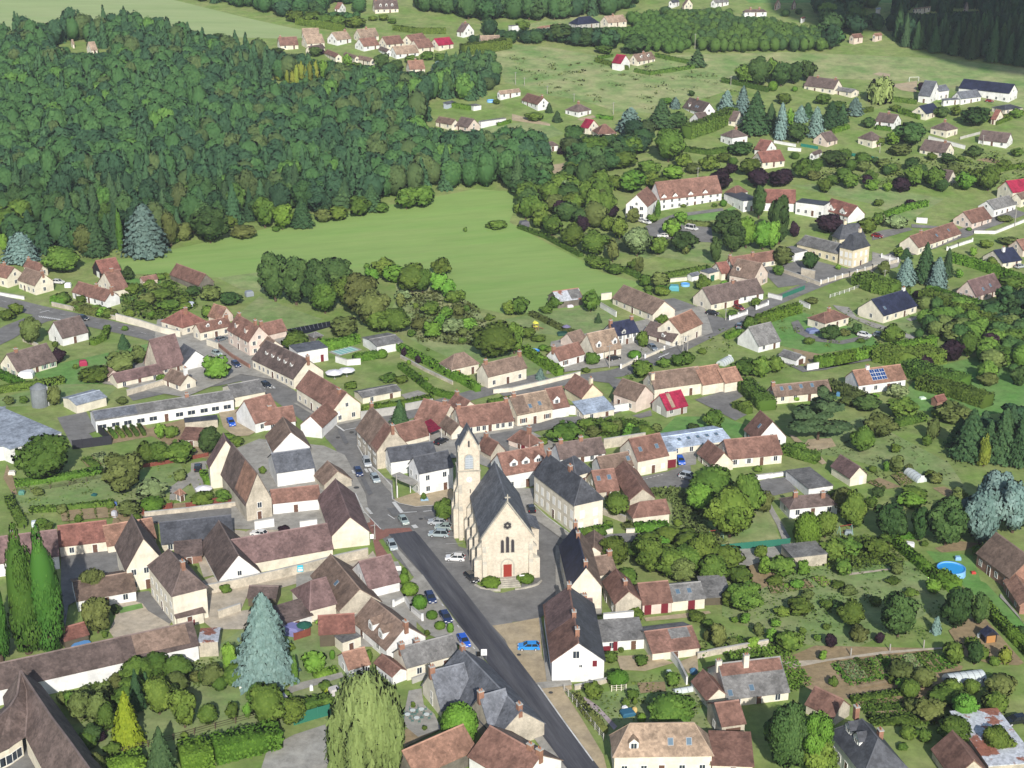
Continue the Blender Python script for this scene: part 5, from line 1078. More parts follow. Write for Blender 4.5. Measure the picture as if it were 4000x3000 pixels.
for L_ in (RE, LE, BF[1:], BB[1:]):
    for i in range(len(L_)-1):
        a_, b_ = L_[i], L_[i+1]; wl_.poly([(a_.x, a_.y, -.3), (b_.x, b_.y, -.3), (b_.x, b_.y, b_.z-.1), (a_.x, a_.y, a_.z-.1)])
wl_.link('wall', [wm('C')], hall)
for i, f_ in ((0, .5), (1, .3), (1, .8)):
    a_, b_ = BF[i+1], BF[i+2]; p_ = a_.lerp(b_, f_); rz_ = math.atan2((a_-b_).y, (a_-b_).x); put_window(hall, p_.x, p_.y, .7, rz_, 2.2, 1.6)

roof_patch('large slate roofed house', .0, 1, .62, 1.0, 'r')
roof_patch('stone barn with red and grey', .48, .9, .5, 1.0, 'g')
roof_patch('white gable fronted house on the sandy', .45, 1.0, .0, 1.0, 'p')
roof_patch('white house with sweeping brown', .02, .2, .0, 1.0, 'g') if 0 else None
roof_patch('tall stone gabled barn', .0, .45, .0, 1.0, 'o')
roof_patch('old barn with rusty', .55, 1.0, .0, 1.0, 'g')
roof_patch('grey gabled workshop with crimson', .25, .42, .0, 1.0, 't')
roof_patch('cream row house with pinkish', .0, .35, .0, 1.0, 'b')
roof_patch('large cream slate roofed house', .0, .5, .12, .78, 'g') if 0 else None
roof_patch('steep orange roof', .0, .5, .3, .8, 'r')
roof_patch('big blue slate roofed', .0, .01, .0, .01, 'S') if 0 else None
roof_patch('very long white walled', .74, .97, .1, .95, 'b')
roof_patch('long low cream school', .0, .3, .0, .96, 'S')
roof_patch('old brown roofed street house', .0, .3, .0, 1.0, 'r')

tile(0, 2)
H('outbuilding', 'small brown lean-to between the slate barn and courtyard hall', 5, (1520, 1500), (1742, 1478), 1560, 'R', 's', wall='K', roof='d')
tile(1, 3)
H('carport', 'brown roofed shelter half hidden behind the blue spruce', 5, (-70, 185), (170, 190), 262, 'R', wall='N', roof='d', cat='shelter', pitch=24)

_r = [q for q in REG if 'white gable fronted house on the sandy' in q[0]][0][3]; _a = _r['_dim'][0]
put_window(_r, _a*.46, 0, 4.9, 0, 1.1, 1.4); put_window(_r, _a*.55, 0, 3.0, 0, .5, .5)
MB().box(-.4, .4, -.07, .02, 0, 1.2).link('shutter', [DOORM['k']], _r, (_a*.82, 0, 3.1))
# ================================================================ THE CHURCH
zoom(1700, 1600, 2.2117)
CH = house('church', 'stone village church with slate roof and clock tower', (285, 748), (402, 1118), (850, 1110), 1497, 'L', wall='S', roof='S', rise=7.6, wl=0, wr=0, oh=.15, lab='pale stone village church with steep slate roof and clock tower on the square')
ca, cb, chh, crr = CH['_dim']
STONE = mat('church_stone', (.62, .56, .46), 'stone', .9, (.52, .46, .37), .8); COPE = mat('coping_stone', (.50, .47, .40), 'stone', .9)
for o in CH.children:
    if o.name.startswith('wall'): o.data.materials[0] = STONE
LANC = flat('leaded_glass', (.05, .045, .05), .3); REDD = flat('red_church_door', (.27, .035, .025), .6)
def arch_pts(w_, h0, h1, n=8, pointed=True):
    p = [(-w_/2, h0), (w_/2, h0)]; c = h1-w_*(.8 if pointed else .5)
    for i in range(n+1):
        t = i/n; a = math.pi*t; x = math.cos(a)*w_/2; p.append((x, c+(math.sin(a)**(.8 if pointed else 1))*(h1-c)))
    return p
def lancet(par, x, y, z0, z1, w_, rz=0, name='window', m=LANC, pointed=True, fr=.14):
    f = MB(); outer = arch_pts(w_+2*fr, z0-fr, z1+fr, pointed=pointed); f.prism([(px, -.05, pz) for px, pz in outer], (0, .1, 0))
    o = f.link(name, [COPE], par, (x, y, 0), rz)
    MB().prism([(px, -.09, pz) for px, pz in arch_pts(w_, z0, z1, pointed=pointed)], (0, .03, 0)).link('pane', [m], o)
    return o
lancet(CH, ca/2, -.02, 6.6, 10.1, .62); lancet(CH, ca/2-1.05, -.02, 6.6, 9.4, .6); lancet(CH, ca/2+1.05, -.02, 6.6, 9.4, .6)
d = lancet(CH, ca/2, -.02, 1.15, 4.9, 2.3, name='portal', m=STONE, pointed=False, fr=.3)
MB().box(-.85, .85, -.2, -.09, 1.15, 3.9).link('door', [REDD], CH, (ca/2, 0, 0))
# rosette: six lobed stone tracery
r = MB(); r.prism([(1.0*math.cos(k*math.pi/8), -.06, 1.0*math.sin(k*math.pi/8)) for k in range(16)], (0, .08, 0))
for k in range(6): a = k*math.pi/3+.5; r.prism([(.5*math.cos(a)+.32*math.cos(j*math.pi/4), -.1, .5*math.sin(a)+.32*math.sin(j*math.pi/4)) for j in range(8)], (0, .04, 0), 1)
r.link('rose_window', [COPE, LANC], CH, (ca/2, 0, 12.6))
cp = MB()
for s_ in (0, 1):
    x0, x1 = (-.25, ca/2) if s_ == 0 else (ca+.25, ca/2)
    cp.prism([(x0, -.35, chh-.25), (x1, -.35, chh+crr+.28), (x1, -.35, chh+crr+.62), (x0, -.35, chh+.12)], (0, .75, 0))
cp.box(ca/2-.12, ca/2+.12, -.25, .0, chh+crr+.4, chh+crr+2.0); cp.box(ca/2-.55, ca/2+.55, -.25, .0, chh+crr+1.2, chh+crr+1.45)
cp.link('gable_coping', [COPE], CH)
def buttress(par, x, y, rz, h, w_=.85, d_=1.5):
    b = MB(); b.box(-w_/2, w_/2, -d_, 0, 0, h*.55); b.prism([(-w_/2, -d_, h*.55), (-w_/2, 0, h*.55), (-w_/2, 0, h*.7), (-w_/2, -d_*.6, h*.62)], (w_, 0, 0), 1)
    b.box(-w_/2+.05, w_/2-.05, -d_*.6, 0, h*.6, h*.86); b.prism([(-w_/2+.05, -d_*.6, h*.86), (-w_/2+.05, 0, h*.86), (-w_/2+.05, 0, h)], (w_-.1, 0, 0), 1)
    return b.link('buttress', [STONE, COPE], par, (x, y, 0), rz)
for i in range(5): buttress(CH, .0, .9+i*cb/4.4, -math.pi/2, chh*.9)
for i in range(4): lancet(CH, -.02, 3.1+i*cb/4.4, 3.2, 6.8, .9, -math.pi/2)
buttress(CH, .5, 0, 0, chh*.82, d_=.9); buttress(CH, ca-.5, 0, 0, chh*.82, d_=.9); buttress(CH, ca, .9, math.pi/2, chh*.86)
for i in (1, 2): buttress(CH, ca, .9+i*cb/4.4, math.pi/2, chh*.86)
st = MB()
for i in range(5): st.box(-1.9-.12*(4-i), 1.9+.12*(4-i), -2.9+i*.45, 0, i*.23, i*.23+.23)
st.link('steps', [COPE], CH, (ca/2, 0, 0))
lw = MB(); pr = None
for k in range(15):
    t = k/14; x = -1.6+(ca+3.2)*t; y = -1.2-3.0*math.sin(math.pi*t)**.5
    if pr and not (.36 < (t) < .62): lw.bar((pr[0], pr[1], .22), (x, y, .22), .35, .5)
    pr = (x, y)
lw.link('forecourt_wall', [COPE], CH)
# side chapel and apse on the right
ap = MB(); ap.box(ca, ca+3.2, cb*.62, cb*.9, 0, 5); ap.prism([(ca-.1, cb*.62-.2, 6.6), (ca+3.5, cb*.62-.2, 4.9), (ca+3.5, cb*.62-.2, 5.1), (ca-.1, cb*.62-.2, 6.8)], (0, cb*.28+.4, 0), 1)
ap.box(ca*.2, ca*.8, cb, cb+5, 0, 7); ap.poly([(ca*.2-.2, cb, 7), (ca*.8+.2, cb, 7), (ca/2, cb, 12)], 1).poly([(ca*.8+.2, cb, 7), (ca*.8+.2, cb+5.2, 7), (ca/2, cb+3, 12), (ca/2, cb, 12)], 1).poly([(ca*.2-.2, cb, 7), (ca/2, cb, 12), (ca/2, cb+3, 12), (ca*.2-.2, cb+5.2, 7)], 1).poly([(ca*.2-.2, cb+5.2, 7), (ca/2, cb+3, 12), (ca*.8+.2, cb+5.2, 7)], 1)
ap.link('chapel', [STONE, rm('S')], CH)
# tower
tg = G(205, 1112); inv = CH.matrix_basis.inverted(); tl = inv @ tg; th_ = height_at(tg, 362); TW = 4.75
T = MB(); T.box(0, TW, 0, TW, -.2, th_*.765); T.box(-.14, TW+.14, -.14, TW+.14, th_*.765, th_*.765+.28, 1); T.box(.1, TW-.1, .1, TW-.1, th_*.765+.28, th_)
gh = 4.6
for y_ in (.1, TW-.4): T.prism([(.1, y_, th_), (TW-.1, y_, th_), (TW/2, y_, th_+gh)], (0, .3, 0))
to = T.link('tower', [STONE, COPE], CH, (tl.x, tl.y, 0))
R_ = MB()
for s_ in (-1, 1):
    R_.prism([(TW/2+s_*(TW/2+.15), -.1, th_-.15), (TW/2, .9, th_+gh+.25), (TW/2, TW-.9, th_+gh+.25), (TW/2+s_*(TW/2+.15), TW+.1, th_-.15)], (0, 0, .2))
R_.prism([(0, -.12, th_-.1), (TW/2, -.12, th_+gh), (TW/2, -.12, th_+gh+.3), (-.15, -.12, th_+.1)], (0, .5, 0), 1); R_.prism([(TW, -.12, th_-.1), (TW/2, -.12, th_+gh), (TW/2, -.12, th_+gh+.3), (TW+.15, -.12, th_+.1)], (0, .5, 0), 1)
for x_ in (.15, TW-.15): R_.cyl((x_, .2, th_), .3, 1.3, 6, .1, 1)
R_.link('tower_roof', [rm('S'), COPE], to)
bw = lancet(to, TW/2, -.0, th_*.80, th_*.955, 1.7, name='belfry_window', m=flat('louvre_grey', (.3, .34, .38)), pointed=False, fr=.22)
lv = MB()
for i in range(5): lv.box(-.8, .8, -.2, -.12, th_*.81+i*.5, th_*.81+i*.5+.28)
lv.box(-.09, .09, -.24, -.12, th_*.80, th_*.94); lv.link('louvres', [flat('louvre_pale', (.42, .46, .5))], bw)
ck = MB(); ck.prism([(.62*math.cos(k*math.pi/10), -.12, .62*math.sin(k*math.pi/10)) for k in range(20)], (0, .12, 0)); ck.box(-.03, .03, -.16, -.12, -.02, .42, 1); ck.box(-.02, .3, -.16, -.12, -.03, .03, 1)
for k in range(12): a = k*math.pi/6; ck.box(.5*math.sin(a)-.035, .5*math.sin(a)+.035, -.15, -.12, .5*math.cos(a)-.035, .5*math.cos(a)+.035, 1)
ck.link('clock', [flat('clock_white', (.8, .8, .78)), flat('clock_black', (.03, .03, .03))], to, (TW/2, 0, th_*.675))
for z in (.2, .32, .52): MB().box(-.1, .1, -.03, .02, z*th_, z*th_+.9).link('window', [LANC], to, (TW/2+.2, 0, 0))
lancet(to, TW/2, .1, th_+.9, th_+2.3, .34, name='window', fr=.1)
for x_, rz_ in ((.4, 0), (0, -math.pi/2)): buttress(to, x_, 0 if rz_ == 0 else .5, rz_, th_*.62, .9, 1.1)
buttress(to, 0, TW-.5, -math.pi/2, th_*.62, .9, 1.1)
# ================================================================ CARS
def car_meshes(kind):
    k = ('car', kind)
    if k in _cache: return _cache[k]
    L_, W_, Hh = {'hatch': (4.1, 1.75, 1.47), 'small': (3.7, 1.65, 1.45), 'van': (4.9, 1.9, 2.0), 'people': (4.5, 1.8, 1.7)}[kind]
    x0, x1 = -L_/2, L_/2
    low = [(x0, .28), (x1, .28), (x1+.02, .62), (x1-.1, .82), (x1-.95, .95), (x0+.25, .98), (x0-.02, .75)]
    cab = [(x1-1.0, .93), (x1-1.7 if kind != 'van' else x1-1.25, Hh-.06), (x0+.55, Hh-.03), (x0+.12, .97)]
    b = MB(); w2 = W_/2; n = len(low)
    v0 = [(x, -w2*(.97 if z > .5 else .9), z) for x, z in low]; v1 = [(x, w2*(.97 if z > .5 else .9), z) for x, z in low]
    s = len(b.v); b.v += v0+v1; b.f.append(list(range(s, s+n))); b.m.append(0); b.f.append(list(range(s+n, s+2*n))[::-1]); b.m.append(0)
    for i in range(n): j = (i+1) % n; b.f.append([s+i, s+j, s+n+j, s+n+i]); b.m.append(0)
    body = b
    # roof panel and pillars
    body.prism([(cab[1][0]-.08, -w2*.72, cab[1][1]), (cab[1][0]-.08, w2*.72, cab[1][1]), (cab[2][0]+.1, w2*.72, cab[2][1]), (cab[2][0]+.1, -w2*.72, cab[2][1])], (0, 0, .06))
    for s_ in (-1, 1):
        for (xa, za), (xb, zb) in ((cab[0], cab[1]), (cab[3], cab[2])): body.bar((xa, s_*w2*.9, za), (xb, s_*w2*.74, zb), .09)
        body.bar(((cab[0][0]+cab[3][0])/2-.1, s_*w2*.91, .95), ((cab[0][0]+cab[3][0])/2-.15, s_*w2*.75, Hh-.04), .08)
    gl = MB(); m = len(cab); s = 0
    g0 = [(x, -w2*(.9 if z < 1 else .73), z) for x, z in cab]; g1 = [(x, w2*(.9 if z < 1 else .73), z) for x, z in cab]
    gl.v += g0+g1; gl.f += [list(range(m)), list(range(m, 2*m))[::-1]]; gl.m += [0, 0]
    for i in range(m): j = (i+1) % m; gl.f.append([i, j, m+j, m+i]); gl.m.append(0)
    bm_ = body.mesh('body', [FRAME]); gm = gl.mesh('windows', [flat('car_glass', (.02, .025, .03), .06)])
    wh = MB()
    wh.v += [(.31*math.cos(a*math.pi/7), y, .31+.31*math.sin(a*math.pi/7)) for y in (-.1, .1) for a in range(14)]
    wh.f += [list(range(14)), list(range(14, 28))[::-1]]+[[i, (i+1) % 14, 14+(i+1) % 14, 14+i] for i in range(14)]; wh.m += [0]*16
    wm_ = wh.mesh('wheel', [flat('tyre', (.02, .02, .02))])
    rim = MB(); rim.v += [(.19*math.cos(a*math.pi/5), -.115, .31+.19*math.sin(a*math.pi/5)) for a in range(10)]; rim.f.append(list(range(10))); rim.m.append(0)
    rim.v += [(.19*math.cos(a*math.pi/5), .115, .31+.19*math.sin(a*math.pi/5)) for a in range(10)]; rim.f.append(list(range(10, 20))[::-1]); rim.m.append(0)
    rm_ = rim.mesh('rim', [flat('alloy', (.45, .45, .47), .3)])
    hl = MB().box(x1-.2, x1+.03, -.17, .17, .66, .8).mesh('headlight', [flat('lamp_glass', (.75, .75, .75), .1)])
    tl_ = MB().box(x0-.03, x0+.12, -.1, .1, .75, .98).mesh('taillight', [flat('tail_red', (.35, .01, .01), .2)])
    pl = MB().box(x1, x1+.04, -.26, .26, .38, .5).mesh('number_plate', [FRAME])
    _cache[k] = (bm_, gm, wm_, rm_, hl, tl_, pl, L_, W_); return _cache[k]
PAINT = {}
def car(x, y, dx, dy, col, label, kind='hatch', group=None, dz=.2):
    """x, y: middle of the car on the ground; dx, dy: direction of its nose in the picture"""
    g = G(x, y); h = G(x+dx, y+dy)-g; rz = math.atan2(h.y, h.x)
    ms = car_meshes(kind); L_, W_ = ms[7:]
    o = bpy.data.objects.new('parked_car', None); C.objects.link(o); o.location = (g.x, g.y, g.z+dz); o.rotation_euler = (0, 0, rz)
    tag(o, label, 'car' if kind != 'van' else 'van', group)
    k = (kind, col)
    if k not in PAINT:
        me = ms[0].copy(); m = mat('car_paint_%s' % col, {'white': (.75, .75, .75), 'silver': (.42, .45, .48), 'black': (.012, .014, .02), 'navy': (.015, .03, .10), 'blue': (.01, .10, .55), 'azure': (.02, .28, .75), 'grey': (.16, .19, .22), 'pale': (.36, .42, .44), 'red': (.22, .01, .02), 'green': (.35, .42, .40)}[col], 'flat', .22)
        m.node_tree.nodes['Principled BSDF'].inputs['Specular IOR Level'].default_value = .6; m.node_tree.nodes['Principled BSDF'].inputs['Coat Weight'].default_value = .6
        me.materials[0] = m; PAINT[k] = me
    link('body', PAINT[k], o); link('windows', ms[1], o)
    for sx in (-1, 1):
        for sy in (-1, 1):
            w_ = link('wheel', ms[2], o, (sx*L_*.31, sy*(W_/2-.12), 0)); link('rim', ms[3], w_)
    for sy in (-1, 1): link('headlight', ms[4], o, (0, sy*W_*.34, 0)); link('taillight', ms[5], o, (0, sy*W_*.4, 0))
    link('number_plate', ms[6], o); return o
tile(2, 3)
car(145, 640, -1, 0, 'azure', 'bright blue car parked on the sandy square')
tile(1, 2)
car(958, 700, 5, 12, 'silver', 'silver car nearest the old street house on the main road', 'people')
car(885, 785, 6, 12, 'navy', 'dark blue car left of the zebra crossing')
car(1030, 840, 6, 10, 'pale', 'pale blue grey car just below the zebra crossing')
car(1275, 1205, 8, 10, 'green', 'small pale green car entering the church square', 'small')
car(1175, 1420, 10, 18, 'pale', 'silver blue car beside the start of the dark asphalt')
CP = 'cars parked left of the church'
car(1568, 1218, -20, -1, 'silver', 'silver car at the back of the church car park', 'hatch', CP)
car(1620, 1262, -20, -1, 'green', 'pale car half hidden between two parked cars by the church', 'small', CP)
car(1580, 1322, -20, -1, 'pale', 'light grey people carrier parked left of the church', 'people', CP)
car(1722, 1530, -20, -1, 'white', 'white and black hatchback parked alone beside the church wall', 'hatch', CP)
car(1600, 520, 10, -5, 'black', 'dark car behind the white shop and tower')
car(28, 1320, -20, -3, 'white', 'white car in the yard behind the long plum barn', 'small')
zoom(1700, 1600, 2.2117)
car(315, 1478, 16, 14, 'black', 'black car parked at the church front corner')
car(828, 880, -4, -12, 'black', 'dark car parked between church and cream slate house')
tile(1, 3)
SP = 'cars parked along the dark asphalt road'
car(1508, 215, 8, 16, 'navy', 'navy car topmost of those along the dark road', 'hatch', SP)
car(1640, 385, 10, 16, 'navy', 'dark navy car second down along the dark road', 'hatch', SP)
car(1795, 590, 8, 14, 'blue', 'vivid blue car lowest of those along the dark road', 'hatch', SP)
tile(2, 1)
car(1550, 330, 20, 5, 'white', 'white van in the care home car park', 'van')
car(1302, 395, -20, 0, 'white', 'white car under the trees of the care home car park')
car(1160, 275, 20, 8, 'white', 'white car beside the care home end gable', 'hatch', 'pair of white cars by the end gable')
car(1115, 262, 20, 8, 'white', 'white car partly hidden at the care home corner', 'hatch', 'pair of white cars by the end gable')
car(1730, 1065, 20, 3, 'black', 'black car parked at the side road mouth')
car(1960, 1018, 20, 10, 'red', 'dark red car on the plum semi drive')
car(1215, 1365, 14, 10, 'grey', 'grey car on the drive of the blue slate house')
car(880, 1455, 18, -4, 'black', 'black car on the tan dormered house drive')
car(1962, 1175, 4, -16, 'grey', 'grey car on the road beside the round bush')
tile(3, 1)
car(945, 395, 20, 4, 'red', 'dark red car on the drive behind the town hall')
car(832, 1255, 20, 4, 'white', 'white car on the round drive of the red hipped bungalow')
car(960, 1255, 20, 4, 'grey', 'grey car half hidden by a bush near the round drive', 'small')
car(2180, 660, 20, -4, 'silver', 'silver car outside the navy roofed bungalow')
tile(0, 1)
car(720, 1108, 16, 6, 'black', 'black car driving on the left road')
car(505, 795, 20, 2, 'white', 'white car behind the cream gabled house at left')
car(1915, 1290, 18, -7, 'grey', 'grey blue car in the arched gate courtyard')
car(2040, 1510, 14, 12, 'navy', 'dark blue car on the left street by the light green tree')
car(1875, 1415, 14, 6, 'green', 'pale car half behind the light green street tree', 'small')
tile(1, 1)
car(90, 1690, 14, 8, 'black', 'black car beside the long dormered street house')
tile(0, 2)
car(1998, 355, 6, 10, 'blue', 'blue car on the sandy yard beside the school')
car(1712, 745, 1, -14, 'black', 'black car on the gravel drive left of the gabled house')
tile(2, 2)
car(1455, 685, 6, 12, 'blue', 'white and blue car under the blue metal roof', 'hatch')
car(1525, 825, 18, 4, 'silver', 'silver blue car beside the big trees', 'people')
car(1370, 1345, 20, 6, 'white', 'white car half hidden in the lane below the cottage', 'small')
tile(3, 3)
car(2140, 1270, -20, 3, 'black', 'black car on the grass at the right edge', dz=.0)
tile(3, 0)
car(1915, 885, 20, 2, 'red', 'dark red car by the long navy slate block', 'small')
# ================================================================ HEDGES
HEDGES = []
def hedge(pts, w_, h_, kind='hedge', lab=None):
    c = [G(*p) for p in pts]; V, T, cv, cf = [], [], [], []
    o0 = c[0]
    for i in range(len(c)-1):
        a, b = c[i], c[i+1]; d = (b-a); ln = d.length; d2 = d.normalized(); n = Vector((-d2.y, d2.x, 0)).normalized()
        k = int(ln*(w_+2*h_)*9)+20
        k = min(k, 9000)
        s = rng.uniform(0, ln, k); u = rng.uniform(0, w_+2*h_, k)
        pu = np.where(u < h_, -w_/2, np.where(u > h_+w_, w_/2, u-h_-w_/2)); pz = np.where(u < h_, u, np.where(u > h_+w_, w_+2*h_-u, h_))
        bulge = .12*np.sin(s*1.7+i)+.08*np.sin(s*4.3)+rng.normal(0, .06, k)
        pu = pu*(1+bulge*.35); pz = np.clip(pz*(1+bulge*.22), 0, None)
        P_ = np.array(a-o0)[None]+np.outer(s, np.array(d2))+np.outer(pu, np.array(n)); P_[:, 2] += pz
        N_ = np.outer(np.where(u < h_, -1, np.where(u > h_+w_, 1, 0)), np.array(n)); N_[:, 2] += np.where((u >= h_) & (u <= h_+w_), 1, .15)
        sf = N_.copy(); N_ += rng.normal(0, .38, N_.shape); N_ /= np.linalg.norm(N_, axis=1)[:, None]
        far = 1 if a.y < 400 else 1.5
        v, t = quads(P_, N_, .15*far, np.clip(rng.uniform(0, 1, k)*.8+bulge, 0, 1), 1, sf); V.append(v); T.append(t)
        nn = n*w_*.44; base = len(cv)
        for p in (a-o0, b-o0):
            for s_, z in ((-1, -.3), (1, -.3), (1, h_*.93), (-1, h_*.93)): cv.append(tuple(p+nn*s_+Vector((0, 0, z))))
        for q in ((0, 1, 2), (0, 2, 3), (4, 6, 5), (4, 7, 6), (0, 4, 5), (0, 5, 1), (1, 5, 6), (1, 6, 2), (2, 6, 7), (2, 7, 3), (3, 7, 4), (3, 4, 0)): cf.append([base+j for j in q])
    me = cloud_mesh('hedge', np.concatenate(V), np.concatenate(T), leafm(kind), (np.array(cv), cf))
    o = link('hedge', me, None, o0); md = c[len(c)//2] if len(c) > 2 else (c[0]+c[1])/2
    HEDGES.append([o, md, kind, lab, (h_, sum((c[i+1]-c[i]).length for i in range(len(c)-1)))]); return o
tile(2, 0)
hedge([(722, 535), (1000, 605)], 1.6, 2.2, 'dec'); hedge([(740, 510), (870, 492)], 1.2, 1.5, 'hedge'); hedge([(1060, 622), (1190, 648), (1500, 602), (1655, 578)], 1.5, 1.8, 'dec'); hedge([(1240, 492), (1530, 552)], 1.5, 2, 'dec')
hedge([(1500, 1195), (1700, 1130), (1900, 1030)], 6, 5.5, 'dec'); hedge([(1490, 1305), (1700, 1335), (1930, 1295)], 2.5, 2, 'dec'); hedge([(1815, 710), (2000, 745), (2212, 795)], 2, 2.2, 'dec'); hedge([(735, 1020), (870, 1035)], 1.5, 1.5)
tile(1, 0)
hedge([(355, 210), (560, 240), (760, 272)], 3, 4, 'dec'); hedge([(1190, 262), (1400, 290), (1640, 290)], 2.5, 3, 'dec'); hedge([(1700, 925), (1860, 950)], 2, 2); hedge([(1780, 470), (2000, 445), (2180, 410)], 7, 5, 'dec'); hedge([(2090, 1090), (2200, 1060)], 1.4, 1.4)
tile(3, 0)
hedge([(1830, 1060), (2212, 990)], 1.5, 1.6, 'dec'); hedge([(1010, 865), (1280, 900)], 2, 2, 'dec'); hedge([(560, 1150), (690, 1110)], 2, 2); hedge([(930, 1115), (1060, 1130)], 2, 1.6); hedge([(1140, 975), (1320, 1030)], 3, 2); hedge([(1960, 1080), (2100, 1030)], 1.5, 1.6); hedge([(690, 1000), (900, 960)], 2, 2, 'dec'); hedge([(1820, 1520), (2212, 1440)], 1.6, 1.6)
tile(2, 1)
hedge([(105, 1395), (260, 1500), (420, 1600)], 2, 2.6); hedge([(160, 1065), (300, 1130), (420, 1190), (540, 1240)], 1.6, 1.5, 'olive'); hedge([(1330, 740), (1540, 700), (1700, 670)], 2, 1.6, 'dec'); hedge([(1500, 280), (1730, 300)], 2.5, 1.5, 'olive'); hedge([(2120, 1150), (2330, 1080), (2480, 1040)], 2.6, 3); hedge([(1850, 1270), (1970, 1230)], 1.8, 1.6); hedge([(60, 310), (300, 400), (600, 560)], 2, 1.2, 'dec'); hedge([(660, 600), (820, 650)], 3, 2.4, 'dec'); hedge([(960, 680), (1150, 770)], 2, 1.5, 'dec')
tile(3, 1)
hedge([(1575, 600), (1800, 660), (2000, 730), (2300, 830)], 2.2, 3.2); hedge([(1420, 880), (1600, 945), (1850, 1010), (2000, 1060)], 2.5, 2.5); hedge([(1340, 960), (1560, 1040), (1780, 1130), (2050, 1250)], 5, 4.5, 'dec'); hedge([(400, 1510), (560, 1495)], 2.2, 3, 'hedge'); hedge([(575, 1490), (730, 1450)], 2.2, 3, 'hedge'); hedge([(740, 1450), (1100, 1390), (1440, 1330)], 2.5, 3, 'hedge'); hedge([(1010, 220), (1180, 160), (1370, 120)], 2, 2.2); hedge([(790, 790), (930, 850), (1110, 890)], 7, 4, 'dec'); hedge([(1120, 870), (1230, 880)], 3, 2, 'dec'); hedge([(1840, 1370), (2110, 1470)], 4, 3, 'dec'); hedge([(960, 1440), (1200, 1500), (1450, 1450)], 8, 4, 'dec'); hedge([(1200, 1560), (1400, 1640), (1700, 1720)], 7, 4, 'dec')
tile(1, 1)
hedge([(530, 1345), (700, 1350), (880, 1300)], 2.4, 2.6); hedge([(850, 1465), (1060, 1430)], 2.4, 2.0); hedge([(1235, 1370), (1500, 1500), (1840, 1680), (1920, 1730)], 1.8, 2.2); hedge([(1250, 1520), (1400, 1640), (1520, 1740), (1700, 1790)], 1.8, 1.6)
tile(1, 2)
hedge([(1010, 245), (1260, 215), (1525, 155)], 2, 2.2); hedge([(2010, 185), (2230, 150)], 2, 1.5, 'dec')
tile(2, 2)
hedge([(980, 1240), (1050, 1270)], 2.2, 1.5, 'olive'); hedge([(1055, 1275), (1345, 1255)], 2.4, 1.8); hedge([(560, 1325), (760, 1290), (850, 1265)], 2.2, 1.6); hedge([(1990, 30), (2100, 130), (2212, 230)], 5, 3, 'dec'); hedge([(1930, 200), (2050, 260)], 2.5, 1.8, 'dec')
tile(3, 2)
hedge([(130, 590), (280, 640), (430, 680)], 3, 2.4, 'dec'); hedge([(1050, 1345), (1200, 1480), (1400, 1650), (1600, 1800)], 2.0, 1.9); hedge([(1080, 1330), (1260, 1330)], 1.6, 1.2); hedge([(1110, 360), (1350, 310)], 2.5, 1.8, 'dec'); hedge([(500, 30), (700, 110), (900, 200)], 4, 2.5, 'olive'); hedge([(1300, 30), (1600, 100), (1900, 200)], 5, 3.5, 'dec')
tile(3, 3)
hedge([(1480, 20), (1640, 120)], 2.2, 2.2); hedge([(1850, 260), (2000, 430), (2212, 640), (2300, 740)], 2.0, 1.8); hedge([(1740, 600), (1860, 730)], 2.2, 1.8, 'dec'); hedge([(720, 1090), (1150, 1030)], 1.6, 1.0, 'dec'); hedge([(880, 1260), (1420, 1250)], 3, .8, 'dec')
for q in (((1270, 690), (1400, 820)), ((1340, 670), (1480, 800)), ((760, 720), (870, 860)), ((960, 700), (1020, 770)), ((860, 760), (960, 890))): hedge(q, .8, .5, 'dec')
tile(0, 2)
for i in range(6): hedge([(880+i*64, 412-i*8), (945+i*61, 482-i*6)], .9, 1.1, 'dec')
hedge([(-60, 85), (380, 20), (560, -10)], 1.8, 2, 'dec'); hedge([(130, 880), (480, 830), (890, 760)], 2.5, 1.2, 'lite'); hedge([(260, 1105), (540, 1095), (980, 1040)], 1.4, 1.2, 'dec'); hedge([(75, 1000), (200, 1240)], 2, 1.2, 'dec'); hedge([(740, 650), (830, 720)], 2.5, .6, 'dec'); hedge([(840, 610), (930, 690)], 3, .6, 'pale'); hedge([(1750, 780), (1800, 870)], 1.5, 1.2)
tile(0, 1)
hedge([(640, 1010), (760, 1050), (1000, 1090)], 2.6, 2.4, 'olive'); hedge([(460, 960), (560, 975)], 3, 2.5); hedge([(795, 1325), (900, 1280), (930, 1190)], 1.8, 1.6, 'lite'); hedge([(-20, 1590), (120, 1650), (200, 1690)], 2, 2); hedge([(1250, 770), (1450, 740)], 2, 1.6, 'dec')
tile(0, 3)
hedge([(1560, 1650), (1830, 1590)], 5.0, 3.6, 'hedge'); hedge([(1850, 1580), (2130, 1510), (2420, 1440)], 4.6, 3.4, 'hedge'); hedge([(930, 1730), (1250, 1640)], 3.6, 2.6, 'hedge')
tile(1, 3)
hedge([(20, 1000), (180, 960), (300, 890)], 3, 2.4, 'dec'); hedge([(500, 880), (700, 820)], 1.6, .9, 'lite'); hedge([(260, 1130), (440, 1130), (650, 1080)], 2.5, 1.4, 'dec')
tile(2, 3)
hedge([(545, 1060), (640, 1190), (800, 1370)], 1.5, 1.3, 'olive')
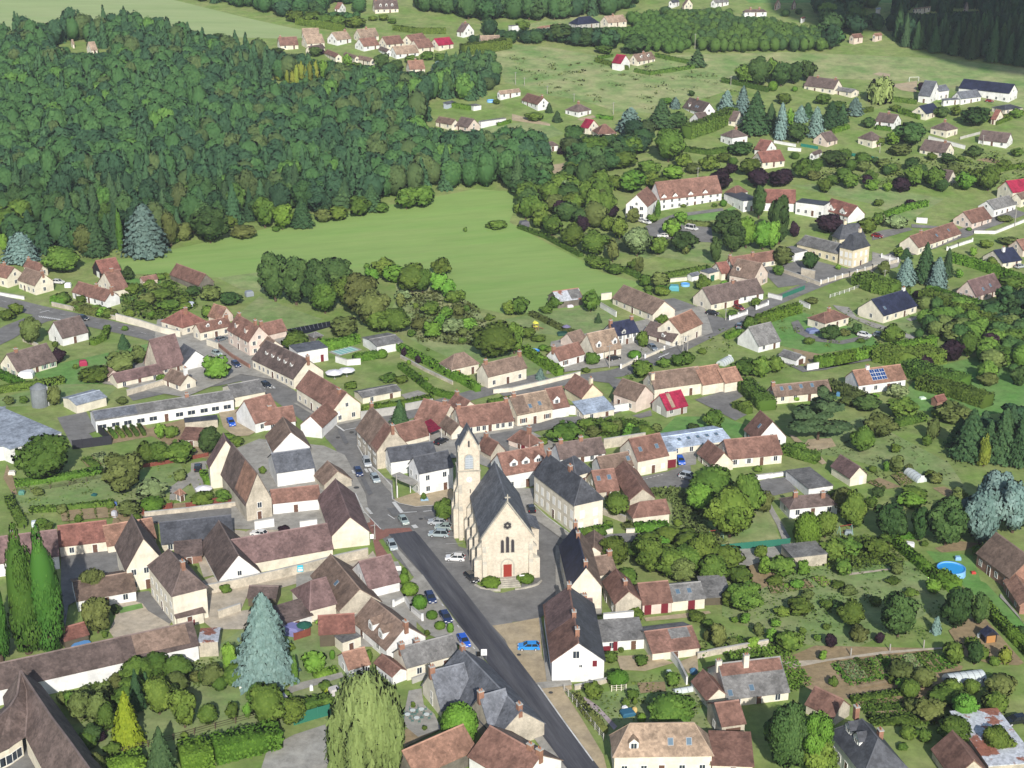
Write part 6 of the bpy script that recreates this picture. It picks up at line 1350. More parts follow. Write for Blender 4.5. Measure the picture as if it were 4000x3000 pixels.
# ================================================================ WALLS, FENCES
def wall_line(pts, h_, th=.3, m=None, label='', name='garden_wall', cat='wall', posts=0, top=True):
    c = [G(*p) for p in pts]; o0 = c[0]; m = m or wm('C')
    root = bpy.data.objects.new(name, None); C.objects.link(root); root.location = o0; tag(root, label, cat)
    b = MB(); k = MB(); q = MB()
    for i in range(len(c)-1):
        a, d = c[i]-o0, c[i+1]-o0; z = Vector((0, 0, h_/2-.3)); b.bar(a+z, d+z, th, h_+.6)
        z = Vector((0, 0, h_+.06)); k.bar(a+z, d+z, th+.12, .12)
        if posts:
            n = max(1, int((d-a).length/posts))
            for j in range(n+1): p = a+(d-a)*j/n; q.box(p.x-.22, p.x+.22, p.y-.22, p.y+.22, p.z-.3, p.z+h_+.45)
    b.link('wall', [m], root)
    if top: k.link('coping', [wm('G') if m != wm('K') else wm('K')], root)
    if posts: q.link('pillars', [wm('W')], root)
    return root
def fence(pts, h_, m, label, gap=2.2, name='garden_fence', solid=True):
    c = [G(*p) for p in pts]; o0 = c[0]; root = bpy.data.objects.new(name, None); C.objects.link(root); root.location = o0; tag(root, label, 'fence')
    pb = MB(); pm = MB().box(-.07, .07, -.07, .07, -.4, h_+.12).mesh('post', [BARK if m is None else m])
    for i in range(len(c)-1):
        a, d = c[i]-o0, c[i+1]-o0; z = Vector((0, 0, h_/2))
        if solid: pb.bar(a+z, d+z, .05, h_)
        else:
            for zz in (.3, .65, .98): pb.bar(a+Vector((0, 0, h_*zz)), d+Vector((0, 0, h_*zz)), .05, .05)
        n = max(1, int((d-a).length/gap))
        for j in range(n+(i == len(c)-2)): link('post', pm, root, a+(d-a)*j/n)
    pb.link('panel', [m or BARK], root); return root
GRN = flat('green_mesh', (.03, .16, .11)); REDF = mat('red_timber', (.23, .07, .05), 'stone', .8); BLKF = flat('black_screen', (.03, .03, .04))
tile(0, 1)
wall_line([(0, 895), (210, 930)], 1.1, label='low white wall at the left road edge', m=wm('W'))
wall_line([(450, 985), (700, 1040), (1000, 1105)], 1.3, label='long beige garden wall along the left road', m=wm('S'))
wall_line([(1005, 1110), (1200, 1160), (1400, 1225), (1560, 1262)], 2.2, label='tall cream wall joining the red hipped corner house', m=wm('C'))
wall_line([(1790, 1330), (1885, 1365)], 2.2, label='cream yard wall beside the arched gate', m=wm('C'))
wall_line([(1890, 1345), (2010, 1440), (2160, 1530)], 1.2, label='brick red low wall along the left street', m=wm('K'))
wall_line([(200, 1290), (330, 1340)], 1.0, label='low pale wall behind the left edge bungalow', m=wm('S'))
tile(1, 1)
wall_line([(690, 1470), (790, 1500), (905, 1490)], 1.8, label='curved white wall before the pool terrace', m=wm('W'))
wall_line([(1250, 1435), (1450, 1545), (1700, 1665)], .9, label='long low beige wall beside the pink drive', m=wm('S'))
tile(1, 2)
wall_line([(905, 310), (1210, 265)], 2.2, label='grey wall behind the conical street spruce', m=wm('G'))
wall_line([(1290, 235), (1530, 190)], 2.0, label='grey stone wall below the clipped hedge', m=wm('G'))
wall_line([(-560, 1850), (-160, 1770), (400, 1640), (700, 1560), (970, 1500)], 2.2, label='tan stone wall with a blue sign along the gravel lane', m=wm('S'))
wall_line([(-10, 1265), (160, 1240)], 2.2, label='white yard wall left of the courtyard gate', m=wm('W'))
wall_line([(380, 1250), (530, 1232)], 1.8, label='white slatted gate wall beside the purple shrub', m=wm('W'))
wall_line([(2050, 85), (2212, 70), (2500, 5), (2800, -70)], 1.3, label='long cream wall in front of the square cream house', m=wm('C'))
tile(0, 2)
wall_line([(1250, 1150), (1640, 1110), (2050, 1060)], 1.2, label='pale garden wall behind the slate barn', m=wm('S'))
fence([(1230, 1130), (1490, 1075)], 1.5, REDF, 'dark red panel fence left of the small gatehouse')
fence([(1610, 1085), (2030, 1010)], 1.6, REDF, 'dark red panel fence right of the small gatehouse')
fence([(1230, 725), (1400, 700), (1800, 625)], 1.0, REDF, 'orange tiled low fence above the gravel drive')
fence([(630, 565), (960, 522)], 2.4, BLKF, 'black screen fence below the school yard', name='screen_fence')
fence([(965, 522), (838, 410)], 2.2, BLKF, 'black screen fence beside the vegetable rows', name='screen_fence')
fence([(110, 960), (210, 1250)], .8, BLKF, 'low dark edging fence in the left allotment')
fence([(270, 935), (600, 880), (900, 810)], 1.1, BARK, 'thin post fence along the left allotment lawn', solid=False, gap=4)
wall_line([(1100, 105), (1430, 10)], 1.8, label='beige wall above the grey school lane', m=wm('S'))
zoom(0, 2100, 2.765)
wall_line([(2360, 880), (2600, 800)], 1.8, label='white stone wall right of the courtyard building', m=wm('S'))
tile(2, 1)
wall_line([(765, 1000), (900, 1080)], 1.7, label='white screen wall of the walled bungalow yard', m=wm('W'))
wall_line([(770, 935), (860, 925)], 2.2, label='cream back wall of the bungalow yard', m=wm('C'))
wall_line([(1880, 1110), (2030, 1060)], 1.2, label='white pillared wall before the plum semi', m=wm('W'), posts=4)
wall_line([(2110, 1020), (2212, 980)], 1.2, label='short white pillared wall right of the plum semi', m=wm('W'), posts=4)
wall_line([(940, 1530), (1080, 1460)], 1.1, label='low cream wall before the dormered tan house', m=wm('C'), posts=6)
wall_line([(1150, 1440), (1315, 1370)], 1.0, label='low white wall before the blue slate house', m=wm('C'), posts=6)
wall_line([(1365, 780), (1510, 765)], 1.2, label='short cream wall behind the blue paddling pool', m=wm('C'))
fence([(1370, 1880/2), (1580, 965)], 1.2, None, 'dark wire fence beside the gravel side road') if 0 else None
tile(3, 1)
wall_line([(455, 800), (700, 730), (900, 668), (1120, 610)], 1.3, label='long balustrade wall with white pillars by the town hall', m=wm('S'), posts=3.2)
wall_line([(130, 700), (330, 770), (450, 815)], 1.4, label='cream school wall left of the balustrade', m=wm('S'))
wall_line([(285, 735), (400, 760)], 3.2, th=.5, label='free standing beige panel wall in the playground', m=wm('S'))
fence([(125, 920), (315, 845)], 1.5, GRN, 'green mesh fence beside the road')
wall_line([(0, 910), (120, 940)], 1.5, label='white wall left of the green mesh fence', m=wm('W'))
fence([(535, 915), (660, 875), (785, 830)], 1.1, wm('W'), 'white post fence before the navy roofed house lawn', solid=False)
wall_line([(1545, 505), (1640, 470), (1765, 430)], 1.0, label='low white wall before the long red roofed house', m=wm('W'), posts=6)
wall_line([(1780, 358), (1960, 362), (2212, 262)], 1.1, label='long white wall curving at the right lane corner', m=wm('W'))
wall_line([(980, 570), (1120, 605)], 1.2, label='white railing wall right of the town hall', m=wm('W'), posts=3)
wall_line([(270, 970), (360, 1010)], 1.4, label='white wall beside the red hipped bungalow', m=wm('W'))
wall_line([(335, 1545), (435, 1530)], 2.0, label='short white wall at the end of the clipped hedge', m=wm('W'))
wall_line([(1280, 265), (1375, 272)], 2.0, label='white block wall on the dry lot', m=wm('W'))
wall_line([(1310, 1000), (1560, 1075), (1740, 1135)], .5, label='thin white edging wall under the big hedge', m=wm('W'))
tile(3, 0)
fence([(612, 1330), (945, 1385)], 1.3, flat('teal_panel', (.02, .17, .13)), 'white fence with teal panels before the cream hipped house')
fence([(285, 1265), (430, 1290)], 1.3, flat('teal_panel', (.02, .17, .13)), 'short teal panelled fence by the red gabled house')
wall_line([(50, 1235), (240, 1270)], 1.2, label='white wall beside the teal panelled fence', m=wm('W'))
wall_line([(170, 1300), (285, 1310)], 1.4, label='short white wall below the teal panelled fence', m=wm('W'))
wall_line([(1385, 1205), (1700, 1290)], 1.6, label='white wall behind the cream plum roofed house', m=wm('W'))
fence([(1660, 1205), (1830, 1160)], 1.2, wm('G'), 'grey slatted fence left of the dark roofed bungalow')
tile(2, 2)
wall_line([(560, 1340), (870, 1285)], 1.0, label='cream garden wall below the slate roofed house', m=wm('C'))
wall_line([(985, 1290), (1290, 1275), (1390, 1310)], 1.0, label='cream wall along the cottage lane', m=wm('C'))
wall_line([(790, 1130), (980, 1200)], 1.6, label='curved rubble wall beside the slate house garden', m=wm('S'))
wall_line([(790, 560), (1150, 505)], 2.6, label='tall cream wall left of the blue metal roof', m=wm('S'))
wall_line([(490, 262), (600, 268)], 2.4, label='white gate wall beside the dormered row house', m=wm('W'))
wall_line([(880, 245), (1010, 225)], 2.0, label='white wall right of the glass roof shed', m=wm('W'))
wall_line([(2070, 835), (2250, 810)], 1.2, label='white low wall beside the long white house lawn', m=wm('W'))
fence([(1780, 1450), (1980, 1430), (2400, 1390)], 1.6, GRN, 'dark green mesh fence below the tall pines')
tile(3, 2)
wall_line([(0, 815), (150, 790)], 1.0, label='low white wall left of the flat garages', m=wm('W'))
tile(2, 3)
wall_line([(785, 505), (1045, 480)], 4.4, th=.4, label='tall white wall with a chimney behind the low outbuilding', m=wm('W'))
wall_line([(540, 985), (790, 930), (870, 900)], .9, label='rubble wall behind the white gable house garden', m=wm('S'))
wall_line([(1600, 715), (1760, 680), (2212, 600)], 1.2, label='long rubble wall behind the flower garden', m=wm('S'))
wall_line([(1360, 700), (1440, 800), (1510, 940)], 1.6, label='white rendered wall beside the dark green netting', m=wm('W'))
fence([(450, 1000), (560, 1130), (680, 1280), (790, 1420)], 1.3, wm('G'), 'grey balustrade fence along the sandy pavement', solid=False, gap=1.6)
wall_line([(1240, 860), (1560, 800)], .7, label='short rubble wall in the lower garden', m=wm('S')) if 0 else None
fence([(860, 1000), (985, 990)], 1.2, wm('C'), 'small cream wooden fence below the clipped bush', solid=False, gap=.8)
tile(1, 3)
wall_line([(1190, 275), (1285, 225), (1340, 310), (1440, 395)], 1.3, label='white terrace wall with pillars beside the street', m=wm('W'), posts=3)
wall_line([(1350, 930), (1470, 885)], 1.0, label='grey stone wall below the mottled slate house', m=wm('G'))
fence([(330, 560), (470, 515)], 1.6, REDF, 'dark red fence behind the blue spruce')
fence([(330, 1290), (640, 1200)], 2.2, GRN, 'green mesh fence above the car park', name='mesh_fence')
tile(0, 3)
fence([(1060, 1540), (1500, 1420), (2212, 1230)], 1.2, BARK, 'thin post fence behind the big clipped hedges', solid=False, gap=3.5)
tile(1, 1)
# ================================================================ GARDEN AND STREET OBJECTS
def thing(name, label, cat, g, rz=0, group=None):
    o = bpy.data.objects.new(name, None); C.objects.link(o); o.location = g; o.rotation_euler = (0, 0, rz); return tag(o, label, cat, group)
def pool(x, y, r, h_, label):
    t = thing('pool', label, 'pool', G(x, y)); k = 28; ring = MB(); z0 = -.1
    pts = lambda rr: [(rr*math.cos(2*math.pi*i/k), rr*math.sin(2*math.pi*i/k)) for i in range(k)]
    o_, i_ = pts(r), pts(r-.22); s = 0
    ring.v += [(x, y, z0) for x, y in pts(r*1.04)]+[(x, y, h_) for x, y in o_]+[(x, y, h_) for x, y in i_]+[(x, y, h_-.25) for x, y in i_]
    for lv in range(3):
        for i in range(k): j = (i+1) % k; ring.f.append([lv*k+i, lv*k+j, (lv+1)*k+j, (lv+1)*k+i]); ring.m.append(0 if lv != 1 else 1)
    ring.link('pool_wall', [flat('pool_blue', (.25, .50, .85), .4), flat('pool_rim', (.08, .32, .75), .4)], t)
    w_ = MB(); w_.v += [(x, y, h_-.2) for x, y in i_]; w_.f.append(list(range(k))); w_.m.append(0); w_.link('water', [flat('pool_water', (.04, .34, .75), .2)], t)
tile(3, 2); pool(1578, 1640, 2.9, 1.45, 'round bright blue pool on the right lawn')
tile(2, 1); pool(185, 1392, 1.8, .9, 'small round blue pool beside the tall hedge'); pool(1497, 808, 1.5, .7, 'small blue pool in front of the white shed')
tile(1, 0); pool(2030, 880, 1.9, .9, 'round blue pool in the gardens above the farm')
# terrace pool with cover
tile(1, 1)
c = [G(625, 1385), G(715, 1420), G(915, 1365), G(830, 1335)]
t = thing('swimming_pool', 'rectangular teal swimming pool beside the flat roofed garage', 'pool', c[0])
b = MB(); b.prism([p-c[0]+Vector((0, 0, .05)) for p in c], (0, 0, .12)); b.link('surround', [PAVE], t)
m_ = sum(c, Vector())/4; b = MB(); b.prism([(p-m_)*.82+m_-c[0]+Vector((0, 0, .15)) for p in c], (0, 0, .05)); b.link('water', [flat('teal_cover', (.24, .48, .48), .3)], t)
b = MB()
for k in range(5):
    a_ = c[0].lerp(c[3], (k+.7)/5.6); e_ = c[1].lerp(c[2], (k+.7)/5.6); b.bar(a_-c[0]+Vector((0, 0, .22)), e_-c[0]+Vector((0, 0, .22)), .12, .05)
b.link('cover_bars', [FRAME], t)
c = [G(268, 1195), G(640, 1125), G(648, 1165), G(440, 1225), G(290, 1225)]
t = thing('growing_beds', 'long black sheeted beds behind the left street houses', 'beds', c[0])
MB().prism([p-c[0]+Vector((0, 0, .1)) for p in c], (0, 0, .25)).link('sheeting', [DARKW], t)
b = MB()
for k in range(9): a_ = c[0].lerp(c[1], (k+1)/10); e_ = c[4].lerp(c[2], (k+1)/10); b.bar(a_-c[0]+Vector((0, 0, .4)), e_-c[0]+Vector((0, 0, .4)), .12, .06)
b.link('frames', [flat('grey_metal', (.25, .26, .28), .4)], t)
def parasol(x, y, r, col, label):
    t = thing('parasol', label, 'parasol', G(x, y)); b = MB(); k = 8
    b.v += [(r*math.cos(2*math.pi*i/k), r*math.sin(2*math.pi*i/k), 2.0) for i in range(k)]+[(0, 0, 2.6)]+[(r*math.cos(2*math.pi*i/k), r*math.sin(2*math.pi*i/k), 1.85) for i in range(k)]
    for i in range(k): j = (i+1) % k; b.f += [[i, j, k], [i, j, k+1+j, k+1+i]]; b.m += [0, 0]
    b.link('canopy', [flat('canvas_'+label.split()[0], col, .8)], t); MB().cyl((0, 0, 0), .04, 2.3, 8).link('pole', [FRAME], t); MB().cyl((0, 0, 0), .35, .12, 10).link('base', [CONC], t)
tile(1, 1); parasol(680, 1615, 2.6, (.78, .76, .8), 'white parasol on the beige terrace, left one'); parasol(785, 1595, 2.4, (.78, .76, .78), 'white parasol on the beige terrace, right one')
tile(0, 2); parasol(1765, 970, 2.0, (.8, .8, .8), 'white parasol beside the gravel drive')
tile(1, 3); parasol(420, 500, 1.5, (.02, .10, .07), 'green parasol between low roof and red barn')
tile(2, 1); parasol(470, 1215, 1.3, (.2, .18, .3), 'grey purple parasol on the back lawn')
for i, (x, y) in enumerate(((1355, 1190), (1430, 1180), (1310, 1225), (1475, 1225), (1390, 1255))):
    tile(1, 3); t = thing('cafe_table', ['round white cafe table left of the slate house terrace', 'round white cafe table topmost on the terrace', 'leftmost round cafe table under the willow', 'round cafe table nearest the slate gable wall', 'cluster table with green chairs on the terrace'][i], 'table', G(x, y))
    MB().cyl((0, 0, .7), .5, .05, 14).link('table_top', [flat('table_white', (.6, .65, .64))], t); MB().cyl((0, 0, 0), .05, .7, 8).link('leg', [GRN], t)
    for k in range(4):
        a = k*1.57+.6; cx, cy = math.cos(a)*.85, math.sin(a)*.85; ch_ = MB().box(cx-.22, cx+.22, cy-.22, cy+.22, .4, .46)
        ch_.bar((cx+math.cos(a)*.2, cy+math.sin(a)*.2, .45), (cx+math.cos(a)*.28, cy+math.sin(a)*.28, .9), .35, .05)
        for u in (-.18, .18): ch_.bar((cx+u, cy-.18, 0), (cx+u, cy-.18, .4), .04); ch_.bar((cx+u, cy+.18, 0), (cx+u, cy+.18, .4), .04)
        o = thing('cafe_chair', None, None, (0, 0, 0)); bpy.data.objects.remove(o)
        ch_.link('chair', [flat('chair_green', (.12, .22, .2))], None, G(x, y)); o = C.objects[-1]; o.name = 'cafe_chair'; tag(o, 'dark green metal chair around a cafe table on the terrace', 'chair', 'chairs around the terrace tables')
def tunnel(p0, p1, r, label, col=(.55, .6, .6)):
    a, b_ = G(*p0), G(*p1); d = b_-a; ln = d.length; rz = math.atan2(d.y, d.x); t = thing('greenhouse_tunnel', label, 'greenhouse', a, rz)
    m = flat('plastic_film', col, .25); sk = MB(); k = 12
    sk.v += [(x, r*math.cos(math.pi*i/k), r*1.05*math.sin(math.pi*i/k)) for x in (0, ln) for i in range(k+1)]
    for i in range(k): sk.f.append([i, i+1, k+2+i, k+1+i]); sk.m.append(0)
    sk.f += [list(range(k+1)), list(range(k+1, 2*k+2))[::-1]]; sk.m += [0, 0]
    sk.link('film', [m], t); hp = MB()
    for j in range(int(ln/1.2)+1):
        x = min(ln, j*1.2)
        for i in range(k): hp.bar((x, (r+.04)*math.cos(math.pi*i/k), (r+.04)*1.05*math.sin(math.pi*i/k)), (x, (r+.04)*math.cos(math.pi*(i+1)/k), (r+.04)*1.05*math.sin(math.pi*(i+1)/k)), .06)
    hp.link('hoops', [flat('grey_metal', (.25, .26, .28), .4)], t); MB().box(ln, ln+.05, -.5, .5, 0, 1.7).link('door', [FRAME], t)
tile(3, 2); tunnel((1215, 770), (1330, 850), 1.35, 'grey plastic tunnel greenhouse in the right orchard')
tile(3, 3); tunnel((1545, 940), (1850, 900), 1.9, 'pale green polytunnel greenhouse in the vegetable plots', (.42, .5, .40))
tile(2, 1); tunnel((1800, 1500), (1880, 1455), 1.4, 'small grey blue tunnel in the roadside garden', (.4, .5, .55))
tile(2, 3); tunnel((1400, 1010), (1555, 985), .7, 'low white cold frame beside the bushy tree', (.75, .78, .82))
# silo
tile(0, 2); g_ = G(350, 188); t = thing('silo', 'dull grey metal silo behind the warehouse', 'silo', g_); b = MB().cyl((0, 0, 0), 2.2, 5.2, 20).cyl((0, 0, 5.2), 2.3, 1.2, 20, .5); b.link('tank', [mat('silo_metal', (.24, .26, .28), 'wall', .5)], t); MB().bar((2.3, 0, 0), (2.3, 0, 5.5), .12).link('ladder', [FRAME], t)
# utility poles and street lamps
def pole(x, y, yt, label, arms=1, group='utility poles', steel=False):
    g_ = G(x, y); h_ = min(13, max(4, height_at(g_, yt))); t = thing('utility_pole', label, 'pole', g_, .4, group)
    MB().cyl((0, 0, 0), .16, h_, 8, .1).link('post', [CONC if not steel else flat('grey_metal', (.25, .26, .28), .4)], t)
    if arms: MB().bar((-.9, 0, h_-.4), (.9, 0, h_-.4), .1).link('crossbar', [flat('grey_metal', (.25, .26, .28), .4)], t)
for t_, lst in (((2, 0), [(1580, 425, 290, 'tall concrete pole before the light plantation'), (305, 812, 742, 'concrete pole left of the meadow bungalow'), (875, 990, 882, 'concrete pole in front of the meadow'), (30, 730, 622, 'leftmost concrete pole of the meadow lane'), (536, 880, 812, 'thin pole behind the hipped meadow bungalow'), (1890, 738, 655, 'pole beside the dark tree group hedge'), (700, 395, 290, 'bare pole in the bushes below the plantation'), (1385, 205, 155, 'small pole at the plantation corner'), (108, 740, 680, 'short pole right of the lane end'), (1605, 1530, 1465, 'pole behind the care home roof')]),
                ((3, 0), [(930, 900, 755, 'pole beside the pale willow'), (258, 1240, 1120, 'white pole beside the teal fence'), (965, 1320, 1235, 'pole right of the cream hipped house'), (1855, 1260, 1165, 'pole before the dark roofed bungalow')]),
                ((2, 1), [(1845, 1110, 1020, 'pole with lamp beside the black car'), (840, 1520, 1320, 'thin pole before the tan dormered house'), (1475, 1412, 1240, 'left leg pole of the roadside pair'), (1515, 1395, 1235, 'right leg pole of the roadside pair')]),
                ((3, 1), [(2130, 300, 100, 'tall wooden pole at the right lane wall'), (1005, 770, 700, 'street lamp pole in the hedge by the balustrade')]),
                ((1, 2), [(1218, 980, 780, 'lamp post before the white shop canopy'), (1028, 1350, 1270, 'sign pole at the barn corner')]),
                ((2, 3), [(1345, 620+0, 500, 'x')] if 0 else [])):
    tile(*t_)
    for x, y, yt, lb in lst: pole(x, y, yt, lb)
tile(3, 3)
for x, y, yt, lb in ((715, 688, 625, 'left fence post of the orchard path'), (1052, 650, 588, 'middle fence post of the orchard path'), (1344, 622, 553, 'right fence post of the orchard path')):
    g_ = G(x, y); o = MB().box(-.1, .1, -.1, .1, -.2, height_at(g_, yt)).link('fence_post', [CONC], None, g_); tag(o, lb, 'post', 'concrete posts beside the orchard path')
tile(3, 2)
# solar panels on the white house
sh = [r for r in REG if 'solar panels' in r[0]][0][3]; a_, b_, h_, ri = sh['_dim']; an = math.atan2(ri, b_/2)
for o in list(sh.children):
    if o.name.startswith('roof'):
        for i in range(3):
            for j in range(3):
                p = bpy.data.objects.new('solar_panel', None); bpy.data.objects.remove(p)
                k = ('solar',)
                if k not in _cache: _cache[k] = MB().box(-.75, .75, -.55, .55, 0, .08, 1).box(-.70, -.03, -.5, .5, .08, .1).box(.03, .70, -.5, .5, .08, .1).mesh('solar_panel', [flat('solar_cell', (.012, .05, .18), .15), FRAME])
                t_ = .45+j*1.14*math.cos(an); q = link('solar_panel', _cache[k], o, (a_*.36+i*1.55, t_+.3, h_+(t_+.3)*ri/(b_/2)+.26)); q.rotation_euler = (an, 0, 0)
# signs
def board(x, y, h0, w_, h_, col, label, marks=(), name='sign_board', rz=None, poles=True, toward=None, text=None, tcol=(.05, .2, .5), tsize=.3):
    g_ = G(x, y); rz = math.atan2(-g_.x, g_.y) if rz is None else rz; t = thing(name, label, 'sign', g_, rz)
    b = MB().box(-w_/2, w_/2, -.03, .03, h0, h0+h_)
    for i, q in enumerate(marks): b.box(q[0]-q[2]/2, q[0]+q[2]/2, -.04, -.03, h0+q[1], h0+q[1]+q[3], 1)
    b.link('panel', [flat('sign_'+label[:12], col), flat('sign_ink_'+label[:12], tcol)], t)
    if poles: b = MB().cyl((-w_*.35, .06, 0), .04, h0+h_*.8, 6).cyl((w_*.35, .06, 0), .04, h0+h_*.8, 6).link('posts', [flat('grey_metal', (.25, .26, .28), .4)], t)
    return t
zoom(1700, 1600, 2.2117)
board(750, 1500, .9, 1.0, 1.0, (.8, .8, .8), 'white notice board in front of the church', [(0, .2, .6, .5)], tcol=(.55, .6, .6))
tile(1, 2)
w2_ = board(388, 1650, .9, 1.2, 1.5, (.05, .45, .60), 'blue and white poster on the tan stone wall', [(0, .15, .9, .55), (0, .9, .9, .12)], tcol=(.75, .8, .8), poles=False); w2_.location.y -= .35
board(1003, 1370, .9, .8, 1.1, (.8, .8, .8), 'white sign beside the square barn corner')
board(1225, 1650, 1.0, 1.5, 1.0, (.8, .8, .78), 'white sign at the street garden corner')
tile(1, 3); board(1970, 735, 1.2, 1.1, 1.3, (.8, .8, .8), 'white backed road sign beside the dark asphalt', [(0, .3, .6, .6)], tcol=(.55, .58, .6))
board(1925, 735, 1.0, .7, 1.0, (.01, .01, .01), 'black backed road sign beside the dark asphalt')
tile(1, 2)
cr = [r for r in REG if 'cream corner house with plum roof' in r[0]][0][3]
MB().box(-.8, .8, -.1, -.03, 2.0, 3.2).link('sign', [FRAME], cr, (1.0, -.02, 0))
# canopy of the shop with posts and yellow lamp
g_ = G(1230, 985); t = thing('canopy', 'grey flat canopy between the white shop wings', 'canopy', g_, .0)
c = [P(*q, 3.0) for q in ((1172, 790), (1240, 765), (1408, 850), (1355, 880), (1240, 835))]; MB().prism([p-g_ for p in c], (0, 0, .18)).link('roof_slab', [PAVE], t)
MB().cyl((-.2, .2, 0), .12, 3.0, 8).cyl((2.6, 3.0, 0), .1, 3.0, 8).link('posts', [FRAME], t)
# magenta awning
c = [P(*q, 3.0) for q in ((1455, 330), (1510, 305), (1600, 385), (1500, 425))]; g_ = Vector((c[0].x, c[0].y, 0)); t = thing('awning', 'bright magenta awning roof near the conical spruce', 'awning', g_)
MB().prism([p-g_ for p in c], (0, 0, .15)).link('cover', [rm('m')], t); b = MB()
for p in c: b.bar((p.x-g_.x, p.y-g_.y, 0), p-g_, .1)
b.link('posts', [FRAME], t)
# swings, slide, trampoline
def swing(x, y, wd, h_, col, label):
    t = thing('garden_swing', label, 'swing', G(x, y), .3); b = MB()
    for s_ in (-1, 1):
        b.bar((s_*wd/2, -.8, 0), (s_*wd/2, 0, h_), .09, m=1); b.bar((s_*wd/2, .8, 0), (s_*wd/2, 0, h_), .09, m=1)
    b.bar((-wd/2, 0, h_), (wd/2, 0, h_), .1); b.link('frame', [flat('swing_bar', col), flat('swing_leg', (.25, .42, .36))], t)
    for u in (-.6, .6): MB().box(u-.22, u+.22, -.1, .1, .5, .54).bar((u-.2, 0, .52), (u-.2, 0, h_), .02).bar((u+.2, 0, .52), (u+.2, 0, h_), .02).link('seat', [DOORM['k']], t)
tile(2, 2); swing(1760, 1345, 3, 2.3, (.3, .05, .04), 'red barred garden swing under the tall pines')
tile(3, 2); swing(665, 1300, 3, 2.2, (.4, .1, .06), 'orange barred garden swing behind the bungalow')
tile(2, 1)
t = thing('play_tower', 'yellow play tower with red slide on the back lawn', 'play tower', G(205, 1195), .5)
MB().box(-.6, .6, -.6, .6, 1.2, 1.3).prism([(-.75, -.7, 2.3), (.75, -.7, 2.3), (0, -.7, 3.0)], (0, 1.4, 0)).link('platform', [flat('toy_yellow', (.75, .72, .1))], t)
b = MB()
for s_ in (-.55, .55):
    for u in (-.55, .55): b.bar((s_, u, 0), (s_, u, 2.3), .1)
b.link('posts', [DOORM['o']], t); MB().bar((.6, 0, 1.25), (2.6, 0, .15), .6, .06).link('slide', [flat('toy_red', (.5, .1, .07))], t)
tile(3, 0)
t = thing('football_goal', 'white football goal on the sports field', 'goal', G(1260, 705), .2); MB().bar((-2.5, 0, 0), (-2.5, 0, 2.2), .16).bar((2.5, 0, 0), (2.5, 0, 2.2), .16).bar((-2.5, 0, 2.2), (2.5, 0, 2.2), .16).bar((-2.5, 1.5, 0), (-2.5, 0, 2.2), .08).bar((2.5, 1.5, 0), (2.5, 0, 2.2), .08).link('frame', [FRAME], t)
# small garden things
def lump(x, y, sz, col, name, label, cat, h_=None):
    g_ = G(x, y); b = MB(); h_ = h_ or sz*.6; b.box(-sz/2, sz/2, -sz*.35, sz*.35, .05, h_*.7); b.prism([(-sz/2, -sz*.35, h_*.7), (sz/2, -sz*.35, h_*.7), (sz*.38, -sz*.3, h_), (-sz*.38, -sz*.3, h_)], (0, sz*.66, 0))
    for s_ in (-1, 1): b.box(s_*sz*.4-.04, s_*sz*.4+.04, -sz*.3, sz*.3, 0, .06, 1)
    o = b.link(name, [flat('paint_'+name+label[:6], col), BARK], None, g_, random.uniform(-.4, .6)); tag(o, label, cat); return o
tile(3, 3)
lump(1968, 990, .9, (.03, .2, .6), 'water_barrel', 'blue water barrel beside the polytunnel', 'barrel', 1.1); lump(1822, 535, .6, (.6, .68, .7), 'water_tank', 'pale plastic tank left of the orange cabin', 'tank', 1.0)
tile(2, 3)
lump(1000, 1200, 2.4, (.03, .12, .2), 'sand_table', 'dark blue toy table in the lower garden', 'toy', .8); lump(975, 1160, .9, (.8, .8, .82), 'toy_box', 'white round toy beside the blue toy table', 'toy', .8); lump(1060, 1180, .7, (.7, .5, .2), 'toy_box', 'yellow toy behind the blue toy table', 'toy', 1.0)
lump(1355, 870, .9, (.55, .62, .62), 'water_barrel', 'pale barrel behind the low cold frame', 'barrel', 1.3); lump(1570, 845, 1.1, (.08, .2, .35), 'water_barrel', 'blue barrel beside the brown cottage', 'barrel', 1.0)
tile(3, 2)
lump(1225, 1400, 1.9, (.8, .8, .8), 'garden_bench', 'white garden bench near the long hedge', 'bench', .8); lump(605, 105, 1.0, (.1, .35, .7), 'water_barrel', 'blue barrel beside the brown roofed house', 'barrel', 1.2); lump(160, 605, 1.2, (.7, .78, .75), 'garden_table', 'pale garden table beside the long house end', 'table', .8)
lump(695, 1300, 1.6, (.25, .3, .32), 'barbecue', 'dark barbecue beside the orange swing', 'barbecue', 1.0); lump(1640, 1520, 1.2, (.25, .45, .7), 'paddling_chair', 'pale blue garden chair behind the pool', 'chair', .8); lump(1775, 1640, .9, (.5, .06, .05), 'toy_car', 'small red toy car right of the pool', 'toy', .5); lump(1335, 130, 1.6, (.6, .75, .6), 'slide', 'pale green garden slide on the right lawn', 'slide', .6)
tile(0, 2)
lump(300, 1230, 1.3, (.6, .65, .72), 'water_tank', 'pale blue tank in the lower allotment', 'tank', 1.3); lump(990, 1150, 1.1, (.5, .5, .55), 'water_tank', 'grey lidded tank beside the bean rows', 'tank', 1.5); lump(1172, 1160, 1.3, (.4, .6, .75), 'water_tank', 'round pale blue tank before the red row', 'tank', .8); lump(105, 785, 1.6, (.65, .62, .55), 'garden_table', 'beige tarpaulin heap under the large tree', 'heap', 1.0); lump(190, 955, 1.3, (.1, .25, .2), 'compost_bin', 'dark green compost bin in the allotment corner', 'bin', 1.0); lump(815, 965, 1.2, (.02, .1, .1), 'garden_bench', 'dark green bench on the allotment lawn', 'bench', .5); lump(1000, 1050, .6, (.08, .15, .4), 'water_barrel', 'small blue barrel in the bean rows', 'barrel', .9)
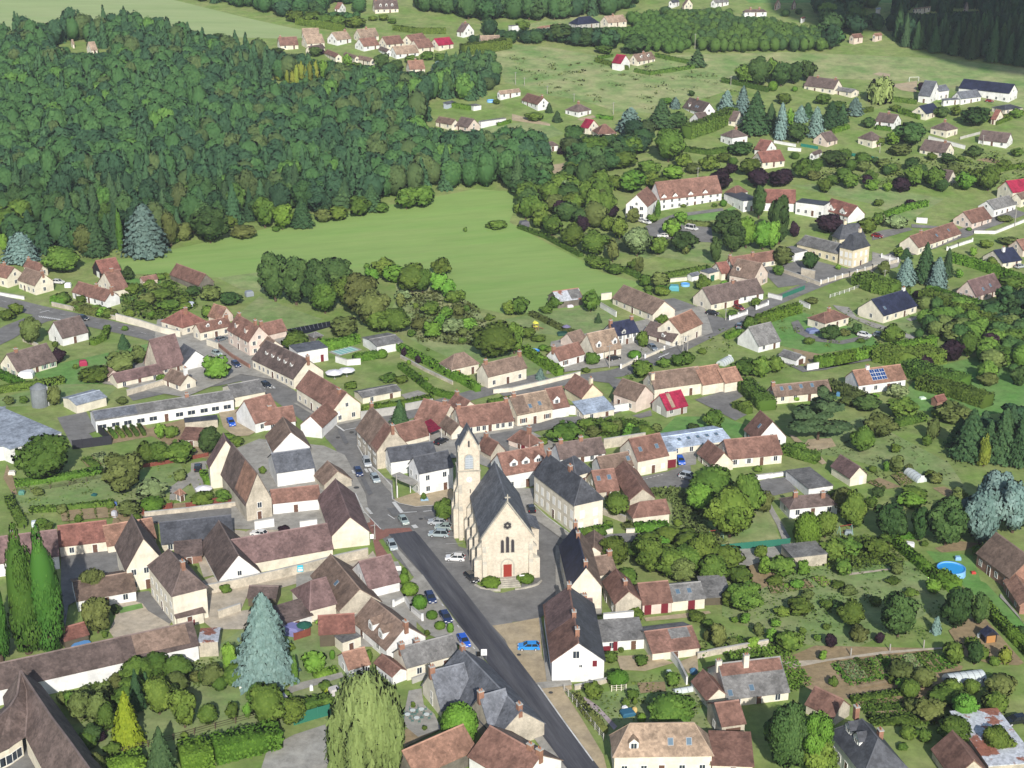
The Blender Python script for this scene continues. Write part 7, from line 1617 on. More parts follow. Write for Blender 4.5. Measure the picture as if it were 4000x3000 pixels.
tile(0, 3); lump(700, 610, 3.2, (.12, .3, .6), 'tarpaulin', 'bright blue tarpaulin heap beside the red carport', 'tarpaulin', .7); lump(2085, 970, .7, (.75, .75, .72), 'garden_statue', 'small white statue near the conical yew', 'statue', 1.2)
tile(1, 3); lump(480, 990, .6, (.8, .8, .8), 'garden_statue', 'white statue on the grey garden path', 'statue', 1.1); lump(680, 1020, 2.0, (.55, .52, .5), 'rock_pile', 'pale rock pile left of the willow', 'rocks', 1.3); lump(220, 1100, 2.2, (.5, .5, .55), 'stone_shed', 'low stone hut with red tile among the hedges', 'hut', 1.6); lump(320, 500, 3.4, (.2, .2, .4), 'glasshouse', 'dark glazed frame behind the blue spruce', 'glasshouse', 1.8); lump(590, 595, 1.2, (.4, .02, .05), 'garden_chairs', 'bright red garden chairs inside the open barn', 'chairs', .9)
tile(3, 1); lump(385, 1215, 3.6, (.16, .2, .36), 'tarpaulin', 'blue grey tarpaulin beside the red hipped bungalow', 'tarpaulin', 1.2); lump(1990, 1390, 4, (.6, .65, .62), 'glass_frame', 'striped glass frame in the right hedges', 'frame', 1.5); lump(2160, 1450, 2.4, (.75, .74, .68), 'garden_hut', 'white garden hut at the right edge', 'hut', 2.4); lump(340, 1415, .8, (.4, .4, .4), 'water_tank', 'grey box on the round drive lawn', 'box', .9) if 0 else None
tile(0, 1); lump(230, 1600, 4, (.8, .8, .8), 'marquee', 'white rounded caravan before the left bungalow', 'caravan', 1.8); lump(1630, 985, 3.2, (.66, .7, .8), 'tarpaulin', 'white greenhouse sheet in the left gardens', 'sheet', 1.2); lump(720, 1500, 2.2, (.35, .03, .08), 'play_hut', 'small magenta play hut on the left lawn', 'hut', 1.6); lump(2155, 900, 2.6, (.25, .28, .32), 'animal_shelter', 'small grey shelter on the field edge', 'shelter', 1.8); lump(590, 825, 2.0, (.8, .8, .8), 'gate_panel', 'white gate panel left of the black shed', 'gate', 1.6)
tile(2, 1); lump(1400, 850, 3.2, (.1, .35, .42), 'tarpaulin', 'teal tarpaulin beside the round bush', 'tarpaulin', 1.8); lump(440, 1235, 3.4, (.02, .07, .05), 'trampoline', 'dark green trampoline on the back lawn', 'trampoline', .8); lump(500, 995, 2, (.7, .62, .7), 'garden_furniture', 'pale pink garden furniture before the rusty barn', 'furniture', .8); lump(105, 300, 3.4, (.12, .12, .14), 'garden_hut', 'small dark hut at the wood corner', 'hut', 2.2)
tile(1, 0); lump(845, 560, 1.8, (.8, .8, .8), 'white_van_roof', 'white tank below the estate', 'tank', 1.2) if 0 else None
tile(2, 3); lump(80, 760, 0.6, (.2, .15, .1), 'drain_cover', 'small drain cover on the sandy square', 'cover', .08) if 0 else None
tile(1, 2); t = lump(1455, 1010, 1.8, (.25, .38, .5), 'planter', 'blue grey planters with flowers before the shop', 'planter', .7)
# a person-free shop corner: rack of leaflets
# ================================================================ CLOUD that shades the far right
g_ = G(*((0, 0))) ; tgt = Vector((318, 912, 48)); hgt = 420
off = Vector((math.sin(SUN_AZ), math.cos(SUN_AZ), 0))*(hgt/math.tan(SUN_EL))
cv, cf = [], []
r_ = random.Random(3)
for i in range(26):
    bm = bmesh.new(); bmesh.ops.create_icosphere(bm, subdivisions=2, radius=1); c0 = Vector((r_.uniform(-130, 150), r_.uniform(-75, 100), r_.uniform(-10, 25))); s_ = r_.uniform(38, 62)
    n0 = len(cv); cv += [tuple(Vector((v.co.x*s_, v.co.y*s_, v.co.z*s_*.45))+c0) for v in bm.verts]; cf += [[n0+q.index for q in f.verts] for f in bm.faces]; bm.free()
o = link('cloud', new_mesh('cloud', cv, cf, mat('cloud_white', (.85, .85, .87), 'wall', 1), smooth=True), None, tgt+off+Vector((0, 0, hgt-50)))
tag(o, None, None, None, 'structure')
# ================================================================ TREES, one by one
random.seed(11)
def TT(c, r, kind, s):
    """rows of: foot x, foot y, top y, crown width"""
    tile(c, r)
    for q in s.split(';'):
        v = [float(a) for a in q.split(',')]; tree(v[0], v[1], v[2], v[3], kind)
TT(0, 1, 'bcedar', '190,600,335,320')
TT(0, 1, 'blue', '1260,540,90,390')
TT(0, 1, 'cyp', '1045,512,150,70')
TT(0, 1, 'con', '830,550,140,260;930,480,180,170;1070,1350,1215,110')
TT(0, 1, 'dark', '1820,440,90,330;1680,900,800,120;1990,975,850,190;1110,760,640,110')
TT(0, 1, 'dec', '540,690,450,340;620,460,400,80;1160,880,780,130;1400,930,820,230;1470,1020,920,200;1800,1090,970,130;820,1640,1490,250;1990,310,190,140;140,1060,950,120;1300,830,750,110;700,960,890,90;1450,840,760,130;1600,1020,950,120;1230,1010,930,150;60,1110,1010,130')
TT(0, 1, 'lite', '460,440,320,150;360,480,370,90;1310,1085,1030,60;1870,1620,1410,230;40,520,350,80;880,1080,990,110;1510,440,370,90')
TT(0, 1, 'olive', '750,560,270,210;1480,470,150,150;1590,420,260,180;1270,980,870,180;1830,940,800,200;1060,1560,1370,250;1200,1480,1330,150;270,1320,1070,190;2100,400,280,220;1330,880,790,120')
TT(0, 1, 'bush', '545,960,870,190;490,960,905,100;700,1030,950,140;840,1050,965,150;940,1085,1000,150;1130,1080,1010,110;1390,760,700,100;1590,980,900,120;1400,1640,1570,130;655,1530,1480,60;1080,1200,1150,70;480,1340,1280,70')
TT(0, 1, 'purp', '505,1475,1340,120')
TT(1, 1, 'dark', '170,945,520,270;350,975,515,290;540,1010,555,280;690,830,540,290')
TT(1, 1, 'dec', '80,310,20,190;600,1050,750,250;800,1000,690,260;1060,1210,1000,250;1210,1215,985,240;1110,740,560,200;1350,870,590,280;1440,870,640,170;1600,715,550,165;1700,960,840,150;1770,935,840,100;1510,1060,930,170;1380,1010,950,50;1820,1030,970,60;345,1370,1180,240;2080,1425,1100,400;2190,1060,930,130;2020,1110,1050,90;1630,1020,980,40;1150,1640,1560,150;1260,1650,1580,130;720,240,110,180;900,210,20,200;1090,180,80,130;1300,150,-60,220;1450,130,-80,230;960,665,610,60;2090,320,235,170')
TT(1, 1, 'con', '400,300,50,220;580,170,-60,200;1000,160,-80,220;760,130,-90,220')
TT(1, 1, 'olive', '580,262,140,150;920,1090,680,330;1010,1180,830,300;1750,1070,970,120;1410,1190,1080,140;1910,1245,1160,130;750,1250,1070,250;1680,1220,1150,80;1790,1240,1170,90;1250,1000,870,90')
TT(1, 1, 'lite', '230,325,80,180;1200,780,610,210;1580,860,690,160;1660,910,750,140;1600,1180,1040,110;1520,1255,1110,160;1830,1195,1080,180;1000,760,650,130;1640,1100,980,120')
TT(1, 1, 'pale', '1270,935,840,130;1700,1220,1080,190')
TT(1, 1, 'bush', '1780,1305,1250,80;1810,345,300,40;2020,312,265,90;1490,1375,1345,35;1340,1250,1180,90;170,340,290,90')
TT(1, 1, 'topi', '1090,1435,1360,95;1410,1592,1560,45;1470,1632,1600,45;1300,1540,1505,40;1320,1490,1450,40;1500,1700,1660,45')
TT(1, 1, 'purp', '1280,1420,1340,50;1405,1480,1405,60')
TT(2, 1, 'dec', '120,240,20,130;175,220,0,150;245,315,120,180;60,190,90,90;520,170,-20,190;340,380,190,180;530,475,250,210;820,340,190,140;710,555,320,240;930,410,200,150;1380,390,200,130;1260,545,370,170;740,655,560,190;890,705,610,170;1060,690,570,120;1290,895,810,140;1650,850,700,120;680,1035,835,165;370,1000,900,130;60,1060,890,180;300,1045,980,120;130,1260,1160,150;230,1290,1230,130;20,1400,1100,170;1300,1140,1050,110;1130,1340,1180,115;690,1495,1370,130;2055,1195,1060,140;2100,990,905,100;1900,1080,1015,90;2160,1150,1070,110;1130,1595,1440,200;1310,1515,1430,120;1430,1505,1395,130;1510,1490,1370,150;2020,1570,1430,240;2150,1600,1400,170;1180,865,800,80;420,110,-60,140;1150,820,700,110;1710,700,640,80')
TT(2, 1, 'olive', '770,215,-40,130;1050,265,140,120;870,605,400,110;1270,830,690,170;1500,540,400,90;1100,700,560,90')
TT(2, 1, 'lite', '640,215,120,140;1380,395,220,150;1460,270,160,120;2020,485,185,190;1830,810,760,60;560,250,160,90')
TT(2, 1, 'dark', '1480,525,315,230;1860,400,130,280;1900,525,240,230;2130,230,-60,130;1760,620,390,110;60,170,60,100')
TT(2, 1, 'lite', '2165,500,225,200')
TT(2, 1, 'purp', '430,230,60,160;610,345,190,120;700,90,-60,130;850,225,90,150')
TT(2, 1, 'pale', '1080,555,275,240')
TT(2, 1, 'cyp', '1260,212,70,60')
TT(2, 1, 'topi', '1060,1440,1370,115;1825,125,65,60;1290,860,810,120;270,1370,1320,80')
TT(2, 1, 'bush', '1215,262,190,120;330,1385,1330,110;1180,900,850,80;640,1560,1510,80;1650,1400,1350,90;1750,130,90,60;1480,130,100,70')
TT(2, 1, 'con', '745,1130,1040,65')
TT(2, 1, 'blue', '245,1620,1520,85')
TT(3, 1, 'dark', '90,450,0,190;360,680,500,125;540,1275,1135,175;765,1228,1130,105;2000,1200,1040,270;1850,1180,1060,210;2160,1670,1490,140')
TT(3, 1, 'dec', '90,720,620,100;850,355,210,170;945,285,165,100;950,122,55,95;60,1560,1400,150;1880,485,405,110;1930,645,550,90;2100,830,720,210;2120,1050,940,230;2100,1330,1170,240;1950,790,700,130;1720,1425,1180,190;1250,1480,1370,210;1430,1620,1490,240;1600,1660,1540,240;2000,1510,1400,180;1070,1305,1135,190;2030,900,830,120;1130,560,470,110')
TT(3, 1, 'lite', '30,505,220,130;605,672,620,50;1770,555,470,60;1650,742,670,65')
TT(3, 1, 'olive', '120,640,470,180;1000,720,590,110;1600,1290,1150,250;2090,455,390,190;660,1243,1180,100;380,965,910,120;2050,245,205,160;1900,1670,1560,190')
TT(3, 1, 'purp', '530,358,180,240;225,390,250,85;1310,935,845,130;1590,1165,1060,150;1570,1455,1270,240;1900,1375,1200,170;1350,1525,1410,150;1230,110,60,90')
TT(3, 1, 'pale', '1110,315,185,180;960,250,180,110')
TT(3, 1, 'con', '1190,570,480,130;1350,785,425,210')
TT(3, 1, 'bcedar', '1190,800,560,180')
TT(3, 1, 'blue', '1460,832,555,175')
TT(3, 1, 'narrow', '1545,745,475,100')
TT(3, 1, 'topi', '1390,872,805,75;1735,335,305,50')
TT(3, 1, 'bush', '1980,655,600,90;350,1312,1250,110;1110,900,840,90;1650,700,660,60;800,1300,1260,90')
TT(0, 2, 'dec', '410,820,405,480;1390,690,480,210;1560,670,480,270;1480,465,350,130;1270,690,490,190;2050,530,450,150;1970,490,420,120')
TT(0, 2, 'olive', '1070,930,590,370;1120,1135,1010,220;1060,175,110,100;480,185,10,120;1560,835,740,130;540,1120,1040,110;80,180,100,90;330,960,890,110')
TT(0, 2, 'dark', '1815,605,350,210')
TT(0, 2, 'pale', '1320,1010,820,270')
TT(0, 2, 'topi', '1320,1095,980,210')
TT(0, 2, 'bush', '1740,1045,930,240;1930,1015,900,170;210,165,95,90;370,1240,1150,130;1180,1200,1110,110;680,1200,1120,80;960,1080,1000,90;430,1270,1180,90')
TT(0, 2, 'lite', '1390,470,330,100')
TT(0, 3, 'pop', '250,668,-400,320;440,645,-395,310;10,748,-110,230;-70,700,-300,220')
zoom(0, 2100, 2.765)
tree(1025, 640, 300, 270, 'olive'); tree(1060, 1030, 625, 340, 'olive'); tree(1250, 830, 700, 110, 'dark')
TT(1, 3, 'blue', '90,925,130,490')
TT(0, 3, 'yel', '1110,1450,985,290')
TT(0, 3, 'dec', '1380,1195,860,270;1800,1285,1090,190;930,1340,1080,190;1600,1310,950,240;2010,1235,1080,120;980,1550,1430,150;760,1510,1330,160;600,1720,1450,190;640,1150,980,170;2040,940,780,140')
TT(0, 3, 'con', '1190,1160,790,150;1400,1705,1290,260')
TT(0, 3, 'narrow', '1260,970,820,75')
TT(0, 3, 'olive', '1010,970,840,120;700,1230,980,240;860,1260,990,210;720,1730,1510,180;860,1740,1520,160;1840,960,750,210;1700,900,830,130;740,1050,960,150;900,1100,960,140;560,1110,1000,120')
TT(0, 3, 'dark', '800,1470,1270,190;1500,1130,930,160')
TT(0, 3, 'lite', '1990,890,540,140;2140,1225,1090,80')
TT(0, 3, 'bush', '905,535,470,60;1950,148,65,120;1340,1040,990,90;1600,1400,1350,80;1300,1600,1540,90')
TT(0, 3, 'purp', '870,1425,1340,110')
TT(1, 3, 'willow', '960,1700,800,640')
TT(1, 3, 'lite', '500,835,640,210;570,440,360,100')
TT(1, 3, 'cyp', '340,942,690,75')
TT(1, 3, 'topi', '1760,1440,1110,320;1330,163,60,150;1415,283,165,130;1520,372,300,100;1590,458,395,95;1680,492,405,60;1280,75,-25,90;660,720,640,50')
TT(1, 3, 'dec', '100,1290,920,330;30,1160,900,200;330,1270,1060,260;480,1160,1060,190;620,1130,1040,130;980,745,620,75')
TT(1, 3, 'bush', '300,645,570,90;600,995,900,140;1480,515,460,60;1455,1330,1290,60;1360,1140,1080,50;260,1060,980,110')
TT(1, 3, 'yel', '612,1015,955,60')
TT(1, 2, 'dec', '1620,1195,985,180;1080,130,65,60;820,40,-30,110')
TT(1, 2, 'con', '1245,358,130,170')
TT(1, 2, 'purp', '250,1285,1215,100')
TT(1, 2, 'bush', '960,250,170,130;1380,500,465,100;1450,1010,930,60;60,780,700,70')
TT(1, 2, 'topi', '1285,1680,1585,60')
TT(2, 2, 'dec', '465,505,320,300;1150,475,340,140;830,430,310,160;1740,375,205,180;640,380,290,150;2010,220,140,130;1720,1010,680,430;2030,1150,740,260;890,1570,1310,290;1090,1500,1330,200;1210,1620,1320,310;1370,1680,1400,310;1520,1640,1380,310;1650,1600,1260,270;1730,1710,1450,300;900,1140,930,240;1960,1730,1570,210;1000,1720,1580,200;250,520,455,120;1430,1325,1250,110;2150,1500,1380,110')
TT(2, 2, 'lite', '990,475,360,110;1620,1100,840,260;1020,440,330,90;2180,1640,1490,130;1300,1480,1320,160')
TT(2, 2, 'pop2', '1880,1330,860,440')
TT(2, 2, 'olive', '900,410,310,130;2180,1110,920,150;1460,1710,1480,260;700,450,370,140;2050,1100,900,160;1250,420,340,90;1200,450,400,110;1640,1450,1330,150;1780,430,360,90')
TT(2, 2, 'dark', '1570,405,345,130;1080,470,360,110')
TT(2, 2, 'bush', '670,1325,1235,180;770,1315,1230,110;835,1255,1170,90;1430,1230,1160,90;2120,760,700,90;1660,420,360,90')
TT(3, 2, 'cedar', '430,485,20,600')
TT(3, 2, 'dec', '820,582,350,220;1170,285,110,280;1100,590,510,95;1370,535,430,90;730,1245,890,240;490,1330,1080,230;560,1510,1330,210;700,1460,1330,240;940,1480,1320,210;640,1650,1500,160;110,1650,1480,240;1820,1475,1390,120;250,600,500,150;400,680,590,100;330,650,560,100;890,1060,970,120;1500,300,190,220;1250,1000,880,220')
TT(3, 2, 'olive', '960,460,240,290;1110,762,620,140;1420,475,290,130;1600,335,150,300;640,1100,880,240;1110,1640,1540,130;1450,860,760,130;700,180,110,170;1220,760,690,80;1640,1010,900,140')
TT(3, 2, 'pale', '1110,115,-10,170')
TT(3, 2, 'lite', '925,132,75,65;1020,755,660,65;890,1040,975,100;300,1650,1520,120;1240,1060,940,240;240,150,90,80')
TT(3, 2, 'con', '1740,640,200,360;2020,660,190,330;2170,700,220,260;1640,560,280,230;1900,640,300,240')
TT(3, 2, 'gold', '1860,712,440,120')
TT(3, 2, 'bdec', '1830,1385,860,380;2110,1285,800,340;1960,1180,730,330;1700,1250,960,240')
TT(3, 2, 'dark', '1300,1355,1040,160;1050,1335,995,310;1530,1395,1000,380;850,230,90,230;950,980,880,110')
TT(3, 2, 'topi', '330,1405,1110,240')
TT(3, 2, 'bush', '1400,800,740,120;560,1020,900,170;1010,1380,1290,140;1350,1400,1350,80;900,760,700,90;1180,240,190,110')
TT(3, 3, 'dec', '720,425,190,240;180,645,460,230;120,345,260,140;270,325,180,240;510,275,200,120;1600,745,550,190;1950,775,690,100;1540,1085,950,310;1600,1410,1200,340;1960,1540,1290,270;1200,1405,1290,160;1340,1425,1310,140;430,1760,1370,300;1230,170,110,130;930,250,170,120;60,70,0,150;600,100,40,130;1080,60,10,130')
TT(3, 3, 'dark', '1120,525,150,340;1620,455,60,280;1810,425,110,170;1780,765,540,150;1780,1205,1080,120;160,1680,1060,430;2190,510,430,100;620,330,210,100')
TT(3, 3, 'lite', '1420,145,20,140;470,725,640,80;30,565,440,100;1180,1005,880,160;1680,1245,1000,230;400,1740,1110,340;250,110,30,120;60,440,370,100')
TT(3, 3, 'olive', '770,565,420,180;340,195,120,120;1130,885,730,240;1400,1240,1070,270;1310,930,860,110;700,160,90,150;1900,1130,1000,170;2090,950,880,130')
TT(3, 3, 'blue', '1450,492,340,95')
TT(3, 3, 'gold', '2040,745,610,140')
TT(3, 3, 'purp', '540,612,490,125;960,580,480,90')
TT(3, 3, 'bush', '570,955,870,100;1380,965,880,90;300,500,440,80;500,460,410,90;430,560,500,90;1060,930,860,80;1160,1500,1440,110')
TT(2, 3, 'dec', '1070,385,270,150;1590,385,300,160;850,745,640,130;1120,765,680,130;710,1055,910,180;1040,1065,970,110;1370,1280,1010,430;1390,945,820,140;1690,440,370,110;2000,300,60,340;1900,260,80,200')
TT(2, 3, 'topi', '915,935,820,185;1120,1265,1185,75;60,72,18,150') if 0 else TT(2, 3, 'topi', '915,935,820,185;1120,1265,1185,75')
TT(2, 3, 'lite', '2010,405,320,110;2080,620,520,110;1920,400,350,70')
TT(2, 3, 'olive', '1780,630,400,160;1690,560,460,110;1910,620,540,120;2130,520,400,100;1630,640,560,100')
TT(2, 3, 'bush', '990,1125,1060,90;1060,1115,1040,50;1830,560,490,70;2030,600,540,60;1650,690,620,90;2180,700,640,80;860,880,840,60;945,660,610,60')
zoom(1700, 1600, 2.2117); tree(482, 1530, 1450, 165, 'topi'); tree(790, 1495, 1420, 130, 'topi'); tree(725, 1495, 1430, 60, 'topi')
# far ones
TT(2, 0, 'bcedar', '1020,1140,925,240')
TT(2, 0, 'con', '1290,1105,850,260;320,972,880,70;390,1052,950,95;2100,1155,780,290;1600,575,420,160')
TT(2, 0, 'dark', '1420,1105,960,180;540,1285,1060,200;1550,832,775,60;1980,1335,1210,230;2130,745,470,200;1060,470,290,210;410,360,200,240;640,400,280,180')
TT(2, 0, 'blue', '1410,935,835,95;1850,965,775,140;1990,995,735,140')
TT(2, 0, 'lite', '1330,905,840,120;1030,1664,1455,240;1400,1545,1425,200')
TT(2, 0, 'pale', '1130,1165,1075,150;480,1720,1540,260')
TT(2, 0, 'purp', '1800,1645,1455,210;1890,1495,1405,120;2130,1630,1445,190;700,1700,1590,120;430,1335,1270,85')
TT(2, 0, 'dec', '130,1430,1200,310;170,1545,1370,160;340,1665,1490,250;570,1540,1380,290;710,1400,1150,360;950,1455,1290,280;1180,1510,1370,190;1350,1400,1080,270;1280,1660,1510,180;2020,730,530,210;200,1040,960,180;1700,1480,1330,170;2050,1520,1350,190;830,1300,1150,260;1030,1330,1150,260;1200,1600,1470,180;900,1640,1500,170;1480,1440,1310,140;1830,1400,1310,120;90,260,170,120;800,460,380,160')
TT(2, 0, 'olive', '760,1625,1480,140;1560,1500,1400,140;1650,1620,1520,140;620,1300,1160,160')
TT(2, 0, 'con', '50,1660,1330,160')
TT(3, 0, 'willow', '970,885,665,200')
TT(3, 0, 'blue', '110,1205,875,130;410,1185,915,160;280,1055,905,120;750,995,840,150')
TT(3, 0, 'lite', '190,1095,930,65;900,1645,1540,120;1030,1655,1570,80;1070,1255,1130,120;1700,1645,1480,160')
TT(3, 0, 'con', '540,1105,865,200;640,1065,890,110;20,1130,880,150;340,1020,880,130')
TT(3, 0, 'dark', '250,1235,1040,180;870,1105,1000,120;1230,1255,1035,280;1790,1085,905,270;1500,1015,910,140;340,705,505,140;220,725,520,150;110,745,510,170;570,1445,1285,210;1780,1355,1255,160;1550,1415,1315,140;1240,1480,1340,130')
TT(3, 0, 'purp', '1340,785,705,120;1410,775,705,110;110,1610,1460,230;1150,1660,1515,160;860,1600,1500,100')
TT(3, 0, 'dec', '20,705,490,130;1410,1385,1310,90;1665,1395,1340,80;700,1630,1480,160;490,1660,1520,140;300,1540,1350,190;1260,1610,1400,200;1430,1630,1430,190;1900,1650,1400,200;2040,1460,1370,130;600,960,860,160;140,900,790,140;470,900,800,140;1620,1000,900,100;2140,1020,930,110;1100,960,900,100;1800,1560,1440,140;2150,1350,1270,120;560,1600,1500,120;1060,1500,1400,140;960,1260,1180,110;1950,1230,1150,90')
TT(3, 0, 'olive', '1130,1340,1240,220;820,1480,1390,130;1000,1450,1370,140;700,1450,1380,120;390,1560,1470,120;1600,1500,1400,150;1350,1540,1460,120')
TT(3, 0, 'topi', '40,785,700,85;230,790,745,50')
TT(1, 0, 'dark', '1090,600,450,130;510,490,390,110;190,460,405,100;1210,620,500,140')
TT(1, 0, 'gold', '195,700,550,62;270,720,600,50;318,740,610,55;395,690,535,70;430,690,570,32;470,700,535,55;520,675,525,58;355,740,560,50')
TT(1, 0, 'lite', '585,690,500,75;790,600,460,80;1425,560,510,60')
TT(1, 0, 'purp', '570,470,420,60')
TT(1, 0, 'dec', '1340,540,470,130;1180,205,150,80;1480,520,430,110;1600,540,450,120;340,190,80,160;480,210,90,170;600,230,110,170;720,240,120,160;860,240,130,170;2080,900,850,70;1100,180,120,90;1010,180,130,80;880,620,530,120;960,640,560,140')
TT(1, 0, 'blue', '1575,600,520,130')
TT(0, 0, 'con', '1715,380,255,90')
TT(0, 0, 'dark', '1885,340,280,130')
# ================================================================ WOODS
def in_poly(x, y, P_):
    c = False; n = len(P_)
    for i in range(n):
        x0, y0 = P_[i]; x1, y1 = P_[i-1]
        if (y0 > y) != (y1 > y) and x < (x1-x0)*(y-y0)/(y1-y0)+x0: c = not c
    return c
PROT = [(r[1], r[2]) for r in REG]
_base = {}
TARG = []     # things that show over the wood in front of them: (x, y, z, half width)
for r_ in REG:
    if r_[2] > 640: TARG.append((r_[1], r_[2], tz(r_[2])+.8, 9))
for t_ in TREES:
    if t_[4] == 'gold' and t_[1].y > 600: TARG.append((t_[1].x, t_[1].y, t_[1].z+2, 5))
def cap_height(px, py, h_):
    for x, y, z, hw in TARG:
        if y > py+2 and abs(px*y/py-x) < hw+3 and y-py < 120:
            zl = CAMH+(z-CAMH)*py/y; h_ = min(h_, max(2.5, zl-tz(py)))
    return h_
def base_arrays(kind, n):
    k = (kind, n)
    if k not in _base: _base[k] = [crown_arrays(SHAPE.get(kind, 'dec'), n, SHAPE.get(kind) == 'dec') for _ in range(3)]
    return _base[k][random.randrange(3)]
def wood(name, pts, sp, mix, hr, wf, near, label_near, group, label, seed, n_far=620, minh=0, keepout=10):
    """fill a picture polygon with trees: the nearest `near` are objects of their own, the rest one mesh"""
    random.seed(seed); g = [G(*p).xy for p in pts]; x0, x1 = min(p.x for p in g), max(p.x for p in g); y0, y1 = min(p.y for p in g), max(p.y for p in g)
    T = []; y = y0; row = 0; gp = [(p.x, p.y) for p in g]
    while y < y1:
        s_ = sp; x = x0+(row % 2)*s_/2
        while x < x1:
            px, py = x+random.uniform(-.33, .33)*s_, y+random.uniform(-.33, .33)*s_
            if in_poly(px, py, gp) and all((px-a)**2+(py-b)**2 > keepout**2 for a, b in PROT): T.append((px, py))
            x += s_
        y += s_*.87; row += 1
    T.sort(key=lambda q: q[1]); kinds = [m for m, w_ in mix for _ in range(w_)]; buf = {}
    for i, (px, py) in enumerate(T):
        # kinds come in loose groves
        s = math.sin(px*.021+seed)+math.cos(py*.026+px*.012); kd = kinds[int((s*.22+.5+random.uniform(-.32, .32))*len(kinds)) % len(kinds)] if random.random() < .8 else random.choice(kinds)
        h_ = random.uniform(*hr)*(1.1 if kd in ('con', 'wcon', 'narrow') else 1)*(1.25 if random.random() < .06 else 1); h_ = cap_height(px, py, h_); wd = min(sp*wf, h_*1.1)*random.uniform(.9, 1.4)*(.72 if kd in ('con', 'wcon', 'narrow', 'pop') else 1); z = tz(py)
        if i < near:
            tree(0, 0, 0, 0, kd, lab=label_near, group=group, world=(Vector((px, py, z)), h_, wd))
        else:
            V, t, core = base_arrays(kd, n_far); a = random.uniform(0, 6.28); ca_, sa = math.cos(a), math.sin(a)
            M = np.array([[ca_*wd, -sa*wd, 0], [sa*wd, ca_*wd, 0], [0, 0, h_]]).T
            RM = np.array([[ca_, -sa, 0], [sa, ca_, 0], [0, 0, 1]]).T; off = np.array([px, py, z]); tv = random.uniform(-.3, .3); mk = MATK.get(kd, kd) if kd not in LEAF else kd
            b = buf.setdefault(mk, [[], [], [], [], 0]); b[0].append(np.hstack([V[:, :3]@M+off, V[:, 3:]@RM])); b[1].append(np.clip(t+tv, 0, 1))
            if core is not None: b[2].append((np.hstack([core[0][:, :3]@M+off, core[0][:, 3:]@RM]), core[1]))
    if buf:
        # one object for the whole far part of the wood
        allV, allT, CV, CF, mi, mats_ = [], [], [], [], [], []
        for j, (mk, b) in enumerate(buf.items()):
            mats_.append(leafm(mk)); v = np.concatenate(b[0]); allV.append(v); allT.append(np.concatenate(b[1])); mi.append(np.full(len(v)//4, j))
        cm = []
        n0 = 0
        for j, (mk, b) in enumerate(buf.items()):
            for cv_, cf_ in b[2]:
                CF += [[q+n0 for q in f] for f in cf_]; CV.append(cv_); n0 += len(cv_); cm += [j]*len(cf_)
        me = cloud_mesh(name, np.concatenate(allV), np.concatenate(allT), mats_[0], (np.concatenate(CV), CF) if CV else None)
        for m_ in mats_[1:]: me.materials.append(m_)
        me.polygons.foreach_set('material_index', np.concatenate(mi+[np.array(cm, int)]).astype(np.int32)); me.update()
        tag(link(name, me), label, None, None, 'stuff')
    return len(T)
view(); NW = []
NW.append(wood('woodland', [(-70, 100), (40, 84), (100, 92), (150, 74), (230, 70), (330, 80), (440, 108), (560, 140), (600, 160), (680, 170), (780, 185), (900, 196), (1000, 200), (1068, 208), (940, 232), (930, 262), (918, 300), (1000, 318), (1170, 324), (1178, 358), (1120, 395), (1060, 403), (940, 418), (860, 432), (760, 446), (640, 470), (480, 503), (330, 520), (250, 536), (170, 510), (90, 470), (-70, 480)], 6.5, [('wdec', 8), ('wdark', 4), ('woliv', 2), ('wcon', 5), ('wlite', 1)], (10, 16), 1.3, 110, 'broad green tree at the near edge of the large left wood', 'trees at the edge of the large left wood', 'dense mixed wood covering the hillside on the left', 3))
NW.append(wood('woodland', [(560, 122), (620, 135), (700, 150), (800, 160), (920, 168), (1040, 158), (1075, 185), (1068, 206), (1000, 198), (900, 194), (780, 183), (680, 168), (600, 158)], 6, [('wdec', 4), ('wdark', 2), ('wlite', 1), ('woliv', 1)], (5, 8), 1.3, 0, '', '', 'low trees between the large wood and the estate', 31, 200))
tile(2, 0)
NW.append(wood('plantation', [(640, 260), (760, 215), (1000, 205), (1280, 180), (1370, 220), (1500, 330), (1545, 440), (1500, 470), (1300, 470), (1120, 460), (1090, 400), (880, 380), (700, 330)], 4.6, [('wlite', 3), ('wdec', 1)], (6, 8), 1.2, 0, '', '', 'light green young plantation beyond the meadow house', 5, 160))
NW.append(wood('plantation', [(1290, 60), (1500, 90), (1800, 170), (2212, 230), (2480, 300), (2760, 360), (2700, 450), (2212, 455), (1900, 460), (1660, 455), (1560, 380), (1480, 290), (1330, 150)], 4.8, [('wlite', 3), ('wdec', 2)], (6, 9), 1.2, 0, '', '', 'wide light green plantation below the top houses', 6, 160))
NW.append(wood('woodland', [(-60, 250), (320, 240), (560, 235), (620, 300), (860, 360), (880, 470), (700, 430), (480, 390), (320, 375), (-60, 400), (-300, 410), (-420, 330)], 6.5, [('wdark', 3), ('wdec', 3)], (8, 13), 1.2, 8, 'dark tree along the hedge above the meadow', 'trees along the hedge above the meadow', 'dark bushy tree belt above the meadow', 7))
NW.append(wood('woodland', [(-500, -20), (1190, -20), (1170, 40), (980, 85), (880, 130), (740, 150), (540, 180), (240, 190), (0, 190), (-230, 200), (-480, 170), (-700, 120), (-880, 60)], 8, [('wdark', 3), ('wdec', 4), ('wcon', 1)], (11, 16), 1.2, 8, 'dark tree at the foot of the top centre wood', 'trees at the foot of the top centre wood', 'dark wood along the top centre of the view', 8))
tile(1, 0)
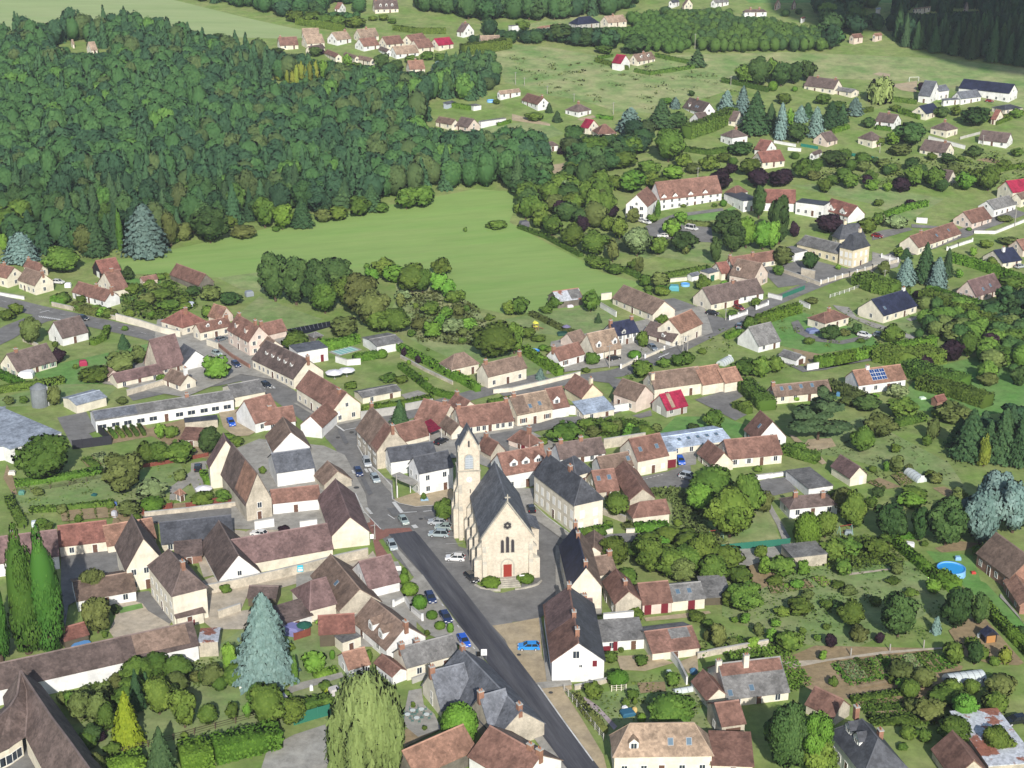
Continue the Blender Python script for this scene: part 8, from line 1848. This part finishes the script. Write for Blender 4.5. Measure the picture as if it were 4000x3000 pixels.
NW.append(wood('woodland', [(-760, -30), (900, -30), (800, 40), (600, 60), (880, 90), (940, 200), (760, 210), (560, 190), (330, 160), (150, 130), (-60, 90), (-500, 10)], 8, [('wdec', 4), ('wdark', 2), ('wcon', 1)], (9, 13), 1.2, 6, 'round tree of the belt behind the crop field', 'trees of the belt behind the crop field', 'green tree belt behind the pale crop field', 9))
NW.append(wood('woodland', [(1480, 660), (1650, 610), (1900, 560), (2060, 580), (2110, 700), (2000, 770), (1820, 820), (1640, 850), (1480, 850)], 5.2, [('wdark', 2), ('wcon', 2), ('wdec', 2)], (8, 11), 1.25, 12, 'small dark tree of the block behind the farm gardens', 'trees of the block behind the farm gardens', 'dark tree block behind the farm gardens', 10))
tile(3, 0)
NW.append(wood('woodland', [(0, 70), (300, 40), (600, 30), (940, 70), (990, 140), (960, 260), (960, 380), (760, 420), (520, 430), (480, 330), (480, 230), (300, 170), (100, 150)], 9, [('wdec', 4), ('wdark', 2), ('wlite', 1)], (9, 14), 1.05, 8, 'leafy tree in the belt beyond the sports field', 'trees of the belt beyond the sports field', 'mixed trees round the far top right houses', 11, keepout=12))
NW.append(wood('conifer_wood', [(1000, 110), (1400, 40), (1700, 20), (2280, -20), (2280, 600), (2060, 570), (1800, 530), (1500, 470), (1250, 430), (1020, 350)], 6.5, [('wcon', 4), ('narrow', 3), ('wdark', 3), ('pop', 1)], (11, 18), 1.15, 60, 'tall dark conifer at the front of the shaded top right wood', 'conifers at the front of the shaded top right wood', 'tall dark conifer wood in shade at the top right', 12))
tile(2, 0)
NW.append(wood('copse', [(480, 1330), (640, 1230), (900, 1190), (1220, 1190), (1250, 1290), (1100, 1340), (880, 1480), (620, 1560), (420, 1500), (520, 1420)], 7, [('wdec', 4), ('wdark', 1), ('woliv', 1)], (7, 11), 1.2, 12, 'leafy green tree in the copse above the care home', 'trees of the copse above the care home', 'small leafy copse above the care home', 13))
NW.append(wood('copse', [(-60, 1360), (120, 1300), (300, 1430), (260, 1560), (420, 1640), (300, 1720), (60, 1720), (-60, 1600)], 7, [('wdec', 3), ('wcon', 1)], (8, 12), 1.2, 8, 'leafy tree between the large wood and the care home park', 'trees between the large wood and the park', 'trees between the large wood and the care home park', 14))
tile(3, 1)
NW.append(wood('copse', [(1830, 1040), (2000, 1020), (2300, 960), (2300, 1330), (2120, 1340), (2000, 1220)], 6, [('wdec', 3), ('wdark', 2)], (5, 9), 1.2, 12, 'bushy tree of the overgrown right hand gardens', 'trees of the overgrown right hand gardens', 'overgrown trees of the right hand gardens', 15))
tile(3, 2)
NW.append(wood('copse', [(1640, 480), (1850, 420), (2300, 380), (2300, 660), (2060, 660), (1800, 600), (1680, 560)], 6, [('wcon', 2), ('wdark', 3), ('woliv', 2)], (6, 9), 1.2, 12, 'dark conifer of the group above the blue cedars', 'dark conifers above the blue cedars', 'dark conifers above the blue cedars', 16))
view()
NW.append(wood('woodland', [(-60, 470), (90, 465), (175, 505), (235, 535), (200, 552), (120, 556), (60, 540), (-10, 548), (-60, 556)], 8, [('wdec', 4), ('wcon', 2), ('dec', 2)], (8, 13), 1.15, 0, '', '', 'trees running down to the left hand houses', 41, 500, keepout=9))
NW.append(wood('copse', [(1130, 425), (1240, 398), (1320, 415), (1345, 470), (1300, 500), (1200, 490), (1140, 470)], 8, [('dec', 4), ('olive', 1), ('dark', 2)], (7, 12), 1.05, 0, '', '', 'leafy trees of the park left of the care home', 21, 500))
NW.append(wood('garden_shrubbery', [(1560, 345), (1750, 335), (2100, 375), (2212, 430), (2050, 425), (1900, 400), (1700, 385), (1580, 372)], 10, [('dec', 4), ('olive', 2), ('dark', 2)], (2.5, 6), 1.0, 0, '', '', 'mixed shrubs and small trees of the right hand gardens', 22, 400, keepout=9))
NW.append(wood('garden_shrubbery', [(2000, 650), (2230, 700), (2230, 800), (2130, 840), (2080, 770), (1980, 730)], 6.5, [('dec', 4), ('dark', 2), ('olive', 1)], (3, 7), 1.15, 0, '', '', 'overgrown shrubbery along the right edge', 23, 500))
NW.append(wood('garden_shrubbery', [(1380, 1165), (1480, 1150), (1560, 1180), (1600, 1215), (1560, 1235), (1500, 1235), (1420, 1230)], 6, [('dec', 5), ('lite', 1), ('olive', 1)], (3, 6.5), 1.1, 0, '', '', 'dense green shrubbery below the lane', 24, 700))
NW.append(wood('garden_shrubbery', [(1950, 1480), (2080, 1470), (2200, 1510), (2180, 1590), (2060, 1590), (1960, 1560), (1900, 1530)], 5, [('dec', 5), ('lite', 1), ('olive', 2)], (2, 4.5), 1.1, 0, '', '', 'bushy growth between the polytunnel and barns', 25, 700))
NW.append(wood('garden_shrubbery', [(200, 1470), (420, 1440), (560, 1430), (600, 1470), (480, 1500), (300, 1530), (220, 1520)], 5, [('dec', 5), ('olive', 2)], (2, 5), 1.1, 0, '', '', 'bushy garden growth below the long white wall', 26, 900))
# rough weeds and low vegetation scattered on the scrub: one object nobody could count
def scrub(name, pts, n, size, kind, label, h_=.5):
    g = [G(*p).xy for p in pts]; gp = [(p.x, p.y) for p in g]; x0, x1 = min(p[0] for p in gp), max(p[0] for p in gp); y0, y1 = min(p[1] for p in gp), max(p[1] for p in gp); P_ = []
    while len(P_) < n:
        c_ = (rng.uniform(x0, x1), rng.uniform(y0, y1)); 
        k = int(rng.integers(6, 22)); r_ = rng.uniform(.5, 2.2)
        if in_poly(c_[0], c_[1], gp):
            for _ in range(k):
                q = c_+rng.normal(0, r_, 2)
                if in_poly(q[0], q[1], gp): P_.append((q[0], q[1], tz(q[1])+rng.uniform(.05, h_)))
        else: n -= .3
    P_ = np.array(P_); N_ = rng.normal(0, .5, P_.shape); N_[:, 2] += .8; N_ /= np.linalg.norm(N_, axis=1)[:, None]
    V, T = quads(P_, N_, size, rng.uniform(0, 1, len(P_)), 1, np.tile([0, 0, 1.0], (len(P_), 1))); tag(link(name, cloud_mesh(name, V, T, leafm(kind))), label, None, None, 'stuff')
tile(2, 2); scrub('rough_weeds', [(1380, 1040), (1120, 910), (1440, 900), (1560, 960), (1700, 1240), (1900, 1380), (1700, 1420), (1560, 1260), (1400, 1200)], 3000, .2, 'olive', 'rough weeds on the plot beside the tall pines', .7)
tile(3, 3); scrub('vegetable_plants', [(700, 1090), (1400, 1060), (1500, 1260), (880, 1280), (820, 1180)], 1800, .16, 'dec', 'dense vegetable plants in the lower right plots', .5)
scrub('vegetable_plants', [(520, 760), (1500, 660), (1650, 790), (1400, 860), (1000, 900), (700, 960)], 3400, .16, 'lite', 'sparse vegetable plants along the orchard path', .45)
tile(1, 1); scrub('rough_weeds', [(1220, 900), (1560, 860), (1900, 980), (2000, 1120), (1900, 1330), (1400, 1300), (1300, 1100)], 3000, .26, 'olive', 'rough weeds on the slope beside the dark tree clump', .6)
tile(0, 1); scrub('garden_plants', [(1040, 800), (1500, 780), (1720, 900), (1700, 1010), (1360, 1120), (1060, 1060)], 3000, .28, 'dec', 'tangled plants filling the left village gardens', .9)
tile(0, 2); 0 and scrub('garden_plants', [(130, 870), (880, 740), (900, 800), (150, 960)], 2600, .25, 'lite', 'yellow green plants in the left allotment rows', .8)
tile(2, 2); scrub('garden_plants', [(560, 330), (900, 300), (1180, 350), (1200, 470), (900, 480), (640, 420)], 3600, .24, 'dec', 'tangled garden plants behind the centre rows', 1.0)
tile(0, 3); scrub('garden_plants', [(480, 1040), (1000, 880), (1280, 850), (1900, 720), (1960, 800), (1700, 1000), (1500, 1060), (1340, 980), (1000, 1200), (760, 1330)], 1800, .16, 'dec', 'tangled garden plants beside the long white wall', .8)
tile(3, 0); scrub('garden_plants', [(600, 1380), (1300, 1400), (2200, 1300), (2250, 1600), (1200, 1640), (400, 1560)], 1800, .3, 'dec', 'mixed shrubs of the upper right gardens', 1.6)
tile(3, 2); scrub('garden_plants', [(560, 1330), (1040, 1330), (1200, 1560), (500, 1640), (480, 1420)], 1800, .2, 'dec', 'tangled plants behind the rusty shed', 1.0)
def plot(q, n, kinds='dl', soil=True, w_=.5):
    c = [G(*p) for p in q]
    if soil: lay('vegetable_bed', q, SOIL, .14)
    Vs, Ts, kk = [], [], kinds
    for i in range(n):
        f = (i+.5)/n; a = c[0].lerp(c[1], f); b = c[3].lerp(c[2], f); k = int((b-a).length*14)+5; t = rng.uniform(0, 1, k)
        P_ = np.array(a)[None]*(1-t[:, None])+np.array(b)[None]*t[:, None]+rng.normal(0, w_*.32, (k, 3))*[1, 1, 0]; P_[:, 2] += rng.uniform(.1, .5, k)+.1
        N_ = rng.normal(0, .5, P_.shape); N_[:, 2] += .9; N_ /= np.linalg.norm(N_, axis=1)[:, None]
        v, t_ = quads(P_, N_, .14, np.clip(rng.uniform(0, .6, k)+.4*(i % 2), 0, 1), 1, np.tile([0, 0, 1.0], (k, 1))); Vs.append(v); Ts.append(t_)
    PLOTN[0] += 1
    tag(link('vegetable_rows', cloud_mesh('vegetable_rows', np.concatenate(Vs), np.concatenate(Ts), leafm({'d': 'dec', 'l': 'lite', 'p': 'pale', 'o': 'olive'}[kinds[0]]))), PL[PLOTN[0] % len(PL)]+' in the gardens, bed %s' % ('one two three four five six seven eight nine ten eleven twelve thirteen fourteen fifteen sixteen seventeen eighteen'.split()[PLOTN[0]-1]), None, None, 'stuff')
PLOTN = [0]; PL = ['rows of green vegetables', 'striped vegetable rows', 'leafy vegetable rows']
tile(3, 3)
for q, n, k in (([(600, 765), (720, 745), (860, 890), (720, 915)], 6, 'p'), ([(730, 740), (800, 725), (930, 870), (860, 890)], 3, 'o'), ([(860, 730), (930, 715), (1040, 850), (960, 870)], 3, 'd'), ([(1050, 705), (1120, 695), (1190, 790), (1130, 830)], 3, 'o'), ([(1160, 700), (1250, 685), (1340, 810), (1240, 840)], 5, 'p'), ([(1270, 680), (1400, 665), (1500, 790), (1380, 820)], 4, 'd'),
                ([(740, 1080), (1150, 1030), (1160, 1060), (760, 1110)], 2, 'd'), ([(860, 1190), (1400, 1160), (1430, 1250), (900, 1270)], 5, 'd'), ([(0, 100), (90, 85), (140, 150), (30, 165)], 3, 'd'), ([(110, 80), (200, 70), (270, 130), (180, 140)], 4, 'l'), ([(380, 30), (480, 10), (560, 80), (470, 100)], 5, 'l'), ([(250, 60), (340, 40), (400, 110), (300, 120)], 3, 'o')): plot(q, n, k)
tile(3, 2)
plot([(1060, 800), (1150, 770), (1260, 860), (1150, 890)], 5, 'd'); plot([(860, 860), (900, 840), (1020, 900), (1000, 920)], 3, 'd')
tile(0, 2)
plot([(690, 650), (830, 630), (900, 700), (760, 730)], 5, 'd'); plot([(520, 1110), (1000, 1070), (1010, 1160), (540, 1200)], 4, 'o'); plot([(130, 880), (890, 765), (895, 800), (140, 920)], 4, 'l', False, .9)
view()
scrub('garden_plants', [(1560, 1240), (1700, 1220), (2000, 1200), (2080, 1280), (2000, 1390), (1700, 1400), (1560, 1340)], 1300, .15, 'dec', 'small plants scattered over the orchard lawns', .6)
scrub('garden_plants', [(1240, 1500), (1420, 1460), (1530, 1490), (1560, 1600), (1340, 1620)], 700, .13, 'dec', 'small plants of the garden behind the balustrade', .6)
scrub('garden_plants', [(1580, 1370), (1700, 1400), (1760, 1480), (1700, 1500), (1560, 1420)], 3000, .15, 'lite', 'yellow green plants behind the rubble wall', .6)
scrub('garden_plants', [(20, 1060), (250, 1000), (430, 1010), (450, 1120), (240, 1140), (60, 1130)], 600, .15, 'dec', 'small plants of the left allotments', .5)
scrub('garden_plants', [(1400, 700), (1900, 640), (2000, 700), (1800, 790), (1500, 810), (1300, 860)], 900, .2, 'dec', 'small plants in the gardens south of the road', .6)
scrub('rough_weeds', [(1700, 960), (1900, 890), (2100, 1000), (2060, 1100), (1850, 1060)], 700, .16, 'olive', 'weeds in the grass of the right orchard', .4)
scrub('rough_weeds', [(1080, 120), (1300, 125), (1500, 130), (1600, 200), (1400, 240), (1180, 205)], 1200, .3, 'olive', 'coarse tufts in the dry meadow', .5)
# ================================================================ LABELS of trees and hedges: what they stand beside
def near_building(p, k=0):
    q = sorted((math.hypot(r[1]-p.x, r[2]-p.y), i) for i, r in enumerate(REG)); return REG[q[k][1]]
CUT = {'with', 'and', 'by', 'of', 'the', 'on', 'in', 'at', 'to', 'beside', 'behind', 'above', 'below', 'near', 'a', 'right', 'left', 'its'}
def relation(p, r):
    dx, dy = p.x-r[1], p.y-r[2]
    if abs(dy) > abs(dx)*1.1: return 'in front of' if dy < 0 else 'behind'
    return 'left of' if dx < 0 else 'right of'
def shorten(nick, room):
    w_ = nick.replace(',', '').split()
    if len(w_) <= room: return nick.replace(',', '')
    w_ = w_[:room]
    while w_ and w_[-1] in CUT: w_.pop()
    return ' '.join(w_)
ITEMS = []
for o, g, h_, wd, kind, small, lab, grp, pc in TREES:
    nm = o.name.split('.')[0]
    if lab:
        tag(o, lab, 'tree', grp); continue
    d = KINDN[kind][1]
    cat = 'bush' if small else 'tree'; noun = 'shrub' if small else ('tree' if 'conifer' not in d and 'spruce' not in d and 'poplar' not in d and 'cypress' not in d and 'cedar' not in d and 'willow' not in d and 'pine' not in d else '')
    if kind == 'yel': noun = 'conifer'
    if small: d = d.replace(' conifer', '').replace(' spruce', '').replace(' poplar', '').replace('tall ', '').replace('wide ', '')
    sz = '' if small else ('tall ' if h_ > 13 and 'tall' not in d else ('small ' if h_ < 5.5 and 'tall' not in d else ''))
    ITEMS.append([o, g, (sz+d+' '+noun).strip(), cat])
for o, md, kind, lab, (h_, ln) in HEDGES:
    d = {'hedge': 'bright clipped', 'dec': 'dark green', 'olive': 'dry green', 'lite': 'yellow green', 'pale': 'pale green'}[kind]
    ITEMS.append([o, md, ('tall ' if h_ > 2.8 else ('low ' if h_ < 1.3 else ''))+('long ' if ln > 25 else '')+d+' hedge', 'hedge'])
def assign(items, k):
    by = {}
    for it in items:
        r = near_building(it[1], k); rel = relation(it[1], r); base = it[2]+' '+rel+' the '; s = base+shorten(r[0], 14-len(base.split()))
        by.setdefault(s, []).append(it)
    return by
by = assign(ITEMS, 0); used = {}
for s, its in by.items():
    its.sort(key=lambda t: t[1].x/t[1].y); n = len(its)
    pre = [''] if n == 1 else (['left hand ', 'right hand '] if n == 2 else ['leftmost ']+['%s from left ' % q for q in ('second', 'third', 'fourth', 'fifth', 'sixth', 'seventh', 'eighth', 'ninth', 'tenth', 'eleventh', 'twelfth')][:n-2]+['rightmost '])
    for it, p in zip(its, pre+['rightmost ']*20):
        l = p+s; w_ = l.split()
        while len(w_) > 16: w_.pop()
        while w_[-1] in CUT: w_.pop()
        l = ' '.join(w_); it[0]['label'] = l; it[0]['category'] = it[3]; used[l] = used.get(l, 0)+1
print('LABEL DUPS', [k for k, v in used.items() if v > 1][:10], 'woods', NW, 'trees', len(TREES))
grp = {}
for it in ITEMS:
    k = it[0].name.split('.')[0]; grp.setdefault(k, []).append(it[0])
GN = {'broadleaf_tree': 'garden trees', 'low_broadleaf_tree': 'lowest broadleaf trees of the gardens', 'small_tree': 'small garden trees', 'garden_bush': 'garden bushes', 'conifer_tree': 'garden conifers', 'hedge': 'garden hedges', 'blue_spruce': 'blue spruces', 'purple_plum_tree': 'purple plum trees', 'clipped_shrub': 'clipped shrubs', 'poplar_tree': 'poplars', 'blue_cedar': 'blue cedars', 'cypress_tree': 'cypresses'}
for k, v in grp.items():
    if len(v) > 1 and k in GN:
        for o in v: o['group'] = GN[k]
